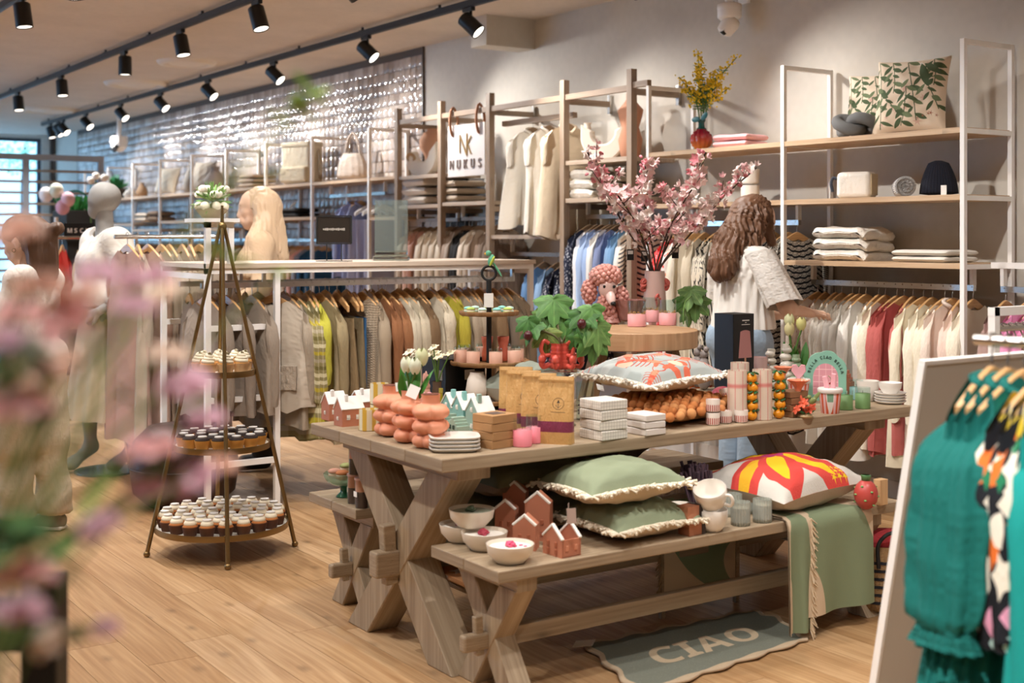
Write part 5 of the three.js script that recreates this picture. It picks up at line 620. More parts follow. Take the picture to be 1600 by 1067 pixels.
// ---------------------------------------------------------------- far half of the table
const T_tile = canvasTex(128, 256, (c, w, h) => { c.fillStyle = '#d9c6b4'; c.fillRect(0, 0, w, h); c.strokeStyle = 'rgba(205,110,105,.75)'; c.lineWidth = 3; for (let i = 0; i < 4; i++) { c.beginPath(); c.moveTo(i * 32 + 8, 0); c.lineTo(i * 32 + 8, h); c.stroke(); } for (let i = 0; i < 6; i++) { c.beginPath(); c.moveTo(0, i * 43 + 12); c.lineTo(w, i * 43 + 12); c.stroke(); } }, 2, 1);
const plaidV = std(0xffffff, 0.35, { map: T_tile });
[[1152, 657, 'plaid cream vase with thin pink lines beside the red checked cups'], [1191, 655, 'plaid cream vase with thin pink lines between two mandarin stacks'], [1156, 640, 'plaid cream vase mostly hidden behind its twin']].forEach(([px, py, l]) => { const t = thing('plaid_vase', l, 'vase', put(px, py), 0.4, 'plaid vases'); mesh('body', cone([[0, 0], [0.038, 0], [0.039, 0.003], [0.039, 0.2], [0.0355, 0.2], [0.0355, 0.006], [0, 0.006]], 32), plaidV, t); });
[[1174, 657, 'mandarin candle stack between the plaid vases'], [1217, 654, 'mandarin candle stack beside the brown boxes']].forEach(([px, py, l], i) => { const t = thing('mandarin_stack', l, 'candle holder', put(px, py), 1, 'mandarin stacks'); for (let k = 0; k < 5; k++) { const f = mesh('mandarin', ell(0.0235, 0.021, 0.0235, (k % 2) * 0.004, 0.021 + k * 0.037, 0), glaze(0xe8961f, 0.3), t); const lf = []; for (let q = 0; q < 5; q++) lf.push(mv(ell(0.012, 0.004, 0.007), Math.cos(q * 1.3 + k) * 0.021, 0.04 + k * 0.037, Math.sin(q * 1.3 + k) * 0.021, 0, -q * 1.3, 0.4)); mesh('leaves', lf, glaze(0x1f5a30, 0.35), f); } });
const T_cup = canvasTex(128, 64, (c, w, h) => { c.fillStyle = '#efe5dc'; c.fillRect(0, 0, w, h); c.fillStyle = '#b5584e'; for (let j = 0; j < 4; j++) for (let i = 0; i < 10; i++) c.fillRect(i * 12.8 + 2, j * 16 + 5, 7, 8); }, 2, 1);
const cupM = std(0xffffff, 0.35, { map: T_cup }), cupG = cone([[0, 0], [0.02, 0], [0.0265, 0.006], [0.0275, 0.05], [0.0255, 0.05], [0.024, 0.008], [0, 0.006]], 24);
[[1114, 664, 0, 0], [1114, 664, 0.051, 0], [1133, 661, 0, 0], [1158, 660, 0, 0], [1137, 652, 0.052, 0.3]].forEach(([px, py, dy, rz], i) => { const p = put(px, py); p.y += dy; const c = one('espresso_cup', ['lower red-checked cup of the stacked pair', 'upper red-checked cup of the stacked pair', 'red-checked cup next to the stacked pair', 'red-checked cup in front of the plaid vase', 'tilted red-checked cup on top behind the others'][i], 'cup', cupG, cupM, p, 0, 'red checked cups'); c.rotation.z = rz; if (rz) { const q = put(1137, 648); c.position.set(q.x, TT + 0.006, q.z); const u = one('espresso_cup', 'upright red-checked cup under the tilted one', 'cup', cupG, cupM, q, 0, 'red checked cups'); c.position.y = TT + 0.058; } });
for (let i = 0; i < 4; i++) { const p = put(1237, 650); p.y += i * 0.0265; one('gift_box', `dark brown cardboard box, ${['lowest', 'second from below', 'third from below', 'topmost'][i]} of the stack beside the coral flower`, 'box', rbox(0.085, 0.025, 0.1, 0.002, 0, 0.0128, 0), std(0x8d6443, 0.75, { map: T_plaster }), p, [0.1, 0.0, 0.08, -0.03][i], 'brown boxes by the coral flower'); }
{ // coral flower candle holder with hummingbird
  const p = put(1258, 652), t = thing('flower_candlestick', 'coral trumpet flower candlestick with a small hummingbird', 'candle holder', p), cm = glaze(0xe4674a, 0.35); mesh('base', cone([[0, 0], [0.035, 0], [0.03, 0.012], [0.01, 0.02]]), glaze(0xcdb58c, 0.4), t);
  for (let i = 0; i < 5; i++) mesh('leaf', mv(ell(0.022, 0.004, 0.011), Math.cos(i * 1.26) * 0.026, 0.022, Math.sin(i * 1.26) * 0.026, 0, -i * 1.26, 0.4), glaze(0x2f6d42, 0.35), t);
  mesh('stem', tube([[0, 0.01, 0], [-0.01, 0.06, 0.005], [-0.025, 0.1, 0.012]], 0.007), cm, t); mesh('trumpet', mv(grid(40, 8, (q, s) => { const th = q * 6.2832, r = 0.01 + 0.034 * s * s * (1 + 0.12 * Math.cos(th * 6)); return [Math.cos(th) * r, s * 0.055, Math.sin(th) * r]; }, true), -0.025, 0.095, 0.012), glaze(0xef8a6a, 0.35), t);
  for (const [x, y, z] of [[0.02, 0.062, 0.03], [-0.01, 0.035, 0.045], [0.03, 0.04, 0.0]]) mesh('bloom', [0, 1, 2, 3, 4, 5].map(k => mv(ell(0.015, 0.004, 0.008, 0.013), x, y, z, 0.9, k * 1.047, 0)).concat(sph(0.007, x, y + 0.003, z + 0.003)), cm, t);
  mesh('hummingbird', smooth(merge([mv(ell(0.012, 0.02, 0.011), 0.06, 0.075, 0.02, 0, 0, -0.9), sph(0.009, 0.042, 0.088, 0.022), rod([0.036, 0.088, 0.022], [0.012, 0.082, 0.026], 0.002, 0.0008), mv(ell(0.008, 0.022, 0.003), 0.078, 0.095, 0.018, 0, 0.4, -0.7)])), glaze(0x7d8a55, 0.4), t);
  const q = put(1226, 632), o = thing('flower_candlestick', 'coral trumpet flower holder hidden behind the brown boxes', 'candle holder', q); mesh('stem', tube([[0, 0, 0], [0.01, 0.06, 0], [0, 0.12, 0.01]], 0.008), glaze(0x4f6d42, 0.35), o); mesh('foot', cyl(0.03, 0.034, 0.01, 0, 0.005, 0), glaze(0xcdb58c, 0.4), o); mesh('trumpet', mv(grid(40, 8, (k, s) => { const th = k * 6.2832, r = 0.01 + 0.03 * s * s * (1 + 0.12 * Math.cos(th * 6)); return [Math.cos(th) * r, s * 0.05, Math.sin(th) * r]; }, true), 0, 0.115, 0.01), glaze(0xef8a6a, 0.35), o); }
const T_pop = canvasTex(256, 128, (c, w, h) => { c.fillStyle = '#f0c9cf'; c.fillRect(0, 0, w, h); c.fillStyle = '#e0633f'; for (let i = 0; i < 12; i++) c.fillRect(i * w / 12, 0, w / 24, h); c.fillStyle = '#f4e9e6'; for (const x of [40, 168]) { c.beginPath(); c.ellipse(x, 68, 18, 34, 0, 0, 6.3); c.fill(); } c.fillStyle = '#d94e57'; for (const x of [40, 168]) blob(c, x, 56, 13, 5, 0.2); c.fillStyle = '#7aa58b'; for (const x of [40, 168]) c.fillRect(x - 12, 78, 24, 10); });
const popM = std(0xffffff, 0.4, { map: T_pop }), popPink = std(0xe3a6ae, 0.5);
[[1248, 628, 'pink and orange striped tub with a pink heart behind the coral flower'], [1297, 645, 'pink and orange striped tub with two pink wafers and cherry']].forEach(([px, py, l], i) => { const p = put(px, py), t = thing('striped_tub', l, 'tub', p, AW - 1.2); mesh('cup', cone([[0, 0], [0.036, 0], [0.046, 0.088], [0.043, 0.088], [0.034, 0.006], [0, 0.006]], 36), popM, t); mesh('lid', cone([[0.043, 0.084], [0.051, 0.085], [0.052, 0.1], [0.048, 0.104], [0, 0.103]], 36), glaze(0xe9e3de, 0.35), t);
  if (i) { mesh('wafer', mv(rbox(0.024, 0.055, 0.01, 0.01, 0, 0, 0, 0, 4), -0.012, 0.125, 0.012, 0, 0.4, 0.25), popPink, t); mesh('wafer', mv(rbox(0.024, 0.07, 0.01, 0.01, 0, 0, 0, 0, 4), 0.012, 0.13, -0.008, 0, 0.4, -0.1), popPink, t); const c = mesh('cherry', sph(0.011, -0.02, 0.114, -0.02), glaze(0xb02a35, 0.2), t); mesh('cherry_stem', tube([[-0.02, 0.12, -0.02], [-0.025, 0.14, -0.02], [-0.035, 0.15, -0.015]], 0.0012, 5), M.stem, c); mesh('cream', sph(0.02, -0.015, 0.104, -0.012, 0.6), glaze(0xefe3d3, 0.4), t); }
  else mesh('heart', mv(shapeGeo([[0, -0.03], [0.03, 0.01], [0.026, 0.034], [0.012, 0.036], [0, 0.022], [-0.012, 0.036], [-0.026, 0.034], [-0.03, 0.01]], 0.012, 0.002), 0, 0.128, 0, 0, 0.9), popPink, t); });
{ // scalloped mint mirror
  const p = put(1290, 626), w = 0.088, h = 0.215, pts = [], n = 96; for (let i = 0; i <= n; i++) { const a = Math.PI * i / n, sc = 1 + 0.07 * Math.abs(Math.sin(a * 3.5)); pts.push([Math.cos(a) * w * sc, h - 0.1 + Math.sin(a) * 0.1 * sc]); } const outline = [[w, 0], ...pts, [-w, 0]];
  const t = thing('scalloped_mirror', 'mint scalloped table mirror with lettering around its arch', 'mirror', p, AW - 0.25); mesh('frame', mv(shapeGeo(outline, 0.01, 0.002), 0, 0, 0, -0.12), std(0x86b8a3, 0.4), t); const inn = []; for (let i = 0; i <= 40; i++) { const a = Math.PI * i / 40; inn.push([Math.cos(a) * 0.055, h - 0.115 + Math.sin(a) * 0.065]); }
  mesh('rim', mv(shapeGeo([[0.059, 0.022], ...inn.map(([x, y]) => [x * 1.07, y + 0.003]), [-0.059, 0.022]], 0.012), 0, 0, 0, -0.12), std(0x33443c, 0.5), t); const T_reflection = canvasTex(64, 64, (c) => { c.fillStyle = '#dc9aa4'; c.fillRect(0, 0, 64, 64); c.strokeStyle = '#efc2c6'; c.lineWidth = 2; for (let i = 0; i < 4; i++) { c.beginPath(); c.moveTo(i * 16, 0); c.lineTo(i * 16, 64); c.moveTo(0, i * 16); c.lineTo(64, i * 16); c.stroke(); } }); T_reflection.repeat.set(9, 9); mesh('glass', mv(shapeGeo([[0.055, 0.026], ...inn, [-0.055, 0.026]], 0.014), 0, 0, 0.0005, -0.12), std(0xffffff, 0.25, { map: T_reflection }), t); mesh('prop', bar([0, 0.12, -0.02], [0, 0.001, -0.07], 0.012), std(0x86b8a3, 0.4), t);  // pink tile reflection is painted onto the mirror glass
  const font = await new FontLoader().loadAsync('fonts/droid/droid_sans_bold.typeface.json'); globalThis.shopFont = font; const txt = 'BELLA CIAO BELLA', L = []; for (let i = 0; i < txt.length; i++) { if (txt[i] === ' ') continue; const a = Math.PI * (0.93 - 0.86 * i / (txt.length - 1)); const g = new TextGeometry(txt[i], { font, size: 0.013, depth: 0.002, curveSegments: 3 }); g.center(); L.push(mv(g, Math.cos(a) * 0.0735, h - 0.105 + Math.sin(a) * 0.083, 0.0085, 0, 0, a - Math.PI / 2)); } mesh('lettering', mv(merge(L), 0, 0, 0, -0.12), std(0x2f4a3f, 0.5), t).userData.kind = 'stuff'; }
house(put(1322, 622), AW - 0.7, 'terracotta stepped-gable house beside the mint mirror', 0.058, 0.125, 0.04, 0, terra, terra, winW, undefined, { stepped: true, front: [[0, 0.092], [0.012, 0.03], [-0.012, 0.03]] });
candle(put(1321, 640), 0.031, 0.082, greenWax, 'green glass candle nearest the striped tub', 'green candles', 0.72); candle(put(1348, 638), 0.032, 0.09, greenWax, 'taller green glass candle nearest the white plates', 'green candles', 0.68); candle(put(1338, 624), 0.03, 0.09, std(0x8db5b0, 0.5), 'teal glass candle behind the white bowl', undefined, 0.6);
{ const bowl = (r, h) => cone([[0, 0.004], [r * 0.5, 0.004], [r * 0.52, 0], [r * 0.6, 0.002], [r * 0.92, h * 0.5], [r, h], [r * 0.96, h], [r * 0.86, h * 0.5], [r * 0.5, 0.01], [0, 0.01]], 36); globalThis.bowlG = bowl;
  const p = put(1391, 630); for (let i = 0; i < 4; i++) { const q = p.clone(); q.y += i * 0.012; one('side_plate', `round white side plate, ${['lowest', 'second from below', 'third from below', 'topmost'][i]} at the table end`, 'plate', cone([[0, 0], [0.045, 0], [0.062, 0.006], [0.069, 0.013], [0.066, 0.0145], [0.045, 0.006], [0, 0.005]], 40), glaze(0xe8e2da, 0.25), q, 0, 'round plates at the table end'); }
  const q = p.clone(); q.y += 0.044; one('small_bowl', 'white bowl on top of the round plates', 'bowl', bowl(0.051, 0.048), glaze(0xefeae3, 0.25), q); one('small_bowl', 'white bowl behind the tall green candle', 'bowl', bowl(0.05, 0.09), glaze(0xeae3da, 0.25), put(1356, 626)); }
{ // boxed lamp
  const p = put(1147, 612), t = thing('lamp_carton', 'tall black carton printed with a pink table lamp', 'box', p, -0.02); mesh('carton', rbox(0.13, 0.37, 0.13, 0.001, 0, 0.185, 0), M.black, t);
  const T_lamp = canvasTex(128, 320, (c, w, h) => { c.fillStyle = '#0d0c0c'; c.fillRect(0, 0, w, h); c.fillStyle = '#b77f7c'; c.beginPath(); c.moveTo(42, 70); c.quadraticCurveTo(74, 58, 104, 70); c.lineTo(116, 178); c.lineTo(30, 178); c.fill(); c.fillStyle = '#b98a6a'; c.fillRect(68, 178, 12, 130); c.fillStyle = '#d9d4cc'; c.font = 'bold 9px sans-serif'; c.fillRect(54, 22, 46, 5); c.fillRect(72, 32, 10, 3); c.fillRect(50, 40, 54, 3); });
  mesh('print', mv(new THREE.PlaneGeometry(0.126, 0.365), 0.0656, 0.185, 0, 0, Math.PI / 2), std(0xffffff, 0.4, { map: T_lamp }), t); mesh('side_print', mv(new THREE.PlaneGeometry(0.126, 0.365), 0, 0.185, 0.0656), std(0x100f0f, 0.35), t); }
// stacked pebble vases
const pebble = (n, r0, seed) => { reseed(seed); const l = []; let y = 0; for (let i = 0; i < n; i++) { const r = r0 * (1 - i * 0.09), h = r * rr(0.52, 0.72); y += h; l.push(ell(r, h, r * 0.95, rr(-0.008, 0.008), y, rr(-0.008, 0.008), 20)); y += h * 0.86; } l.push(cyl(r0 * 0.5, r0 * 0.5, 0.02, 0, y, 0)); return l; };
[[1205, 606, 0xded6ca, 5, 0.038, 'white pebble-stack vase nearest the lamp carton'], [1229, 607, 0xdcd4c8, 5, 0.042, 'white pebble-stack vase with the widest base'], [1244, 610, 0x97ab8c, 5, 0.034, 'sage green pebble-stack vase behind the white ones']].forEach(([px, py, c, n, r, l], i) => one('pebble_vase', l, 'vase', pebble(n, r, 70 + i), glaze(c, 0.2), put(px, py)));
{ const p = put(1238, 606), t = thing('tulip_pot', 'small grey pot with yellow-green tulips behind the pebble vases', 'plant pot', p); mesh('pot', cone([[0, 0], [0.03, 0], [0.036, 0.08], [0.03, 0.13], [0.028, 0.13]]), glaze(0xb5a896, 0.5), t); const q = p.clone(); q.y += 0.13; [[-0.02, 0.165, 0.0, 0xdfe0b0], [0.0, 0.125, 0.02, 0xd9cf9a], [0.02, 0.15, -0.04, 0xdcd88f]].forEach(([x, h, z, c], i) => { const u = tulip(q, x, h, z, std(c, 0.5), ['tallest pale tulip behind the pebble vases', 'short tulip behind the pebble vases', 'slender yellow tulip behind the pebble vases'][i], 1.3, 'tulips behind the pebble vases'); blade(u, x * 1.5, z, 0.12, 0.04); blade(u, -x, z * 0.5, 0.1, -0.05); }); }
{ const p = put(1190, 615), t = thing('bird_ornament', 'small dark grey cat ornament beside the lamp carton', 'ornament', p); mesh('body', smooth(merge([ell(0.024, 0.035, 0.024, 0, 0.033, 0), ell(0.018, 0.018, 0.018, 0, 0.08, 0), mv(new THREE.ConeGeometry(0.007, 0.016, 6), -0.01, 0.098, 0), mv(new THREE.ConeGeometry(0.007, 0.016, 6), 0.01, 0.098, 0)])), glaze(0x6f675e, 0.5), t); one('pink_pot', 'pale pink cylinder pot behind the grey ornament', 'pot', tumbler(0.04, 0.15), glaze(0xe2bdb9, 0.4), put(1186, 606)); 
  const q = put(1130, 630), d = thing('pink_dish', 'shiny pink ceramic shell dish under the cushion corner', 'dish', q); mesh('shell', grid(48, 10, (k, s) => { const th = k * 6.2832, r = 0.075 * Math.sin(s * 1.57) * (1 + 0.05 * Math.cos(th * 9)); return [Math.cos(th) * r, 0.075 * Math.cos(s * 1.57), Math.sin(th) * r * 0.8]; }, true), glaze(0xb85a66, 0.12), d);
  [[1090, 545], [1100, 552]].forEach(([px, py], i) => { const a = put(px, 605 + i * 4), o = thing('bead_figurine', ['grey ceramic girl figurine with wooden rings beside the riser', 'second grey ceramic figurine with wooden rings before the lamp carton'][i], 'figurine', a); mesh('body', [ell(0.035, 0.045, 0.03, 0, 0.045, 0), ell(0.028, 0.04, 0.026, 0, 0.115, 0), sph(0.02, 0, 0.17, 0), sph(0.014, 0.016, 0.195, 0)], glaze(0x9d9490, 0.5), o); mesh('ring', mv(new THREE.TorusGeometry(0.03, 0.007, 8, 20), 0.0, 0.09, 0, 1.2), std(0xb98f62, 0.5), o); mesh('arm', rod([0.02, 0.13, 0.01], [0.04, 0.07, 0.03], 0.006), std(0xb98f62, 0.5), o); }); }
// ---------------------------------------------------------------- goods on the benches and under the table
const pb = (px, py) => onY(px, py, BT);
{
  const g = bowlG(0.079, 0.06), m = std(0xe9ddcb, 0.5);
  [[722, 845, 0, 'white candle bowl at the back of the bench end'], [757, 858, 0, 'white candle bowl with a red rose in the middle'], [797, 878, 0, 'white candle bowl with pink petals at the bench corner'], [737, 850, 0.061, 'white candle bowl with green wax on top of two others']].forEach(([px, py, dy, l], i) => { const p = pb(px, py); p.y += dy + 0.0005; const t = thing('candle_bowl', l, 'bowl', p, i, 'candle bowls'); mesh('bowl', g, m, t); mesh('wax', cyl(0.07, 0.066, 0.012, 0, 0.043, 0, 32), std(i === 3 ? 0x9a9c86 : 0xf1ece2, 0.5), t);
    const c = [0x9a3440, 0xa32f42, 0xe0567c, 0x53624a][i]; const f = []; reseed(i + 5); for (let k = 0; k < 12; k++) f.push(mv(ell(0.012, 0.004, 0.009), Math.cos(k * 2.4) * 0.0035 * Math.sqrt(k) + (i - 1.5) * 0.006, 0.052 + 0.012 * (1 - k / 12), Math.sin(k * 2.4) * 0.0035 * Math.sqrt(k), rr(-0.5, 0.5), k * 2.4)); if (i === 2) f.push(mv(ell(0.01, 0.002, 0.007), 0.035, 0.05, 0.02), mv(ell(0.008, 0.002, 0.006), 0.03, 0.05, 0.04)); mesh(i === 3 ? 'herbs' : 'rose', f, std(c, 0.6), t); });
}
// terracotta lantern houses
[[864, 868, 0.1, 0.1, 0.075, 'open terracotta lantern house nearest the bench edge'], [822, 857, 0.075, 0.115, 0.06, 'narrow terracotta lantern house beside the candle bowls'], [842, 842, 0.085, 0.165, 0.06, 'tall terracotta lantern house with small round windows'], [792, 838, 0.07, 0.13, 0.06, 'terracotta lantern house in the shade behind the bowls'], [806, 828, 0.08, 0.175, 0.06, 'tallest terracotta lantern house at the back']].forEach(([px, py, w, h, d, l], i) => {
  const p = pb(px, py), t = thing('lantern_house', l, 'ceramic house', p, i === 0 ? 0.05 : 0.75, 'terracotta lantern houses'), roof = w * 0.42, m = i < 3 ? terra : terraDark; 
  if (i === 0) { mesh('walls', [shapeGeo([[-w / 2, 0], [w / 2, 0], [w / 2, h - roof], [0, h], [-w / 2, h - roof]], 0.006), mv(shapeGeo([[-w / 2, 0], [w / 2, 0], [w / 2, h - roof], [0, h], [-w / 2, h - roof]], 0.006), 0, 0, -d), box(0.006, h - roof, d, -w / 2 + 0.003, (h - roof) / 2, -d / 2), box(0.006, h - roof, d, w / 2 - 0.003, (h - roof) / 2, -d / 2), box(w, 0.005, d, 0, 0.0025, -d / 2)], m, t); for (const z of [0, -d]) for (const e of [-1, 1]) mesh('snow_edge', mv(rbox(Math.hypot(w / 2, roof) + 0.006, 0.009, 0.012, 0.003), e * w / 4, h - roof / 2 + 0.003, z, 0, 0, -e * Math.atan2(roof, w / 2)), M.ceramic, t); }
  else { mesh('walls', houseGeo(w, h, d, roof), m, t); for (const e of [-1, 1]) mesh('snow_edge', mv(rbox(Math.hypot(w / 2, roof) + 0.008, 0.009, 0.014, 0.003), e * w / 4, h - roof / 2 + 0.003, d / 2 - 0.004, 0, 0, -e * Math.atan2(roof, w / 2)), M.ceramic, t); }
  const wl = [[-w * 0.2, h * 0.4], [w * 0.2, h * 0.4], [-w * 0.2, h * 0.16], [w * 0.2, h * 0.16]]; for (const [x, y] of wl) mesh('window', mv(merge([rbox(0.012, 0.018, 0.004, 0.002), box(0.002, 0.016, 0.006)]), x, y, (i ? d / 2 : 0.003) + 0.002), std(0xa55f42, 0.7), t); for (const z of [-d * 0.25, d * 0.25]) mesh('window', mv(merge([rbox(0.012, 0.018, 0.004, 0.002), box(0.002, 0.016, 0.006)]), w / 2 + 0.001, h * 0.3, z - (i ? 0 : d / 2), 0, Math.PI / 2), std(0xd08c6c, 0.7), t);
});
// sage cushions
const sage = linen(0x8a9478), sand = linen(0xcdb595), olive = linen(0x7b7a5c), fr = std(0xe8dcc6, 0.95);  // olive: the sage green with the shade under the table put into it
cushion(W(3.53, 2.9, BT), 0.02, [0, 0], 'lower sage green cushion with cream fringe on the bench', 0.36, 0.4, 0.13, sage, sand, { fringe: 0.026, nf: 70, sag: 0.01, fringeM: fr, group: 'sage fringed cushions' });
cushion(W(3.55, 2.84, BT + 0.118), -0.06, [0.02, 0.03], 'upper sage green cushion with cream fringe on the bench', 0.36, 0.42, 0.15, sage, sand, { fringe: 0.026, nf: 70, sag: 0.012, fringeM: fr, group: 'sage fringed cushions' });
for (let i = 0; i < 3; i++) cushion(W(3.99, 2.72, 0.257 + i * 0.14), 0.05 * i, [0, 0], `green cushion with shade in its colour stacked under the table, ${['lowest', 'middle', 'topmost'][i]}`, 0.42, 0.5, 0.15, olive, linen(0x7a6650), { group: 'shade-coloured cushions under the table' });
one('care_label', 'printed swing label hanging from the upper sage cushion', 'label', [mv(box(0.03, 0.05, 0.001), 0, 0, 0, 0, 0, 0.05), mv(box(0.003, 0.045, 0.002), -0.01, 0.02, 0)], std(0xb9a49a, 0.6), atZ(893, 806, 4.17), AW);
cushion(W(3.56, 3.7, BT), 0.12, [0.02, -0.03], 'cushion embroidered with a large red and yellow flower', 0.44, 0.56, 0.19, flowM, linen(0xb9a894), { sag: 0.01 });
// throw blanket over the bench front
const T_throw = canvasTex(256, 512, (c, w, h) => { c.fillStyle = '#7e8b6c'; c.fillRect(0, 0, w, h); c.fillStyle = '#cdb79b'; c.beginPath(); c.moveTo(0, 250); c.bezierCurveTo(60, 260, 70, 380, 20, 460); c.lineTo(0, 512); c.fill(); c.beginPath(); c.moveTo(256, 180); c.bezierCurveTo(200, 300, 180, 380, 60, 512); c.lineTo(256, 512); c.fill(); c.beginPath(); c.ellipse(30, 40, 40, 100, 0.2, 0, 6.3); c.fill(); c.fillRect(0, 498, w, 14); c.fillRect(0, 0, 14, h); }, 1, 1);
const throwM = std(0xffffff, 0.95, { map: T_throw, bumpMap: T_weave, bumpScale: 0.001 });
{
  const v0 = 3.5, v1 = 3.95, u0 = 3.34, t = thing('throw_blanket', 'sage green and sand throw blanket hanging over the bench front', 'blanket', W(u0, (v0 + v1) / 2, BT)); const len = 0.36 + 0.44;
  const sheet = (vA, vB, off, hang, th) => { const f = o => grid(24, 40, (q, s) => { const d = s * (0.34 + hang), v = lerp(vA, vB, q) - (v0 + v1) / 2; let x, y; if (d < 0.34) { x = -(0.34 - d); y = 0.004; } else { x = 0.012 + 0.014 * Math.sin(q * 9 + off) * (d - 0.34) / hang; y = 0.004 - (d - 0.34); if (d - 0.34 < 0.03) x *= (d - 0.34) / 0.03; } return [x + o * (d > 0.34 ? 1 : 0), y + o * (d > 0.34 ? 0 : 1), -v - 0.02 * (d > 0.34 ? (d - 0.34) * (q - 0.5) : 0)]; }); const a = f(0), b = f(th); return merge([a, b]); };
  mesh('cloth', sheet(v0 + 0.07, v1, 0, 0.37, 0.006), throwM, t); mesh('folded_edge', mv(sheet(v0 - 0.02, v0 + 0.1, 2, 0.42, 0.008), 0.008, 0.002, 0), throwM, t); reseed(9); const fl = []; for (let i = 0; i < 120; i++) { const y = 0.0 - 0.42 * i / 120, a = V3(0.022, y, -(v0 + 0.1 - (v0 + v1) / 2)); fl.push(rod(a, a.clone().add(V3(rr(0.0, 0.016), -rr(0.02, 0.045), -rr(0.0, 0.03))), 0.004, 0.002, 4)); } mesh('tassels', fl, std(0xd9c4a6, 0.95), t).userData.kind = 'stuff';
  const o = thing('throw_blanket', 'folded dark green throw hanging in the shade behind the bench', 'blanket', W(3.84, 3.52, 0.0)); mesh('cloth', [0, 0.01].map(k => grid(16, 10, (q, s) => [k + 0.008 * Math.sin(q * 8), 0.05 + s * 0.42, (q - 0.5) * 0.4])), throwM, o); mesh('hanging_bar', box(0.02, 0.02, 0.42, 0.005, 0.47, 0), M.oak, o); const f2 = []; for (let i = 0; i < 50; i++) f2.push(rod([0.01, 0.06 + i * 0.008, 0.2], [0.01 + rr(-0.01, 0.01), 0.03 + i * 0.008, 0.23], 0.004, 0.002, 4)); mesh('tassels', f2, std(0x9c8260, 0.95), o).userData.kind = 'stuff'; mesh('leg', [box(0.02, 0.47, 0.02, 0.005, 0.235, -0.2), box(0.02, 0.47, 0.02, 0.005, 0.235, 0.2)], M.oak, o);
}
// mugs, ribbed glasses, boxes
{ const mugG = [cone([[0, 0], [0.032, 0], [0.052, 0.02], [0.06, 0.06], [0.06, 0.078], [0.056, 0.078], [0.05, 0.025], [0, 0.008]], 36)], hd = tube([[0.055, 0.062, 0], [0.078, 0.066, 0], [0.086, 0.045, 0], [0.075, 0.022, 0], [0.05, 0.022, 0]], 0.006, 8); const p = pb(1111, 829);
  const a = thing('mug', 'lower white mug of the stacked pair on the bench', 'mug', p, -0.5); mesh('cup', mugG, M.ceramic, a); mesh('handle', mv(hd, 0, 0, 0, 0, 2.2), M.ceramic, a); const b = thing('mug', 'upper white mug tipped over inside the lower one', 'mug', p.clone().add(V3(0.0, 0.086, -0.005)), 0.55); mesh('cup', mugG.map(g => mv(g, 0, 0, 0, 0.45, 0, 0.0)), M.ceramic, b); mesh('handle', mv(hd, 0.0, 0.0, 0, 0.45, -0.2, 0), M.ceramic, b); mesh('print', mv(new THREE.TorusGeometry(0.009, 0.0015, 6, 4), 0.03, 0.035, 0.056, -0.2, 0.5), std(0x9a8f84, 0.6), b);
  const rib = grid(80, 6, (q, s) => { const th = q * 6.2832, r = (s < 0.01 ? 0 : 0.0335) + 0.0018 * Math.cos(th * 20); return [Math.cos(th) * (s < 0.01 ? 0 : r), s < 0.01 ? 0 : (s - 1 / 6) / (5 / 6) * 0.085, Math.sin(th) * (s < 0.01 ? 0 : r)]; }, true); const gm = std(0xb9bdb4, 0.2, { transmission: 0.35, thickness: 0 });
  [[1157, 820, 'front ribbed grey-blue glass next to the mugs'], [1191, 815, 'ribbed grey-blue glass nearest the flower cushion'], [1145, 806, 'ribbed glass half hidden behind the mugs'], [1178, 801, 'rear ribbed glass behind the front two']].forEach(([px, py, l]) => { const t = thing('ribbed_glass', l, 'glass', pb(px, py), 0, 'ribbed glasses'); mesh('glass', rib, gm, t); mesh('wax', cyl(0.031, 0.031, 0.06, 0, 0.033, 0, 24), std(0xcfcabb, 0.6), t); });
  [[1080, 834, 0], [1076, 834, 0.052]].forEach(([px, py, dy], i) => { const q = pb(px, py); q.y += dy; const t = thing('copper_box', ['lower clear box with copper candle beside the mugs', 'upper clear box with copper candle beside the mugs'][i], 'box', q, 0.05 + i * 0.1, 'copper candle boxes'); mesh('box', rbox(0.055, 0.05, 0.075, 0.001, 0, 0.025, 0), std(0xb5775a, 0.25, { metalness: 0.3 }), t); mesh('end_panel', box(0.057, 0.051, 0.02, 0, 0.0257, -0.035), std(0x33251f, 0.5), t); });
  one('espresso_cup', 'white cup behind the copper boxes', 'cup', bowlG(0.05, 0.06), M.ceramic, pb(1062, 812)); }
{ const p = pb(1096, 800), t = thing('lavender_bundle', 'tied bundle of dried purple lavender on the bench', 'dried flowers', p.add(V3(0, 0.03, 0)), 0.6); reseed(33); const l = []; for (let i = 0; i < 60; i++) { const a = rr(0, 6.28), r = rr(0, 0.035); l.push(rod([Math.cos(a) * r * 1.5, -0.025, Math.sin(a) * r * 1.5], [Math.cos(a) * r + rr(-0.04, 0.04) - 0.03, rr(0.12, 0.16), Math.sin(a) * r + rr(-0.03, 0.03)], 0.003, 0.007, 5)); } mesh('stalks', l, std(0x4d3944, 0.9), t).userData.kind = 'stuff'; mesh('tie', mv(new THREE.TorusGeometry(0.045, 0.004, 6, 24), -0.012, 0.06, 0, 1.5), std(0xb08a5a, 0.8), t); mesh('tag', mv(box(0.045, 0.035, 0.001), 0.045, 0.02, 0.045, -0.3, AW - 0.6), M.tag, t); }
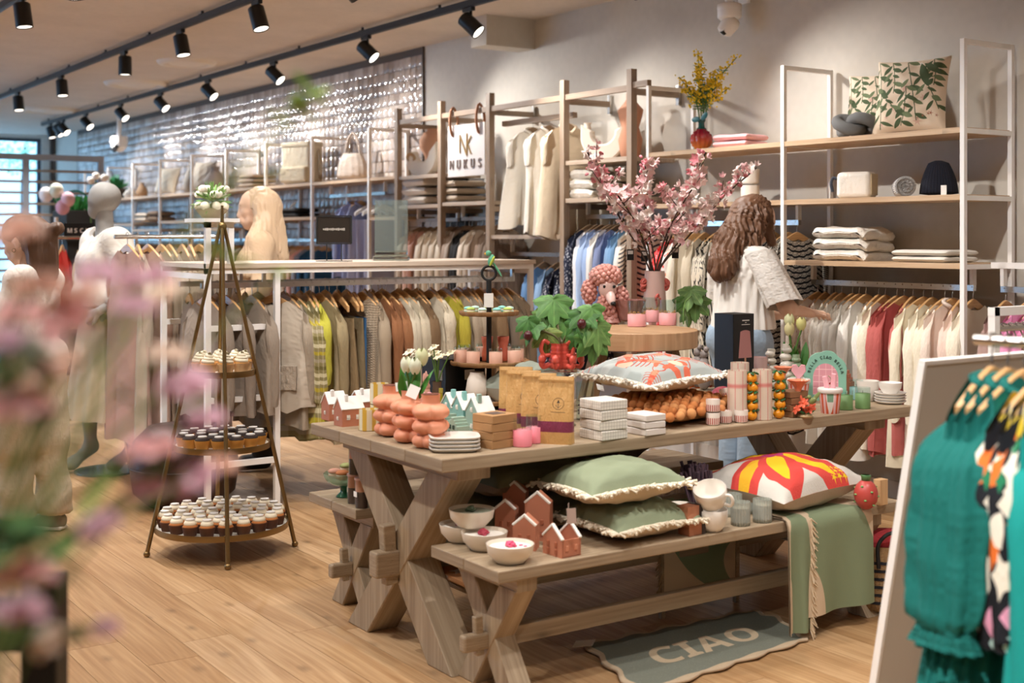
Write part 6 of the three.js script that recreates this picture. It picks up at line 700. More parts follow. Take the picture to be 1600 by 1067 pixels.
{ const p = pb(1353, 795), t = thing('cactus_ornament', 'red ceramic cactus fruit ornament with green crown', 'ornament', p), c = mesh('body', ell(0.046, 0.058, 0.046, 0, 0.056, 0, 22), glaze(0xb5463f, 0.4), t); mesh('crown', cone([[0, 0.11], [0.016, 0.108], [0.02, 0.13], [0.014, 0.132]]), glaze(0x4e7a4a, 0.4), t); for (let i = 0; i < 12; i++) { const a = i * 2.4, y = 0.02 + i * 0.0065, r = 0.046 * Math.sqrt(Math.max(0.1, 1 - ((y - 0.056) / 0.058) ** 2)); mesh('spine', ell(0.006, 0.004, 0.006, Math.cos(a) * r, y, Math.sin(a) * r, 8), glaze(0x6f9a5b, 0.4), c); }
  one('wood_block', 'pale wooden block at the end of the bench', 'block', metric(rbox(0.035, 0.1, 0.045, 0.002, 0, 0.05, 0), 'y'), std(0xd5b184, 0.5, { map: T_pale }), pb(1376, 788)); }
{ // woven bag by the bench end
  const p = onY(1383, 958, 0), t = thing('straw_bag', 'striped straw bag with red lining standing past the bench', 'bag', p, AW); mesh('body', grid(48, 12, (q, s) => { const th = q * 6.2832; return [Math.cos(th) * (s < 0.01 ? 0 : 0.1 + 0.03 * s), s * 0.28, Math.sin(th) * (s < 0.01 ? 0 : 0.06 + 0.02 * s)]; }, true), std(0x9b7c55, 0.9, { bumpMap: T_knit, bumpScale: 0.004 }), t); for (let i = 0; i < 6; i++) mesh('stripe', grid(48, 1, (q, s) => { const th = q * 6.2832, y = 0.05 + i * 0.032 + s * 0.012, k = y / 0.28; return [Math.cos(th) * (0.102 + 0.03 * k), y, Math.sin(th) * (0.062 + 0.02 * k)]; }, true), std(0x1c1d24, 0.9), t); mesh('lining', ell(0.12, 0.06, 0.07, 0, 0.28, 0), cloth(0xa83238), t); mesh('handle', tube([[-0.05, 0.2, 0.085], [-0.05, 0.3, 0.09], [0, 0.34, 0.09], [0.05, 0.3, 0.09], [0.05, 0.2, 0.085]], 0.008), M.matBlack, t); }
// rugs
const quadG = (A, B, C, D, nu, nv, y, edge) => grid(nu, nv, (q, s) => { const e = edge(q, s), a = A.clone().lerp(B, q + e[0]), b = D.clone().lerp(C, q + e[0]), p = a.lerp(b, s + e[1]); return [p.x, y + e[2], p.z]; });
{ const T_ciao = canvasTex(512, 256, (c, w, h) => { reseed(2); c.fillStyle = '#76796c'; c.fillRect(0, 0, w, h); c.fillStyle = '#c6b193'; c.font = 'bold 118px sans-serif'; c.textAlign = 'center'; c.save(); c.translate(265, 180); c.scale(1.15, 1); c.fillText('CIAO', 0, 0); c.restore(); c.strokeStyle = '#bfa98c'; c.lineWidth = 14; c.strokeRect(2, 2, w - 4, h - 4); for (let i = 0; i < 2500; i++) { c.fillStyle = rnd() < 0.5 ? 'rgba(60,70,60,.12)' : 'rgba(220,220,200,.12)'; c.fillRect(rr(0, w), rr(0, h), 2, 2); } });
  T_ciao.flipY = true; const A = onY(915, 1012, 0), B = onY(1178, 958, 0), C = onY(1262, 1003, 0), D = onY(1000, 1090, 0); const wav = (q, s) => [(s > 0.96 || s < 0.04) ? 0 : (q > 0.98 ? 0.012 : q < 0.02 ? -0.012 : 0) * Math.sin(s * 19), (q > 0.02 && q < 0.98) ? (s > 0.97 ? 0.03 : s < 0.03 ? -0.03 : 0) * Math.sin(q * 31) : 0, 0.003 * Math.sin(q * 31) * (s > 0.8 || s < 0.2 ? 1 : 0.3) + 0.001 + 0.02 * sst(0.9, 1, q) * sst(0.6, 1, 1 - Math.abs(s - 0.5))];
  const top = quadG(A, B, C, D, 60, 24, 0.016, wav), bot = quadG(A, B, C, D, 60, 24, 0.004, wav); const uvs = top.attributes.uv; for (let i = 0; i < uvs.count; i++) uvs.setY(i, 1 - uvs.getY(i)); const t = thing('floor_rug', 'small sage rug with the cream word CIAO lying on the floor', 'rug'); mesh('pile', top, std(0xffffff, 1, { map: T_ciao, bumpMap: T_weave, bumpScale: 0.003 }), t); mesh('backing', bot, linen(0xb09a80), t); mesh('binding', tube([...Array(80)].map((_, i) => { const k = i / 80 * 4, e = Math.floor(k), f = k - e, [q, s] = [[f, 0], [1, f], [1 - f, 1], [0, 1 - f]][e], w = wav(q, s), a = A.clone().lerp(B, q + w[0]), b = D.clone().lerp(C, q + w[0]), p = a.lerp(b, s + w[1]); return [p.x, 0.01 + Math.max(0, w[2]), p.z]; }), 0.007, 6, 240, true), std(0xb9a48a, 1), t); mesh('paper_tag', mv(box(0.075, 0.001, 0.06), A.x + 0.03, 0.03, A.z + 0.03, 0.1, 0.7, 0.1), M.tag, t); }
{ const T_or = canvasTex(256, 512, (c, w, h) => { c.fillStyle = '#cf9462'; c.fillRect(0, 0, w, h); c.fillStyle = '#e8e0d8'; for (let i = 0; i < 5; i++) blob(c, 128, 60 + i * 100, 40, 6, 0.2); c.fillStyle = '#e2a0a0'; for (let i = 0; i < 5; i++) blob(c, 128, 60 + i * 100, 14, 6, 0.1); }); const t = thing('folded_rug', 'folded orange flower rug with green and pink striped edge under the table', 'rug', W(3.98, 2.88, 0.256)); mesh('pile', rbox(0.3, 0.02, 0.95, 0.008, 0, 0.012, 0), std(0xffffff, 1, { map: T_or, bumpMap: T_weave, bumpScale: 0.003 }), t); for (let i = 0; i < 16; i++) mesh('stripe', cyl(0.014, 0.014, 0.0585, 0, 0, 0, 10).rotateX(Math.PI / 2).translate(0.152, 0.016, 0.44 - i * 0.0595), std(i % 2 ? 0x1f6a50 : 0xb98880, 1), t); for (let i = 0; i < 16; i++) mesh('stripe', cyl(0.014, 0.014, 0.0585, 0, 0, 0, 10).rotateX(Math.PI / 2).translate(-0.152, 0.016, 0.44 - i * 0.0595), std(i % 2 ? 0x1f6a50 : 0xb98880, 1), t); }
// far bench
{ const p = pb(537, 776), t = thing('footed_dish', 'green glass footed dish on the bench behind the table', 'dish', p); mesh('foot', cone([[0, 0], [0.032, 0], [0.03, 0.006], [0.014, 0.02], [0.014, 0.04], [0.03, 0.05]]), std(0x3f8a6c, 0.15, { transmission: 0.5, thickness: 0 }), t); mesh('bowl', grid(60, 8, (q, s) => { const th = q * 6.2832, r = 0.02 + 0.06 * Math.sin(s * 1.5); return [Math.cos(th) * r * (1 + 0.03 * Math.cos(th * 10) * s), 0.048 + 0.05 * s * s, Math.sin(th) * r * (1 + 0.03 * Math.cos(th * 10) * s)]; }, true), std(0xb9d8c6, 0.1, { transmission: 0.6, thickness: 0 }), t);
  [[0.03, 0.02, 0xd2834f, 'orange'], [-0.015, -0.02, 0x9aa061, 'olive'], [-0.02, 0.03, 0xd9a18a, 'peach']].forEach(([x, z, c, n], i) => { const o = thing('macaron', `${n} macaron in the green glass dish`, 'macaron', p.clone().add(V3(x, 0.075 + (i === 1 ? 0.018 : 0), z)), i); mesh('shell', ell(0.028, 0.012, 0.028, 0, 0.01, 0), std(c, 0.7), o); mesh('shell', ell(0.028, 0.012, 0.028, 0, 0.028, 0), std(c, 0.7), o); mesh('cream', cyl(0.025, 0.025, 0.008, 0, 0.019, 0), std(0xeadfcb, 0.8), o); });
  [[553, 786, 0], [565, 793, 0], [555, 788, 0.118]].forEach(([px, py, dy], i) => { const q = pb(px, py); q.y += dy; const o = thing('macaron_tube', ['clear tube of dark and peach macarons at the bench corner', 'clear tube with paper label at the bench corner edge', 'clear tube with pink lid stacked on the others'][i], 'jar', q, 0, 'macaron tubes'); mesh('tube', cyl(0.027, 0.027, 0.115, 0, 0.058, 0, 24, true), pane, o); mesh('filling', cyl(0.024, 0.024, 0.06, 0, 0.032, 0, 20), std(0x4a352d, 0.6), o); mesh('filling', cyl(0.024, 0.024, 0.045, 0, 0.086, 0, 20), std(0xc78a6e, 0.6), o); mesh('lid', cyl(0.028, 0.028, 0.008, 0, 0.113, 0, 24), std(0xd9b2ac, 0.4), o); if (i === 1) mesh('label', mv(box(0.026, 0.02, 0.002), 0, 0.055, 0.027, 0, 0), M.tag, o); }); 
  for (let i = 0; i < 3; i++) cushion(W(4.6, 2.9 + i * 0.36, BT), 0.2 * i, [0, 0], `dark red patterned cushion on the bench behind the table, ${['first', 'second', 'third'][i]} from the glass dish`, 0.36, 0.34, 0.2, cloth([0x5c2a20, 0x4a2a22, 0x63402c][i]), cloth(0x3d2a22), { group: 'dark cushions behind the table' }); }
// ---------------------------------------------------------------- goods on the wall shelves
const onS = (px, y, v = 5.7) => { const p = onV(px, 0, v); p.y = y; return p; };
const foldGeo = (w, h, d, layers = 2, seed = 1, fluff = 0) => { reseed(seed); const l = []; for (let i = 0; i < layers; i++) { const hh = h / layers, ph = rr(0, 6); l.push(grid(36, 14, (q, s) => { const th = q * 6.2832, c = Math.cos(th), sn = Math.sin(th), z = (s - 0.5) * d, end = Math.pow(Math.max(0, 1 - Math.pow(Math.abs(s * 2 - 1), 8)), 0.5); const e = Math.pow(Math.abs(c), 0.4) * Math.sign(c), k = Math.pow(Math.abs(sn), 0.45) * Math.sign(sn); return [e * w / 2 * (0.97 + 0.03 * end) + 0.01 * Math.sin(z * 20 + ph), hh * (i + 0.5) + k * hh / 2 * end * (0.94 + 0.12 * Math.sin(e * 3 + ph)) + (c > 0.8 ? 0 : 0) + fluff * (0.005 * Math.sin(th * 5 + z * 31 + ph) + 0.004 * Math.sin(e * 9 + z * 23 + ph)) - 0.02 * fluff * Math.max(0, e) ** 4, z * (0.98 + 0.02 * end)]; }, true)); } return l; };
function folded(pos, turn, w, h, d, m, label, group, layers = 2, seed = 1, fluff = 0) { return one('folded_textile', label, 'folded textile', metric(merge(foldGeo(w, h, d, 1, seed, fluff)), 'x', [seed, 0], 3), m, pos, turn, group); }
const rank = ['lowest', 'second from below', 'third from below', 'topmost'];
function pile(px, y, n, w, h, d, m, what, group, turn = 0, fluff = 0, v = 5.68) { for (let i = 0; i < n; i++) { const p = onS(px, y + i * h * 0.99, v); folded(p, turn + [0, 0.04, -0.03, 0.02][i % 4], w, h, d, m, `${n > 1 ? (i === n - 1 ? 'topmost' : i === 0 ? 'lowest' : rank[i]) + ' ' : ''}${what}`, group, 2, px + i, fluff); } }
const S1 = 2.055, S2 = 1.715, S3 = 1.365, fluffM = std(0xebe4d8, 1, { bumpMap: T_crumple, bumpScale: 0.02 });
// floral pillows
const T_bot = canvasTex(512, 512, (c, w, h) => { reseed(55); c.fillStyle = '#e6d3bb'; c.fillRect(0, 0, w, h); const leaf = (x, y, a, l, b, col) => { c.save(); c.translate(x, y); c.rotate(a); c.fillStyle = col; c.beginPath(); c.moveTo(0, 0); c.quadraticCurveTo(l * 0.5, -b, l, 0); c.quadraticCurveTo(l * 0.5, b, 0, 0); c.fill(); c.restore(); };
  c.fillStyle = '#d8b3a0'; for (let i = 0; i < 10; i++) blob(c, rr(60, 450), rr(40, 470), rr(18, 40), 6, 0.4); c.fillStyle = '#f0e6d6'; for (let i = 0; i < 8; i++) blob(c, rr(60, 450), rr(40, 470), rr(14, 34), 5, 0.4); c.strokeStyle = '#4c5a3c'; c.lineWidth = 6; for (const [x0, y0, x1, y1] of [[20, 500, 70, 20], [230, 500, 330, 60], [330, 400, 480, 140], [120, 500, 160, 260], [400, 510, 440, 300], [20, 300, 200, 120], [250, 300, 220, 30]]) { c.beginPath(); c.moveTo(x0, y0); c.quadraticCurveTo((x0 + x1) / 2 + 30, (y0 + y1) / 2, x1, y1); c.stroke(); for (let k = 0; k < 9; k++) { const t = k / 9; leaf(lerp(x0, x1, t), lerp(y0, y1, t), -0.6 + (k % 2 ? -1.6 : 0.2), rr(60, 120), rr(20, 38), k % 3 ? '#4d5d3e' : '#6d7b58'); } } leaf(330, 470, -1.2, 190, 60, '#4a5a3c'); leaf(350, 470, -0.6, 150, 46, '#56664a'); c.fillStyle = '#a2674f'; for (let i = 0; i < 5; i++) blob(c, rr(250, 480), rr(30, 120), rr(10, 22), 5, 0.5); });
const botM = std(0xffffff, 0.92, { map: T_bot, bumpMap: T_weave, bumpScale: 0.001 });
function standPillow(pos, turn, lean, w, h, t, m, back, label, group) { const o = thing('pillow', label, 'pillow', pos, turn, group), g = pillowGeo(w, h, t, 24, 0, 0.07); const tr = k => mv(k, 0, h / 2, 0, Math.PI / 2 - lean, 0, 0); mesh('cover', tr(g.top), m, o); mesh('backing', tr(g.bottom), back, o); return o; }
standPillow(onS(1424, S1, 5.7), 0.25, 0.2, 0.42, 0.42, 0.13, botM, linen(0xcbb598), 'large pillow with green leaf print leaning on the top shelf'); standPillow(onS(1372, S1, 5.8), 0.2, 0.18, 0.4, 0.38, 0.12, botM, linen(0xcbb598), 'second leaf print pillow half hidden behind the large one');
{ const p = onS(1336, S1, 5.62), t = thing('knot_cushion', 'grey knotted tube cushion on the top shelf', 'cushion', p, 0.2); const pts = []; for (let i = 0; i < 60; i++) { const a = i / 60 * 6.2832; pts.push([(0.06 + 0.035 * Math.cos(3 * a)) * Math.cos(2 * a) * 1.25, 0.07 + 0.035 * Math.sin(3 * a), (0.06 + 0.035 * Math.cos(3 * a)) * Math.sin(2 * a) * 0.75]); } mesh('knot', tube(pts, 0.034, 10, 160, true), linen(0x6d6d6c), t); }
{ const p = onS(1339, S2, 5.66), t = thing('cosmetic_bag', 'cream canvas toiletry bag with a zip', 'bag', p, 0.35); mesh('bag', rbox(0.2, 0.15, 0.13, 0.03, 0, 0.075, 0, 0, 5), std(0xefe8dc, 0.9, { bumpMap: T_crumple, bumpScale: 0.004 }), t); mesh('zip', mv(rbox(0.004, 0.12, 0.1, 0.002), 0.101, 0.078, 0), std(0xcbb998, 0.7), t); mesh('handle', tube([[-0.1, 0.11, 0.02], [-0.13, 0.12, 0.02], [-0.14, 0.09, 0.03], [-0.13, 0.04, 0.03]], 0.009), std(0x2e3440, 0.7), t); }
const roll = (pos, turn, r, L, m, label) => { const t = thing('rolled_throw', label, 'blanket', pos, turn); mesh('roll', [mv(lathe([[0, -L / 2], [r * 0.96, -L / 2], [r, -L / 2 + 0.012], [r, L / 2 - 0.012], [r * 0.96, L / 2], [0, L / 2]], 24), 0, r, 0, Math.PI / 2)], m, t); const sp = []; for (let i = 0; i < 40; i++) { const a = i * 0.45, q = r * 0.95 * i / 40; sp.push([Math.cos(a) * q, r + Math.sin(a) * q, L / 2 + 0.003]); } mesh('spiral_end', tube(sp, r * 0.07, 5, 80), m, t); };
roll(onS(1412, S2, 5.66), 0.75, 0.055, 0.28, knit(0xb9b6b3), 'rolled light grey throw lying on the middle shelf'); 
{ const p = onS(1466, S2, 5.7), t = thing('rolled_throw', 'tall folded navy throw next to the grey roll', 'blanket', p, 0.3); mesh('fold', grid(36, 14, (q, s) => { const th = q * 6.2832, r = s === 0 ? 0 : (0.1 - 0.055 * s * s) * (1 + 0.06 * Math.cos(th * 3)); return [Math.cos(th) * r * (s > 0.98 ? 0.4 : 1), s * 0.19, Math.sin(th) * r * 0.85 * (s > 0.98 ? 0.4 : 1)]; }, true), knit(0x171a28), t); mesh('label', box(0.03, 0.05, 0.002, 0.06, 0.03, 0.085), M.tag, t); }
pile(1331, S3, 3, 0.36, 0.064, 0.3, fluffM, 'fluffy cream blanket of the stack above the clothes rail', 'fluffy cream blankets', 0.1, 1); pile(1458, S3, 2, 0.36, 0.034, 0.28, knit(0xe9e3d8), 'ribbed white knit of the pair beside the fluffy blankets', 'ribbed white knits', -0.05);
{ // red glass vase with mimosa
  const p = onS(1096, S1, 5.64), t = thing('glass_vase', 'ribbed red and amber glass vase with yellow mimosa', 'vase', p); mesh('body', grid(64, 20, (q, s) => { const th = q * 6.2832, pr = [0.001, 0.045, 0.06, 0.068, 0.07, 0.066, 0.052, 0.032, 0.02, 0.019, 0.026][Math.min(10, Math.round(s * 10))]; return [Math.cos(th) * pr * (1 + 0.05 * Math.cos(th * 12)), s * 0.2, Math.sin(th) * pr * (1 + 0.05 * Math.cos(th * 12))]; }, true), std(0xffffff, 0.12, { map: dataTex(4, 64, (x, y) => { const k = clamp((y - 0.05) / 0.5); return y > 0.68 ? [0.05, 0.3, 0.28] : [lerp(0.85, 0.5, k), lerp(0.5, 0.08, k), lerp(0.2, 0.16, k)]; }) }), t);
  reseed(23); const ends = [[-0.16, 0.28], [-0.06, 0.44], [0.0, 0.34], [0.06, 0.3], [0.1, 0.24], [0.2, 0.4], [0.17, 0.28], [0.19, 0.2], [-0.12, 0.2], [-0.02, 0.24]]; ends.forEach(([x, y], i) => { const o = thing('mimosa_stem', `yellow mimosa stem in the red glass vase, ${ORD[i]} in turn around the bunch`, 'flower', p.clone().add(V3(0, 0.2, 0)), 0, 'mimosa stems'); const ex = x * 0.72 + rr(-0.02, 0.02), ez = -x * 0.6 + rr(-0.06, 0.06); mesh('stem', tube([[0, -0.1, 0], [ex * 0.3, y * 0.5, ez * 0.3], [ex, y, ez]], 0.003, 5), M.stem, o);
    const fl = [], lf = []; for (let k = 0; k < 80; k++) { const f = rr(0.55, 1.02), sp = 0.05 * (1.15 - f) + 0.014; fl.push(mv(new THREE.IcosahedronGeometry(rr(0.005, 0.009), 0), ex * f * f + rr(-sp, sp), y * f + rr(-sp, sp), ez * f * f + rr(-sp, sp))); } for (let k = 0; k < 26; k++) { const f = rr(0.3, 0.8); lf.push(mv(ell(0.026, 0.002, 0.004, 0.022, 0, 0, 6), ex * f * f, y * f, ez * f * f, rr(-0.6, 0.6), rr(0, 6.28), rr(-0.5, 0.7))); } mesh('blossoms', fl, std(0xf3d133, 0.9), o).userData.kind = 'stuff'; mesh('leaves', lf, std(0x5f8f45, 0.7), o).userData.kind = 'stuff'; });
  mesh('bow', [mv(ell(0.04, 0.018, 0.01), -0.02, 0.2, 0.03), mv(ell(0.035, 0.02, 0.01), 0.06, 0.215, 0.03, 0, 0, 0.6)], std(0x2f6f78, 0.5), t); }
pile(1156, S1, 2, 0.26, 0.042, 0.24, cloth(0xe9b2b4), 'pink folded towel of the pair beside the mimosa', 'pink towels', 0.15);
{ const p = onS(1172, S2, 5.62); for (let i = 0; i < 2; i++) { const t = thing('mug', ['lower white mug stacked above the dark-haired woman', 'upper white mug stacked above the dark-haired woman'][i], 'mug', p.clone().setY(S2 + i * 0.1), 2.6 + i * 0.5); mesh('cup', lathe([[0, 0], [0.045, 0], [0.055, 0.02], [0.058, 0.1], [0.054, 0.1], [0.05, 0.02], [0, 0.008]], 32), M.ceramic, t); mesh('handle', tube([[0.055, 0.08, 0], [0.085, 0.082, 0], [0.09, 0.05, 0], [0.075, 0.025, 0], [0.053, 0.03, 0]], 0.006), M.ceramic, t); } }
// wooden frame
{ const p = onS(945, 2.047, 5.68), t = thing('crescent_vase', 'white matt crescent-shaped vase with two necks', 'vase', p, AW - 0.4); const out = []; for (let i = 0; i <= 20; i++) { const a = Math.PI + Math.PI * i / 20; out.push([Math.cos(a) * 0.16, 0.18 + Math.sin(a) * 0.18]); } for (let i = 20; i >= 0; i--) { const a = Math.PI + Math.PI * i / 20; out.push([Math.cos(a) * 0.1, 0.2 + Math.sin(a) * 0.1]); } out[0][1] = 0.24; out[20][1] = 0.24; mesh('body', shapeGeo(out, 0.07, 0.012), std(0xe7ded0, 0.85), t); for (const x of [-0.13, 0.13]) mesh('neck', mv(lathe([[0.028, 0], [0.022, 0.03], [0.03, 0.045]], 16), x, 0.225, 0), std(0xd8cdbd, 0.85), t);
  const q = onS(985, 2.047, 5.74), u = thing('torso_vase', 'terracotta vase shaped like a standing torso', 'vase', q); mesh('body', mv(lathe([[0, 0], [0.075, 0], [0.09, 0.08], [0.1, 0.14], [0.07, 0.23], [0.095, 0.31], [0.105, 0.36], [0.05, 0.42], [0.035, 0.44], [0.035, 0.48], [0.03, 0.48]], 32), 0, 0, 0, 0, 0, 0, [1, 0.95, 0.75]), std(0xb57f62, 0.8), u); }
pile(925, 1.777, 3, 0.26, 0.07, 0.26, fluffM, 'fluffy white throw of the stack beside the blossoms', 'fluffy throws beside the blossoms', 0.1, 1); pile(970, 1.777, 3, 0.22, 0.05, 0.26, linen(0xb0a391), 'greige folded linen of the stack behind the blossoms', 'greige linen behind the blossoms', 0);
{ const p = onS(662, 2.032, 5.66), t = thing('crescent_vase', 'white scooped bowl vase beside the tiled wall edge', 'vase', p, AW - 0.5); const out = []; for (let i = 0; i <= 20; i++) { const a = Math.PI + Math.PI * i / 20; out.push([Math.cos(a) * 0.15, 0.17 + Math.sin(a) * 0.17]); } for (let i = 20; i >= 0; i--) { const a = Math.PI + Math.PI * i / 20; out.push([Math.cos(a) * 0.09, 0.2 + Math.sin(a) * 0.09]); } out[20][1] = 0.28; mesh('body', shapeGeo(out, 0.08, 0.012), std(0xe9e1d4, 0.85), t); mesh('rope', mv(new THREE.TorusGeometry(0.035, 0.014, 8, 20), -0.1, 0.16, 0.05, 0.4), std(0xb79a74, 0.9), t);
  const q = onS(676, 2.032, 5.82), u = thing('clay_pot', 'round terracotta pot behind the scooped vase', 'pot', q); mesh('body', lathe([[0, 0], [0.06, 0], [0.07, 0.18], [0.115, 0.26], [0.12, 0.32], [0.085, 0.39], [0.05, 0.41], [0.055, 0.43], [0.045, 0.43]], 32), std(0xd4a181, 0.85), u); }
pile(666, 1.777, 3, 0.34, 0.08, 0.3, cloth(0xddd2c4), 'cream folded towel of the stack beside the hanging sign', 'cream towels beside the sign', 0.1); pile(722, 1.787, 3, 0.34, 0.062, 0.3, linen(0xa99a88), 'greige folded blanket of the stack below the hanging sign', 'greige blankets below the sign', -0.1);
one('wall_mirror', 'narrow black-framed mirror standing behind the towels', 'mirror', [box(0.36, 0.6, 0.02, 0, 0.3, 0)], std(0x15181d, 0.15), W(9.5, 5.88, 1.4));
{ // hanging brand sign
  const u0 = 8.42 + 0.04, u1 = 9.16 - 0.06, uc = (u0 + u1) / 2, w = 0.56, y0 = 1.99, h = 0.42, t = thing('hanging_sign', 'white square brand sign hung from the wooden beam by leather straps', 'sign', W(uc - 0.02, SF + 0.012, y0)); mesh('board', rbox(w, h, 0.02, 0.002, 0, h / 2, 0), std(0xe2dcd8, 0.5), t);
  for (const x of [-0.2, 0.2]) mesh('strap', tube([[x, h - 0.08, 0.014], [x - 0.012, h + 0.06, 0.03], [x, h + 0.15, 0.01], [x + 0.012, h + 0.06, -0.03], [x, h - 0.08, -0.014]], 0.012, 6, 30, true), std(0xa87554, 0.7), t);
  const gold = std(0xb0894e, 0.4, { metalness: 0.6 }), bronze = std(0x6f5a4e, 0.5), tx = (str, size, x, y, m, name) => { const g = new TextGeometry(str, { font: shopFont, size, depth: 0.006, curveSegments: 4 }); g.center(); return mv(g, x, y, 0.013); };
  const letters = [...'NUKUS']; letters.forEach((ch, i) => mesh('letter', tx(ch, 0.074, (i - 2) * 0.106, 0.1), bronze, t)); const st = (x0, y0_, x1, y1) => bar([x0, y0_, 0.014], [x1, y1, 0.014], 0.012, 0.006); mesh('monogram', [st(-0.085, 0.19, -0.085, 0.335), st(-0.085, 0.335, 0.02, 0.165), st(0.02, 0.165, 0.02, 0.345), st(0.02, 0.25, 0.085, 0.32), st(0.03, 0.26, 0.085, 0.175)], gold, t); }
// tiled wall unit
{ const y = 2.045; { const p = onS(472, y, 5.7), t = thing('backpack', 'cream quilted backpack on the tiled wall shelf', 'bag', p, 0.3); mesh('body', rbox(0.46, 0.42, 0.2, 0.05, 0, 0.21, 0, 0, 4), std(0xd9ccb2, 0.9, { bumpMap: T_crumple, bumpScale: 0.012 }), t); mesh('pocket', rbox(0.4, 0.16, 0.06, 0.025, 0, 0.1, 0.11, 0, 3), cloth(0xd2c4a8), t); mesh('flap', rbox(0.44, 0.06, 0.22, 0.025, 0, 0.41, 0, 0, 3), cloth(0xd6c9ae), t); mesh('strap', tube([[0.22, 0.36, -0.05], [0.28, 0.3, 0], [0.28, 0.12, 0], [0.22, 0.06, -0.05]], 0.018), cloth(0xbfb094), t); }
  { const p = onS(551, y, 5.68), t = thing('pleated_bag', 'greige pleated handbag with a long handle', 'bag', p, AW - 0.5); mesh('body', grid(60, 10, (q, s) => { const th = q * 6.2832, r = s === 0 ? 0 : (0.17 + 0.03 * Math.sin(s * 3) - 0.07 * s) * (1 + 0.03 * Math.cos(th * 14)); return [Math.cos(th) * r, s * 0.26, Math.sin(th) * r * 0.45]; }, true), cloth(0xbcaea1), t); mesh('handle', tube([[-0.09, 0.25, 0], [-0.05, 0.4, 0], [0, 0.46, 0], [0.05, 0.4, 0], [0.09, 0.25, 0]], 0.012), cloth(0xb3a498), t); }
  pile(402, y, 3, 0.42, 0.05, 0.3, linen(0xb9a48c), 'tan folded towel of the stack beside the quilted backpack', 'tan towels', 0); standPillow(onS(318, y, 5.68), 0.3, 0.25, 0.4, 0.38, 0.15, linen(0xbdb2a2), linen(0x9c8f7e), 'greige pillow among the grey vases on the tiled wall shelf'); standPillow(onS(262, y, 5.66), 0.3, 0.3, 0.42, 0.36, 0.14, linen(0xe6dcc8), linen(0x8a735b), 'cream pillow with brown back on the tiled wall shelf');
  const vz = (px, r, h, c, l) => one('stone_vase', l, 'vase', lathe([[0, 0], [r * 0.8, 0], [r, h * 0.4], [r * 0.6, h * 0.75], [r * 0.35, h * 0.85], [r * 0.4, h], [r * 0.3, h]], 24), std(c, 0.85), onS(px, y, 5.7)); vz(298, 0.09, 0.36, 0x8a847c, 'dark grey bottle vase beside the greige pillow'); vz(336, 0.13, 0.3, 0x8d8078, 'wide taupe vase behind the greige pillow'); vz(222, 0.08, 0.2, 0x9c7f62, 'small brown vase beside the cream pillow'); vz(205, 0.11, 0.14, 0xe4dccf, 'low white vase at the far shelf end');
  pile(468, 1.702, 2, 0.34, 0.05, 0.28, cloth(0x1b1a1c), 'black folded sweater with a white tag below the backpack', 'black sweaters', 0.2); one('price_tag', 'white tag lying on the black sweaters', 'tag', mv(box(0.1, 0.002, 0.06), 0, 0, 0, 0.4, 0.4, 0.5), M.tag, onS(458, 1.83, 5.55)); pile(430, 1.702, 1, 0.3, 0.09, 0.26, cloth(0x5a4f4a), 'dark grey folded sweater below the tan towels', undefined, 0);
  pile(232, 1.702, 2, 0.4, 0.06, 0.28, linen(0xcdbfae), 'pale folded throw of the pair on the lower shelf by the mannequin', 'pale throws', 0.1); pile(252, 1.702, 2, 0.3, 0.07, 0.28, linen(0x8c735c), 'brown folded throw of the pair by the pale throws', 'brown throws', 0.1);
  { const p = onS(182, y, 5.66), t = thing('potted_plant', 'small green plant in a dark pot on the far tiled wall shelf', 'plant', p); mesh('pot', lathe([[0, 0], [0.1, 0], [0.13, 0.15], [0.11, 0.15]], 20), std(0x5a534c, 0.8), t); const l = []; reseed(4); for (let i = 0; i < 40; i++) l.push(mv(ell(0.12, 0.006, 0.03, 0.1), 0, 0.14, 0, rr(-0.6, 0.6), rr(0, 6.28), rr(0.2, 1.0))); mesh('leaves', l, std(0x2f7f4a, 0.6), t).userData.kind = 'stuff'; } }
// ---------------------------------------------------------------- on the gondola top
const GTT = GT + 0.025;
{ const p = onU(522, 0, 6.85).setY(GTT), t = thing('sign_stand', 'black-framed sign holder on two thin legs', 'sign', p, AW - 0.15), y0 = 0.105, w = 0.208, h = 0.163; mesh('panel', box(w - 0.01, h - 0.01, 0.006, 0, y0 + h / 2, 0), std(0x2a2521, 0.12), t); for (const [x, y, ww, hh] of [[0, y0, w, 0.008], [0, y0 + h, w, 0.008], [-w / 2, y0 + h / 2, 0.008, h], [w / 2, y0 + h / 2, 0.008, h]]) mesh('frame', box(ww, hh, 0.014, x, y, 0), M.black, t); mesh('lettering', [...Array(12)].map((_, i) => box(0.0085, 0.009 + (i % 3) * 0.003, 0.001, -0.062 + i * 0.0113, y0 + h * 0.52, 0.0045)), std(0x9a938a, 0.6), t).userData.kind = 'stuff'; for (const x of [-0.045, 0.045]) mesh('leg', rod([x, 0.004, 0], [x, y0, 0], 0.0035), M.black, t); mesh('base', rbox(0.2, 0.005, 0.09, 0.002, 0, 0.0025, 0), std(0x3a3631, 0.5), t); }
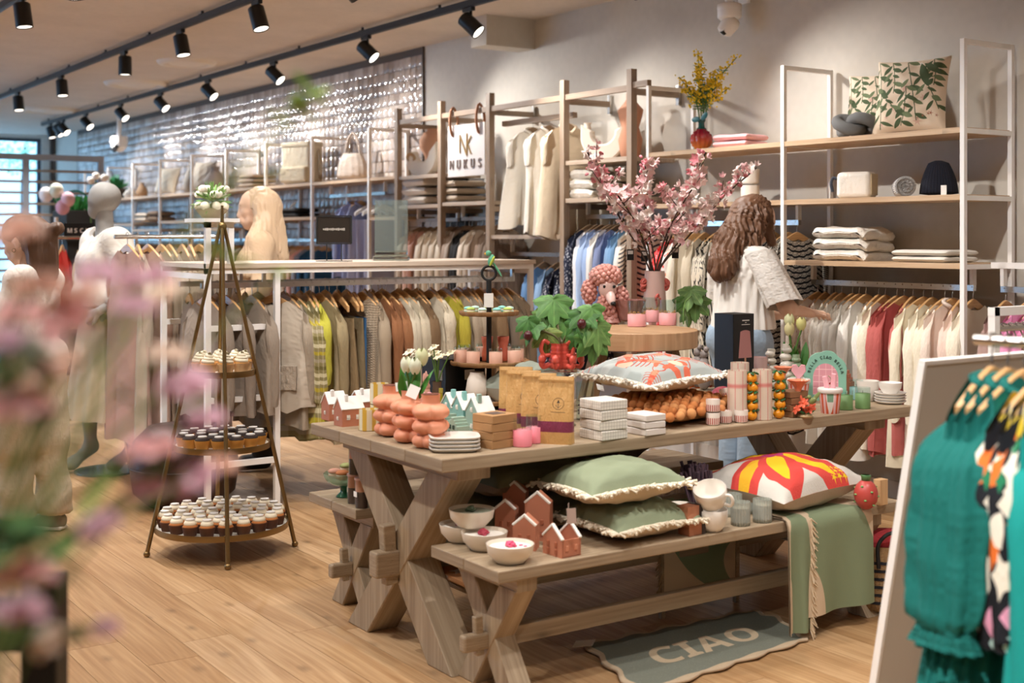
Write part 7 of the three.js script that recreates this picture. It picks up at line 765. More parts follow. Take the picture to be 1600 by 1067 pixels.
{ const p = onU(611, 0, 6.93).setY(GTT), t = thing('glass_vase', 'large square clear glass vase with thick base', 'vase', p, AW + 0.1), w = 0.2, h = 0.37; const wall = std(0xdde8e5, 0.06, { transmission: 0.92, thickness: 0 }); for (const [x, z, ww, d] of [[0, w / 2, w, 0.006], [0, -w / 2, w, 0.006], [w / 2, 0, 0.006, w], [-w / 2, 0, 0.006, w]]) mesh('wall', mv(new THREE.PlaneGeometry(w, h - 0.05), x, 0.05 + (h - 0.05) / 2, z, 0, z === 0 ? Math.PI / 2 : 0), wall, t); mesh('base', [rbox(w + 0.025, 0.03, w + 0.025, 0.012, 0, 0.0155, 0), rbox(w, 0.03, w, 0.008, 0, 0.045, 0)], std(0xd4ddd8, 0.05, { transmission: 1, thickness: 0.03, ior: 1.5 }), t); }
{ const p = W(GU0 + 0.12, GV0 + 0.08, 1.601), t = thing('flower_arrangement', 'bowl of white roses and cream balls on the white end frame', 'flowers', p); mesh('bowl', lathe([[0, 0], [0.05, 0], [0.09, 0.05], [0.08, 0.055]], 24), std(0x8b7a60, 0.7), t); reseed(12); for (let i = 0; i < 7; i++) { const a = i * 0.9; mesh('ball', sph(0.026, Math.cos(a) * 0.07, 0.065, Math.sin(a) * 0.07), std(0xe6dfc8, 0.9), t); } for (let i = 0; i < 6; i++) { const a = i * 1.05, x = Math.cos(a) * 0.06, z = Math.sin(a) * 0.06; mesh('rose', [0, 1, 2, 3, 4, 5, 6].map(k => mv(ell(0.026, 0.02, 0.01), x + Math.cos(k * 0.9) * 0.014, 0.13 + (i % 2) * 0.03, z + Math.sin(k * 0.9) * 0.014, 0.3, k * 0.9)), std(0xefe9dc, 0.8), t); } const l = []; for (let i = 0; i < 70; i++) l.push(mv(ell(0.05, 0.002, 0.007, 0.07), 0, 0.09, 0, rr(-1, 1), rr(0, 6.28), rr(0.1, 1.1))); mesh('leaves', l, std(0x6f9a4e, 0.7), t).userData.kind = 'stuff';
  one('shelf_plate', 'small white plate on top of the end frame under the roses', 'shelf', box(0.3, 0.02, 0.2, 0, 0.01, 0), M.white, W(GU0 + 0.12, GV0 + 0.08, 1.58)); }
// ---------------------------------------------------------------- cupcakes
{
  const cup = lathe([[0, 0], [0.021, 0], [0.029, 0.034], [0.027, 0.034], [0, 0.032]], 16), dome = ell(0.027, 0.013, 0.027, 0, 0.034, 0, 12), disc = cyl(0.016, 0.016, 0.004, 0, 0.059, 0, 14), swirl = (() => { const p = []; for (let i = 0; i < 26; i++) { const a = i * 0.75, r = 0.02 * (1 - i / 30); p.push([Math.cos(a) * r, 0.04 + i * 0.0011, Math.sin(a) * r]); } return tube(p, 0.0075, 6, 60); })(), puff = lathe([[0, 0.034], [0.022, 0.036], [0.023, 0.046], [0.018, 0.055], [0, 0.057]], 16);
  const P = (r, n, ph = 0) => [...Array(n)].map((_, i) => [Math.cos(i / n * 6.2832 + ph) * r, Math.sin(i / n * 6.2832 + ph) * r]);
  const rows = [[0.87, 0.013, [...P(0.107, 8, 0.2), ...P(0.03, 2)], 0], [0.525, 0, [...P(0.178, 14), ...P(0.103, 8), [0.02, 0]], 1], [0.145, 0, [...P(0.264, 20), ...P(0.19, 14), ...P(0.118, 9), ...P(0.046, 3)], 2]];
  const kinds = [['cupcake with piped cream swirl on the smallest gold tier', 'cupcakes on the smallest tier', std(0xd8b184, 0.8), std(0xd9a05a, 0.8), std(0xe9dfc6, 0.6)], ['dark cupcake in a yellow case with a white disc on the middle gold tier', 'cupcakes on the middle tier', std(0xc98f3f, 0.8), std(0x2b1d18, 0.8), std(0xe6e2de, 0.5)], ['cupcake in a brown case with cream and white disc on the lowest gold tier', 'cupcakes on the lowest tier', std(0x5a3622, 0.8), std(0xb8733a, 0.8), std(0xe8dcc2, 0.6)]];
  for (const [y, , pts, k] of rows) for (const [x, z] of pts) { const [l, g, c, d, t] = kinds[k], o = thing('cupcake', l, 'cupcake', W(CS.u, CS.v, y - 0.0135 + 0.001).add(V3(x, 0, z)), x * 9, g); o.scale.setScalar([1.38, 1.32, 1.3][k]); mesh('case', cup, c, o); mesh('cake', dome, d, o); if (k === 0) mesh('swirl', swirl, t, o); else { if (k === 2) mesh('cream', puff, t, o); mesh('disc', k === 2 ? mv(disc, 0, 0, 0) : mv(disc, 0, -0.012, 0), std(0xe9e6e2, 0.5), o); } }
}
// ---------------------------------------------------------------- far end: slatted screen, planter, sign rack
{
  const t = thing('slatted_screen', 'grey horizontal slatted screen in front of the shop window', 'screen', W(16, 2.6, 0)), g = std(0x98a0ab, 0.5); for (const v of [1.0, 2.4, 3.81, 4.7]) mesh('post', box(0.07, 2.5, 0.07, 0, 1.25, 2.6 - v), g, t); for (let i = 0; i < 13; i++) mesh('slat', box(i ? 0.04 : 0.08, i ? 0.03 : 0.07, 3.7, 0, 2.46 - i * 0.133 - (i ? 0.03 : 0), -0.25), i ? std(0xa89c90, 0.6, { map: T_pale }) : g, t);
  const p = atZ(117, 322, 14.2), b = thing('planter', 'black planter box with green grass before the slatted screen', 'plant', V3(p.x, 0, p.z)); mesh('stand', box(0.5, 1.45, 0.3, 0, 0.725, 0), M.matBlack, b); mesh('box', rbox(0.56, 0.34, 0.34, 0.01, 0, 1.62, 0), M.matBlack, b); const l = []; reseed(6); for (let i = 0; i < 160; i++) l.push(mv(ell(0.012, 0.09, 0.006, 0, 0.07, 0, 5), rr(-0.24, 0.24), 1.8, rr(-0.13, 0.13), rr(-0.5, 0.5), rr(0, 6), rr(-0.5, 0.5))); mesh('grass', l, std(0x2f8a3c, 0.7), b).userData.kind = 'stuff'; mesh('hoop', mv(new THREE.TorusGeometry(0.16, 0.012, 8, 24, Math.PI), 0, 1.85, 0, 0, AW), std(0x2d7f6a, 0.5), b);
  const w = thing('balloon_flowers', 'pink and white paper flowers before the slatted screen', 'flowers', V3(...atZ(88, 330, 13).toArray()).setY(0)); mesh('stem', cyl(0.02, 0.03, 1.7, 0, 0.85, 0), M.white, w); for (const [x, y, c] of [[-0.08, 1.93, 0xe9e4e6], [0.09, 1.88, 0xe3b9c6], [0.0, 1.97, 0xdfe3d0], [0.05, 1.8, 0xd9a3b6]]) mesh('bloom', ell(0.085, 0.08, 0.07, x, y, -x), std(c, 0.7), w);
  const q = atZ(124, 367, 10.2), r = thing('sign_rack', 'chrome rack with black brand sign and red clothes behind the mannequin', 'clothes rack', V3(q.x, 0, q.z), AW); mesh('rail', rod([-0.45, q.y - 0.02, 0], [0.45, q.y - 0.02, 0], 0.014), M.chrome, r); for (const x of [-0.45, 0.45]) mesh('post', rod([x, 0, 0], [x, q.y - 0.02, 0], 0.015), M.chrome, r); mesh('foot', [box(0.03, 0.03, 0.5, -0.45, 0.015, 0), box(0.03, 0.03, 0.5, 0.45, 0.015, 0), box(0.9, 0.03, 0.03, 0, 0.05, 0)], M.chrome, r);
  mesh('sign_board', rbox(0.24, 0.1, 0.02, 0.002, 0, q.y + 0.045, 0), M.matBlack, r); [...'MSCH'].forEach((ch, i) => { const gt = new TextGeometry(ch, { font: shopFont, size: 0.036, depth: 0.003, curveSegments: 3 }); gt.center(); mesh('letter', mv(gt, -0.072 + i * 0.047, q.y + 0.035, 0.012), M.white, r); });
  const dir = V3(Math.cos(AW), 0, -Math.sin(AW)); hangRow(q.clone().setY(q.y - 0.02).addScaledVector(dir, -0.38), q.clone().setY(q.y - 0.02).addScaledVector(dir, 0.38), [...Array(7)].map((_, i) => i % 3 ? ['bright red sweater', '~d9382f', 0.6, 0.5] : ['cream net blouse', 'd6c9a2', 0.6, 0.45]), 'on the rack with the black sign', 'red clothes under the black sign');
  for (const [px, py] of [[150, 275], [163, 278], [142, 282]]) { const b2 = atZ(px, py, 13.2); const o = thing('pompom_flower', `white ball flower on a thin stem above the mannequin, ${{ 150: 'tallest', 163: 'middle', 142: 'lowest' }[px]}`, 'flower', b2.clone().setY(0)); mesh('stem', cyl(0.006, 0.01, b2.y, 0, b2.y / 2, 0, 6), M.stem, o); mesh('ball', sph(0.04, 0, b2.y, 0), std(0xf0ece4, 0.9), o); }
}
// ---------------------------------------------------------------- people and mannequin: smooth-joined capsules, meshed on a grid
function netMesh(f, lo, hi, c) {
  const n = [0, 1, 2].map(i => Math.ceil((hi[i] - lo[i]) / c) + 1), [nx, ny, nz] = n, F = new Float32Array(nx * ny * nz), id = (i, j, k) => (k * ny + j) * nx + i;
  for (let k = 0; k < nz; k++) for (let j = 0; j < ny; j++) for (let i = 0; i < nx; i++) F[id(i, j, k)] = f(lo[0] + i * c, lo[1] + j * c, lo[2] + k * c);
  const P = [], I = [], cell = new Int32Array(nx * ny * nz).fill(-1), E = [[0, 1], [2, 3], [4, 5], [6, 7], [0, 2], [1, 3], [4, 6], [5, 7], [0, 4], [1, 5], [2, 6], [3, 7]];
  for (let k = 0; k < nz - 1; k++) for (let j = 0; j < ny - 1; j++) for (let i = 0; i < nx - 1; i++) { const v = []; for (let q = 0; q < 8; q++) v.push(F[id(i + (q & 1), j + (q >> 1 & 1), k + (q >> 2))]); let m = 0; for (let q = 0; q < 8; q++) if (v[q] < 0) m |= 1 << q; if (m === 0 || m === 255) continue; let x = 0, y = 0, z = 0, w = 0;
    for (const [a, b] of E) if ((v[a] < 0) !== (v[b] < 0)) { const t = v[a] / (v[a] - v[b]); x += lerp(a & 1, b & 1, t); y += lerp(a >> 1 & 1, b >> 1 & 1, t); z += lerp(a >> 2, b >> 2, t); w++; } cell[id(i, j, k)] = P.length / 3; P.push(lo[0] + (i + x / w) * c, lo[1] + (j + y / w) * c, lo[2] + (k + z / w) * c); }
  const quad = (a, b, d, e, flip) => { if (a < 0 || b < 0 || d < 0 || e < 0) return; flip ? I.push(a, d, b, b, d, e) : I.push(a, b, d, b, e, d); };
  for (let k = 1; k < nz - 1; k++) for (let j = 1; j < ny - 1; j++) for (let i = 1; i < nx - 1; i++) { const s = F[id(i, j, k)] < 0; if (s !== F[id(i + 1, j, k)] < 0) quad(cell[id(i, j - 1, k - 1)], cell[id(i, j, k - 1)], cell[id(i, j - 1, k)], cell[id(i, j, k)], !s); if (s !== F[id(i, j + 1, k)] < 0) quad(cell[id(i - 1, j, k - 1)], cell[id(i, j, k - 1)], cell[id(i - 1, j, k)], cell[id(i, j, k)], s); if (s !== F[id(i, j, k + 1)] < 0) quad(cell[id(i - 1, j - 1, k)], cell[id(i, j - 1, k)], cell[id(i - 1, j, k)], cell[id(i, j, k)], !s); }
  const g = new THREE.BufferGeometry(); g.setAttribute('position', new THREE.Float32BufferAttribute(P, 3)); g.setIndex(I); g.computeVertexNormals(); g.setAttribute('uv', new THREE.Float32BufferAttribute(new Float32Array(P.length / 3 * 2).map((_, i) => i % 2 ? P[Math.floor(i / 2) * 3 + 1] * 2 : (P[Math.floor(i / 2) * 3] + P[Math.floor(i / 2) * 3 + 2]) * 2), 2)); return g;
}
const capD = (x, y, z, c) => { const [ax, ay, az, ra, bx, by, bz, rb] = c, dx = bx - ax, dy = by - ay, dz = bz - az, t = clamp(((x - ax) * dx + (y - ay) * dy + (z - az) * dz) / (dx * dx + dy * dy + dz * dz + 1e-9)); return Math.hypot(x - ax - dx * t, y - ay - dy * t, z - az - dz * t) - lerp(ra, rb, t); };
const smin = (a, b, k) => { const h = Math.max(k - Math.abs(a - b), 0) / k; return Math.min(a, b) - h * h * k / 4; };
const uni = (caps, k, grow = 0) => (x, y, z) => { let d = 9; for (const c of caps) d = smin(d, capD(x, y, z, c), k); return d - grow; };
const boundsOf = (caps, pad) => { const lo = [9, 9, 9], hi = [-9, -9, -9]; for (const c of caps) for (const o of [0, 4]) for (let i = 0; i < 3; i++) { lo[i] = Math.min(lo[i], c[o + i] - c[o + 3] - pad); hi[i] = Math.max(hi[i], c[o + i] + c[o + 3] + pad); } return [lo, hi]; };
const body = (caps, k, cell, mod) => { const f = uni(caps, k), [lo, hi] = boundsOf(caps, 0.06); return netMesh(mod ? (x, y, z) => mod(f(x, y, z), x, y, z) : f, lo, hi, cell); };
const torso = (w = 1) => [[-0.08 * w, 0.93, 0, 0.105, 0.08 * w, 0.93, 0, 0.105], [-0.045 * w, 1.1, 0.01, 0.085, 0.045 * w, 1.1, 0.01, 0.085], [-0.07 * w, 1.28, 0.01, 0.095, 0.07 * w, 1.28, 0.01, 0.095], [-0.13 * w, 1.38, -0.01, 0.06, 0.13 * w, 1.38, -0.01, 0.06], [-0.06, 1.24, 0.06, 0.06, -0.06, 1.25, 0.06, 0.06], [0.06, 1.24, 0.06, 0.06, 0.06, 1.25, 0.06, 0.06], [-0.07, 0.95, -0.05, 0.09, 0.07, 0.95, -0.05, 0.09]];
const legs = (st = 0.0) => [-1, 1].flatMap(s => [[s * 0.09, 0.9, 0, 0.1, s * 0.085, 0.5, 0.01 + s * st, 0.062], [s * 0.085, 0.5, 0.01 + s * st, 0.06, s * 0.08, 0.1, -0.02 + s * st * 1.4, 0.04]]);
const feet = (st = 0) => [-1, 1].map(s => [s * 0.08, 0.05, -0.03 + s * st * 1.4, 0.04, s * 0.09, 0.035, 0.12 + s * st * 1.4, 0.033]);
const arm = (s, sh, el, wr) => [[...sh, 0.052, ...el, 0.038], [...el, 0.038, ...wr, 0.026]];
function handCaps(w, d, up, s) { // palm and five fingers from wrist w along d
  const D = V3(...d).normalize(), U = V3(...up).normalize(), S = D.clone().cross(U).multiplyScalar(s), at = (f, k, u) => V3(...w).addScaledVector(D, f).addScaledVector(S, k).addScaledVector(U, u), c = (a, ra, b, rb) => [a.x, a.y, a.z, ra, b.x, b.y, b.z, rb], out = [];
  out.push(c(at(0.0, 0, 0), 0.023, at(0.075, -0.014, 0), 0.016), c(at(0.0, 0, 0), 0.022, at(0.075, 0.018, 0), 0.016)); [[-0.03, 0.055], [-0.01, 0.068], [0.011, 0.072], [0.031, 0.064]].forEach(([k, L]) => { out.push(c(at(0.08, k, 0), 0.0095, at(0.08 + L * 0.5, k * 1.1, -0.008), 0.0085), c(at(0.08 + L * 0.5, k * 1.1, -0.008), 0.0085, at(0.08 + L * 0.85, k * 1.1, -0.032), 0.0075)); }); out.push(c(at(0.025, 0.026, -0.005), 0.012, at(0.055, 0.05, -0.012), 0.01), c(at(0.055, 0.05, -0.012), 0.01, at(0.085, 0.052, -0.022), 0.008)); return out;
}
// head: centre of skull at the origin, face towards +z, chin at y = -0.12
const headCaps = [[0, 0.02, -0.012, 0.086, 0, 0.035, 0.012, 0.082], [0, -0.03, 0.03, 0.062, 0, -0.075, 0.05, 0.04], [0, -0.098, 0.062, 0.022, 0, -0.1, 0.058, 0.022], [-0.03, -0.07, 0.03, 0.032, 0.03, -0.07, 0.03, 0.032], [-0.03, -0.018, 0.066, 0.02, 0.03, -0.018, 0.066, 0.02], [0, 0.012, 0.09, 0.009, 0, -0.03, 0.108, 0.012], [-0.008, -0.034, 0.1, 0.009, 0.008, -0.034, 0.1, 0.009], [-0.014, -0.058, 0.09, 0.0075, 0.014, -0.058, 0.09, 0.0075], [-0.014, -0.07, 0.086, 0.0085, 0.014, -0.07, 0.086, 0.0085], [-0.03, 0.03, 0.082, 0.012, 0.03, 0.03, 0.082, 0.012], [-0.086, -0.005, -0.012, 0.014, -0.09, -0.035, -0.008, 0.009], [0.086, -0.005, -0.012, 0.014, 0.09, -0.035, -0.008, 0.009]];
const headGeo = body(headCaps, 0.028, 0.005);
function face(t, mat4, lip = 0xb5655c, skin) { const put4 = (n, g, m) => mesh(n, g.applyMatrix4(mat4), m, t); for (const s of [-1, 1]) { put4('eye', ell(0.013, 0.007, 0.006, s * 0.031, 0.004, 0.083), std(0xf2ece6, 0.3)); put4('iris', ell(0.0065, 0.0065, 0.004, s * 0.031, 0.004, 0.0875), std(0x3a2a20, 0.2)); put4('eyebrow', mv(ell(0.018, 0.0035, 0.004), s * 0.032, 0.028, 0.092, 0, s * 0.3, -s * 0.1), std(0x5a4030, 0.9)); } put4('lips', merge([ell(0.019, 0.005, 0.006, 0, -0.06, 0.096), ell(0.016, 0.006, 0.006, 0, -0.069, 0.094)]), std(lip, 0.4)); }
function person(label, pos, turn, scale) { const t = thing('person', label, 'person', pos, turn); t.scale.setScalar(scale); return t; }
const strand = (d, x, y, z, cx, cz, f = 70, a = 0.0045) => d + Math.min(1, Math.hypot(x - cx, z - cz) / 0.09) ** 2 * (a * Math.sin(Math.atan2(x - cx, z - cz) * f + 3 * Math.sin(y * 14)) + a * 0.6 * Math.sin(Math.atan2(x - cx, z - cz) * f * 0.47 + y * 9));
const clip = (d, y, lo, hi) => Math.max(d, lo - y, y - hi);
{ // dark-haired woman reaching into the clothes rail
  const p = atZ(1158, 370, 7.05).setY(0), t = person('woman with long wavy brown hair and white blouse reaching into the rail', p, Math.PI - 0.12, 1.0), H = new THREE.Matrix4().compose(V3(-0.0, 1.59, 0.1), new THREE.Quaternion().setFromEuler(new THREE.Euler(0.55, -0.25, 0)), V3(1, 1, 1));
  const aR = arm(-1, [-0.175, 1.37, 0], [-0.27, 1.12, 0.1], [-0.19, 1.08, 0.33]), aL = arm(1, [0.175, 1.37, 0], [0.24, 1.12, 0.12], [0.12, 1.05, 0.34]); const core = [...torso(), ...legs(), ...aR, ...aL, [0, 1.4, 0.0, 0.055, 0, 1.53, 0.07, 0.05]];
  const hands = [...handCaps([-0.19, 1.08, 0.33], [0.25, -0.05, 1], [0, 1, 0], 1), ...handCaps([0.12, 1.05, 0.34], [-0.1, 0, 1], [0, 1, 0], -1)]; mesh('body', [body(core, 0.05, 0.014), body(hands, 0.012, 0.0045), headGeo.clone().applyMatrix4(H)], M.skin, t); face(t, H);
  const hemY = 1.0, prof = [[1.478, 0.062, 0.058], [1.46, 0.085, 0.072], [1.447, 0.15, 0.088], [1.425, 0.213, 0.1], [1.34, 0.21, 0.12], [1.25, 0.185, 0.134], [1.12, 0.188, 0.14], [hemY, 0.205, 0.158]]; const ring = s => { const k = s * (prof.length - 1), i = Math.min(prof.length - 2, Math.floor(k)), f = k - i; return [0, 1, 2].map(q => lerp(prof[i][q], prof[i + 1][q], f)); };
  const bm = cloth(0xe9e5de), shirt = mesh('blouse', grid(120, 28, (q, s) => { const [y, rx, rz] = ring(s), th = q * 6.2832, fo = 1 + sst(0.35, 0.6, s) * (0.022 * Math.sin(th * 19 + 3 * Math.sin(s * 5)) + 0.014 * Math.sin(th * 31 + s * 9)) + 0.012 * Math.sin(th * 7 + s * 12); return [Math.cos(th) * rx * fo, y, Math.sin(th) * rz * fo + 0.012 + 0.03 * sst(0.2, 0, s)]; }, true), bm, t);
  for (const d of [-1, 1]) mesh('sleeve', grid(48, 14, (q, s) => { const th = q * 6.2832, cx = d * lerp(0.16, 0.272, s), cy = lerp(1.405, 1.135, s), cz = lerp(0.0, 0.085, s), r = lerp(0.085, 0.1, Math.pow(s, 0.8)) * (1 + 0.05 * s * Math.sin(th * 11)); return [cx + Math.cos(th) * r * 0.85 * d, cy + Math.cos(th) * r * 0.35, cz + Math.sin(th) * r]; }, true), bm, shirt);
  mesh('jeans', body([...legs().map(c => [...c.slice(0, 3), c[3] + 0.018, ...c.slice(4, 7), c[7] + 0.022]), [-0.08, 0.94, -0.02, 0.13, 0.08, 0.94, -0.02, 0.13]], 0.04, 0.018, (d, x, y, z) => clip(d, y, 0.09, 1.02)), cloth(0x9db3c8), t); mesh('shoe', body([feet()[0]], 0.01, 0.012), std(0xe6e2dc, 0.6), t); mesh('shoe', body([feet()[1]], 0.01, 0.012), std(0xe6e2dc, 0.6), t);
  const hc = [[0, 1.635, 0.085, 0.1, 0, 1.63, 0.06, 0.1], [0, 1.62, 0.04, 0.092, -0.01, 1.5, -0.05, 0.082], [-0.01, 1.5, -0.05, 0.08, -0.02, 1.38, -0.125, 0.066], [-0.02, 1.38, -0.125, 0.062, -0.03, 1.3, -0.17, 0.045], [-0.06, 1.45, -0.09, 0.05, -0.075, 1.31, -0.14, 0.035], [0.05, 1.46, -0.08, 0.06, 0.06, 1.32, -0.13, 0.04], [-0.083, 1.62, 0.1, 0.03, -0.1, 1.47, 0.13, 0.022], [-0.083, 1.6, 0.06, 0.04, -0.1, 1.43, 0.0, 0.035]]; mesh('hair', body(hc, 0.04, 0.009, (d, x, y, z) => Math.max(strand(d, x + 0.012 * Math.sin(y * 38), y, z + 0.01 * Math.sin(y * 33), 0, 0.0, 46, 0.008), -(capD(x, y, z, [-0.03, 1.55, 0.2, 0.078, 0.02, 1.52, 0.22, 0.075])))), std(0x6b4a34, 0.5), t);
}
{ // blonde woman in a beige blazer
  const p = atZ(408, 370, 8.3).setY(0), t = person('blonde woman with long straight hair in a beige blazer', p, -0.48, 1.055), H = new THREE.Matrix4().compose(V3(0, 1.595, 0.03), new THREE.Quaternion().setFromEuler(new THREE.Euler(0.1, 0, 0)), V3(1, 1, 1));
  const aR = arm(-1, [-0.175, 1.37, 0], [-0.24, 1.1, -0.02], [-0.2, 0.98, 0.2]), aL = arm(1, [0.175, 1.37, 0], [0.24, 1.1, -0.02], [0.2, 0.98, 0.2]); mesh('body', [body([...torso(), ...legs(), ...aR, ...aL, [0, 1.4, 0, 0.052, 0, 1.52, 0.015, 0.048]], 0.05, 0.016), body([...handCaps([-0.2, 0.98, 0.2], [0.2, -0.1, 1], [0, 1, 0], 1), ...handCaps([0.2, 0.98, 0.2], [-0.2, -0.1, 1], [0, 1, 0], -1)], 0.012, 0.005), headGeo.clone().applyMatrix4(H)], M.skin, t); face(t, H);
  const bz = [...torso(1.08).map(c => [...c.slice(0, 3), c[3] + 0.024, ...c.slice(4, 7), c[7] + 0.024]), [-0.17, 1.37, 0, 0.075, -0.245, 1.1, -0.02, 0.062], [-0.245, 1.1, -0.02, 0.062, -0.21, 1.0, 0.16, 0.05], [0.17, 1.37, 0, 0.075, 0.245, 1.1, -0.02, 0.062], [0.245, 1.1, -0.02, 0.062, 0.21, 1.0, 0.16, 0.05]]; mesh('blazer', body(bz, 0.04, 0.014, (d, x, y, z) => Math.max(clip(d + 0.004 * Math.sin(y * 50 + x * 30) * sst(1.3, 1.0, y), y, 0.72, 1.5), -capD(x, y, z, [0, 1.6, 0.02, 0.065, 0, 1.4, 0.1, 0.04]))), cloth(0xc7ab8d), t); mesh('trousers', body([...legs().map(c => [...c.slice(0, 3), c[3] + 0.02, ...c.slice(4, 7), c[7] + 0.03]), [-0.08, 0.94, -0.02, 0.12, 0.08, 0.94, -0.02, 0.12]], 0.04, 0.02, (d, x, y) => clip(d, y, 0.06, 1.0)), cloth(0x2a2726), t); mesh('shoe', body([feet()[0]], 0.01, 0.014), M.matBlack, t); mesh('shoe', body([feet()[1]], 0.01, 0.014), M.matBlack, t);
  const hc = [[0, 1.635, 0.0, 0.1, 0, 1.62, -0.02, 0.102], [-0.05, 1.6, -0.03, 0.07, -0.07, 1.32, -0.05, 0.06], [0.05, 1.6, -0.03, 0.07, 0.07, 1.32, -0.05, 0.06], [0, 1.58, -0.06, 0.07, 0, 1.3, -0.11, 0.06], [-0.085, 1.6, 0.0, 0.035, -0.11, 1.3, 0.06, 0.03], [0.083, 1.62, -0.01, 0.034, 0.12, 1.43, 0.0, 0.04], [0.12, 1.43, 0.02, 0.045, 0.2, 1.22, 0.11, 0.03], [0.08, 1.52, -0.03, 0.05, 0.17, 1.4, 0.02, 0.05], [0.17, 1.4, 0.02, 0.05, 0.24, 1.2, 0.06, 0.03]]; mesh('hair', body(hc, 0.03, 0.009, (d, x, y, z) => Math.max(strand(d, x, y, z, 0, -0.04, 64, 0.004), -capD(x, y, z, [0, 1.6, 0.13, 0.092, 0, 1.48, 0.13, 0.085]))), std(0xcfb394, 0.45), t);
}
{ // woman behind the blurred flowers
  const p = atZ(52, 370, 6.5).setY(0), t = person('woman with half-up brown hair, pale top and beige trousers', p, -0.75, 0.93), H = new THREE.Matrix4().compose(V3(0, 1.59, 0.06), new THREE.Quaternion().setFromEuler(new THREE.Euler(0.3, 0, 0)), V3(1, 1, 1));
  const aR = arm(-1, [-0.175, 1.37, 0], [-0.23, 1.1, 0.05], [-0.15, 1.05, 0.28]), aL = arm(1, [0.175, 1.37, 0], [0.23, 1.1, 0.05], [0.15, 1.05, 0.28]); mesh('body', [body([...torso(), ...legs(0.05), ...aR, ...aL, [0, 1.4, 0, 0.052, 0, 1.52, 0.035, 0.048]], 0.05, 0.016), body([...handCaps([-0.15, 1.05, 0.28], [0.2, 0, 1], [0, 1, 0], 1), ...handCaps([0.15, 1.05, 0.28], [-0.2, 0, 1], [0, 1, 0], -1)], 0.012, 0.005), headGeo.clone().applyMatrix4(H)], M.skin, t); face(t, H); mesh('earring', mv(new THREE.TorusGeometry(0.01, 0.002, 6, 12), 0.094, 1.54, 0.06, 0, 1.57), M.gold, t);
  const tp = [...torso(1.06).map(c => [...c.slice(0, 3), c[3] + 0.022, ...c.slice(4, 7), c[7] + 0.022]), [-0.17, 1.37, 0, 0.07, -0.235, 1.1, 0.05, 0.062], [-0.235, 1.1, 0.05, 0.06, -0.16, 1.06, 0.24, 0.045], [0.17, 1.37, 0, 0.07, 0.235, 1.1, 0.05, 0.062], [0.235, 1.1, 0.05, 0.06, 0.16, 1.06, 0.24, 0.045]]; mesh('top', body(tp, 0.04, 0.015, (d, x, y) => clip(d + 0.004 * Math.sin(y * 44 + x * 25), y, 0.88, 1.49)), cloth(0xe6ddd4), t); mesh('trousers', body([...legs(0.05).map(c => [...c.slice(0, 3), c[3] + 0.025, ...c.slice(4, 7), c[7] + 0.055]), [-0.08, 0.94, -0.02, 0.125, 0.08, 0.94, -0.02, 0.125]], 0.04, 0.018, (d, x, y) => clip(d + 0.006 * Math.sin(y * 30 + x * 20) * sst(0.6, 0.2, y), y, 0.09, 1.02)), cloth(0xd2bfa6), t); for (const f of feet(0.05)) { const s = mesh('shoe', body([[...f.slice(0, 3), 0.05, ...f.slice(4, 7), 0.042]], 0.01, 0.012), std(0x8f8579, 0.8), t); mesh('sole', rbox(0.085, 0.022, 0.25, 0.01, f[0], 0.013, (f[2] + f[6]) / 2 + 0.01), std(0xe0d9cf, 0.7), s); }
  const hc = [[0, 1.64, 0.075, 0.094, 0, 1.63, 0.01, 0.102], [0, 1.6, -0.03, 0.085, 0, 1.42, -0.07, 0.06], [-0.065, 1.6, -0.03, 0.045, -0.06, 1.4, -0.06, 0.045], [0.065, 1.6, -0.03, 0.045, 0.06, 1.4, -0.06, 0.045], [0, 1.65, -0.11, 0.035, 0, 1.66, -0.14, 0.036], [0, 1.6, -0.11, 0.03, 0, 1.42, -0.12, 0.02]]; mesh('hair', body(hc, 0.03, 0.009, (d, x, y, z) => Math.max(strand(d, x, y, z, 0, -0.02, 60, 0.003), -capD(x, y, z, [0, 1.57, 0.19, 0.075, 0, 1.47, 0.17, 0.08]))), std(0x5b4130, 0.5), t);
}
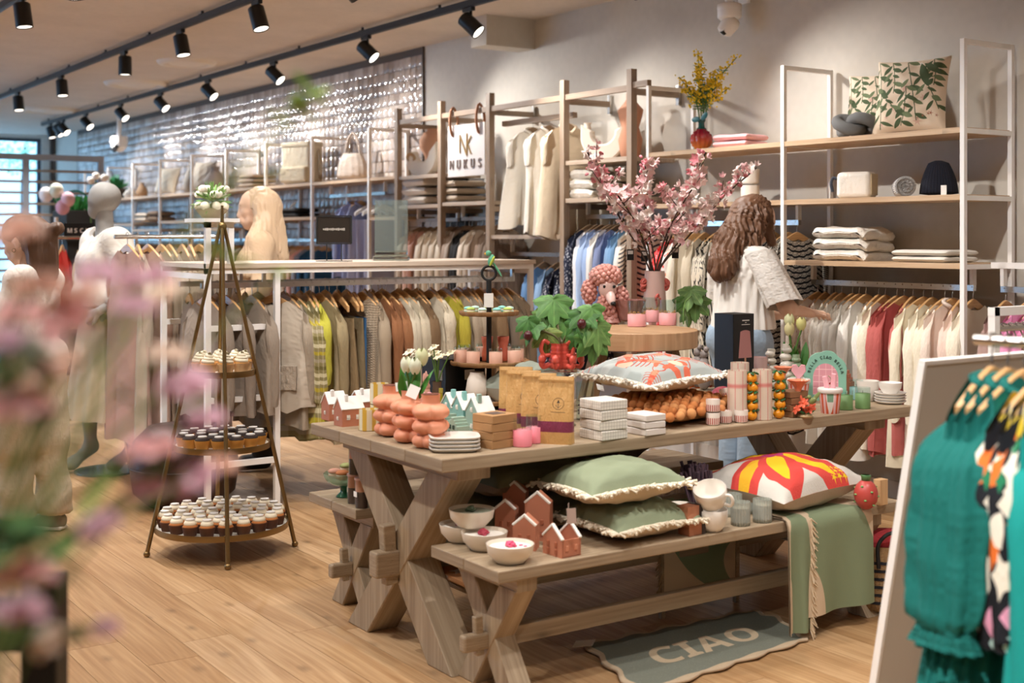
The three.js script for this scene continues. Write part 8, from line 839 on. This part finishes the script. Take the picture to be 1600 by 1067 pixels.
{ // mannequin
  const p = atZ(165, 370, 8.2).setY(0), t = thing('mannequin', 'grey egg-headed mannequin in a white blouse and long beige skirt', 'mannequin', p, 0.1); t.scale.setScalar(1.06); const g = std(0x9c9a97, 0.75, { map: T_plaster });
  const aR = arm(-1, [-0.175, 1.37, 0], [-0.26, 1.1, -0.03], [-0.12, 1.0, 0.13]), aL = arm(1, [0.175, 1.37, 0], [0.27, 1.1, -0.05], [0.2, 0.98, 0.12]); const lg = [-1, 1].flatMap(s => [[s * 0.09, 0.9, 0, 0.1, s * 0.085, 0.5, 0.02 - s * 0.05, 0.06], [s * 0.085, 0.5, 0.02 - s * 0.05, 0.058, s * 0.085, 0.16, -0.04 - s * 0.1, 0.035], [s * 0.085, 0.14, -0.05 - s * 0.1, 0.038, s * 0.09, 0.055, 0.07 - s * 0.1, 0.03], [s * 0.09, 0.055, 0.07 - s * 0.1, 0.03, s * 0.095, 0.045, 0.12 - s * 0.1, 0.024]]);
  mesh('figure', [body([...torso(), ...lg, ...aR, ...aL, [0, 1.38, 0, 0.055, 0.0, 1.56, 0.01, 0.052]], 0.045, 0.014), body([...handCaps([-0.12, 1.0, 0.13], [0.9, -0.25, 0.3], [0, 0.3, 1], 1), ...handCaps([0.2, 0.98, 0.12], [-0.8, -0.3, 0.3], [0, 0.3, 1], -1)], 0.012, 0.005), body([[0, 1.655, -0.005, 0.088, -0.015, 1.66, 0.005, 0.088], [-0.02, 1.6, 0.03, 0.06, -0.03, 1.57, 0.045, 0.05]], 0.05, 0.008)], g, t);
  const bl = [...torso(1.1).map(c => [...c.slice(0, 3), c[3] + 0.03, ...c.slice(4, 7), c[7] + 0.03]), [-0.17, 1.38, 0, 0.08, -0.27, 1.18, -0.02, 0.085], [-0.27, 1.18, -0.02, 0.085, -0.22, 1.06, 0.05, 0.075], [0.17, 1.38, 0, 0.08, 0.28, 1.18, -0.03, 0.085], [0.28, 1.18, -0.03, 0.085, 0.25, 1.06, 0.03, 0.075], [-0.08, 1.06, 0.03, 0.14, 0.08, 1.06, 0.03, 0.14]]; mesh('blouse', body(bl, 0.05, 0.013, (d, x, y, z) => Math.max(Math.max(clip(d + 0.007 * Math.sin(Math.atan2(x, z) * 13 + y * 4) * sst(1.45, 1.2, y), y, 1.0, 1.5), -Math.min(capD(x, y, z, [0, 1.6, 0.01, 0.075, 0, 1.45, 0.02, 0.062]), 1) ), -capD(x, y, z, [0, 1.5, 0.14, 0.075, 0, 1.33, 0.17, 0.02]))), cloth(0xded8cf), t);
  mesh('skirt', grid(96, 24, (q, s) => { const th = q * 6.2832, r = lerp(0.165, 0.3, Math.pow(s, 0.8)), pl = 1 + 0.06 * s * Math.sin(th * 15 + Math.sin(s * 4)); return [Math.cos(th) * r * pl, lerp(1.04, 0.33, s), Math.sin(th) * r * 0.72 * pl]; }, true), std(0xc0ae98, 0.92, { bumpMap: T_crumple, bumpScale: 0.006 }), t); mesh('glass_base', cyl(0.19, 0.19, 0.012, 0.02, 0.007, 0.0, 48), std(0xb9c9c2, 0.08, { transmission: 0.8, thickness: 0 }), t); mesh('rod', rod([0.12, 0.01, -0.1], [0.1, 0.35, -0.06], 0.008), M.chrome, t);
}
// ---------------------------------------------------------------- blurred bouquet close to the camera, black post behind it
{
  const vp = atZ(-190, 1190, 0.92), ped = thing('plinth', 'white plinth close to the camera below the picture edge', 'plinth', V3(vp.x, 0, vp.z)); mesh('block', rbox(0.28, vp.y - 0.3, 0.28, 0.004, 0, (vp.y - 0.3) / 2, 0), M.white, ped);
  const vz = thing('glass_vase', 'tall glass vase of pink flowers below the picture edge', 'vase', V3(vp.x, vp.y - 0.3, vp.z)); mesh('body', lathe([[0, 0], [0.055, 0], [0.06, 0.01], [0.05, 0.2], [0.062, 0.3], [0.06, 0.3], [0.047, 0.2], [0.05, 0.01], [0, 0.008]], 32), std(0x9fb3a5, 0.1, { transmission: 0.6, thickness: 0 }), vz);
  const petal = grid(5, 5, (q, s) => { const w = 0.5 * Math.sin(Math.PI * (0.12 + 0.76 * s)); return [(q - 0.5) * 2 * w, s * 0.9 - 0.25 * s * s * s, 0.35 * Math.sin(s * 2.2) + 0.25 * Math.pow((q - 0.5) * 2, 2)]; }), bloomG = merge([[5, 0.75, 0.75], [6, 1.2, 1]].flatMap(([n, tilt, sc]) => [...Array(n)].map((_, i) => mv(petal, 0, 0, 0, tilt, 0, 0, sc)).map((g, i) => mv(g, 0, 0, 0, 0, i / n * 6.2832 + n))));
  const C = { p: ['peach', 0xffdccb], k: ['pink', 0xffd3d3], m: ['mauve', 0xf3cfdf], c: ['cream', 0xffeddb] };
  const list = [[12, 352, 0.86, 'p', 22], [58, 438, 0.9, 'p', 20], [30, 482, 0.95, 'k', 20], [95, 492, 0.9, 'k', 22], [122, 452, 0.92, 'p', 18], [152, 418, 1.0, 'm', 18], [82, 560, 0.86, 'p', 20], [18, 625, 0.82, 'k', 26], [228, 424, 1.0, 'm', 22], [250, 452, 1.05, 'c', 16], [212, 470, 0.98, 'm', 16], [262, 545, 1.0, 'c', 18], [288, 590, 1.0, 'm', 22], [318, 648, 1.02, 'm', 18], [232, 690, 0.96, 'k', 22], [300, 742, 1.0, 'm', 18], [228, 755, 0.98, 'm', 16], [346, 720, 1.05, 'p', 15], [150, 815, 0.9, 'm', 16], [28, 885, 0.82, 'k', 24], [30, 942, 0.85, 'm', 20], [70, 996, 0.88, 'c', 14], [165, 975, 1.0, 'm', 12], [6, 520, 0.8, 'm', 20]];
  const kinds = {}; list.forEach(([px, py, Z, c, r], i) => { const [cn, hex] = C[c], tip = atZ(px, py, Z).sub(vp), k = kinds[c] = (kinds[c] ?? -1) + 1; const t = thing('bouquet_flower', `blurred ${cn} flower close to the camera, ${ORD[k]} ${cn} one from the top`, 'flower', vp.clone(), 0, 'blurred bouquet'); reseed(i + 400); const mid = tip.clone().multiplyScalar(0.5).add(V3(rr(-0.02, 0.02), 0.03, rr(-0.02, 0.02)));
    mesh('stem', tube([[rr(-0.02, 0.02), -0.2, rr(-0.02, 0.02)], mid, tip], 0.0016, 5, 14), M.stem, t); const b = mesh('bloom', bloomG, std(hex, 0.95, { transmission: 0.4, thickness: 0 }), t); b.position.copy(tip); b.scale.setScalar(r * 0.00122); b.rotation.set(rr(-0.3, 0.5), rr(0, 6), rr(-0.3, 0.3));
    if (i % 2 === 0) { const l = mesh('leaf', mv(ell(0.011, 0.0012, 0.03, 0, 0, 0.026, 8), 0, 0, 0), std([0x4f7a3c, 0x3d6636, 0x7d9a4a][i % 3], 0.7), t); l.position.copy(tip.clone().lerp(mid, 0.25)); l.rotation.set(rr(-0.8, 0.8), rr(0, 6), 0); } });
  [[32, 540, 0.8, 30], [62, 572, 0.86, 26], [12, 585, 0.82, 28], [22, 830, 0.8, 40], [60, 835, 0.9, 30], [72, 640, 0.9, 20], [130, 700, 0.98, 14], [250, 730, 1.0, 12], [428, 182, 1.3, 17], [462, 166, 1.3, 20], [490, 145, 1.3, 18], [425, 268, 1.3, 12], [345, 395, 1.1, 22], [430, 430, 1.2, 10]].forEach(([px, py, Z, r], i) => { const tip = atZ(px, py, Z).sub(vp), t = thing('bouquet_leaf', `blurred green leaf sprig close to the camera, ${ORD[i]} in the bunch`, 'leaf', vp.clone(), 0, 'blurred bouquet leaves'); const mid = tip.clone().multiplyScalar(0.5).add(V3(0, 0.02 + (i > 7 && i < 12 ? 0.02 : 0), 0)); mesh('stem', tube([[0, -0.2, 0], mid, tip], i > 7 ? 0.0008 : 0.0014, 5, 14), std(0x8f9a5c, 0.7), t); reseed(i + 60); for (let k = 0; k < 3; k++) { const l = mesh('leaf', ell(0.5, 0.05, 1.0, 0, 0, 0.6, 8), std(i > 7 ? 0x9ab85a : [0x3f6b35, 0x567f45, 0x35602f][k], 0.7), t); l.position.copy(tip); l.scale.setScalar(r * 0.0011); l.rotation.set(rr(-1, 1), rr(0, 6), 0); } });
  const b = atZ(70, 898, 2.35), t = thing('display_post', 'black square post at the lower edge behind the blurred flowers', 'post', V3(b.x, 0, b.z), AW); mesh('post', rbox(0.066, b.y, 0.066, 0.006, 0, b.y / 2, 0), M.black, t); mesh('side_arm', rbox(0.075, 0.09, 0.05, 0.004, -0.06, b.y - 0.045 - 0.045, 0), M.black, t); mesh('foot', rbox(0.24, 0.02, 0.24, 0.004, 0, 0.01, 0), M.black, t);
}
renderer.render(scene, camera);
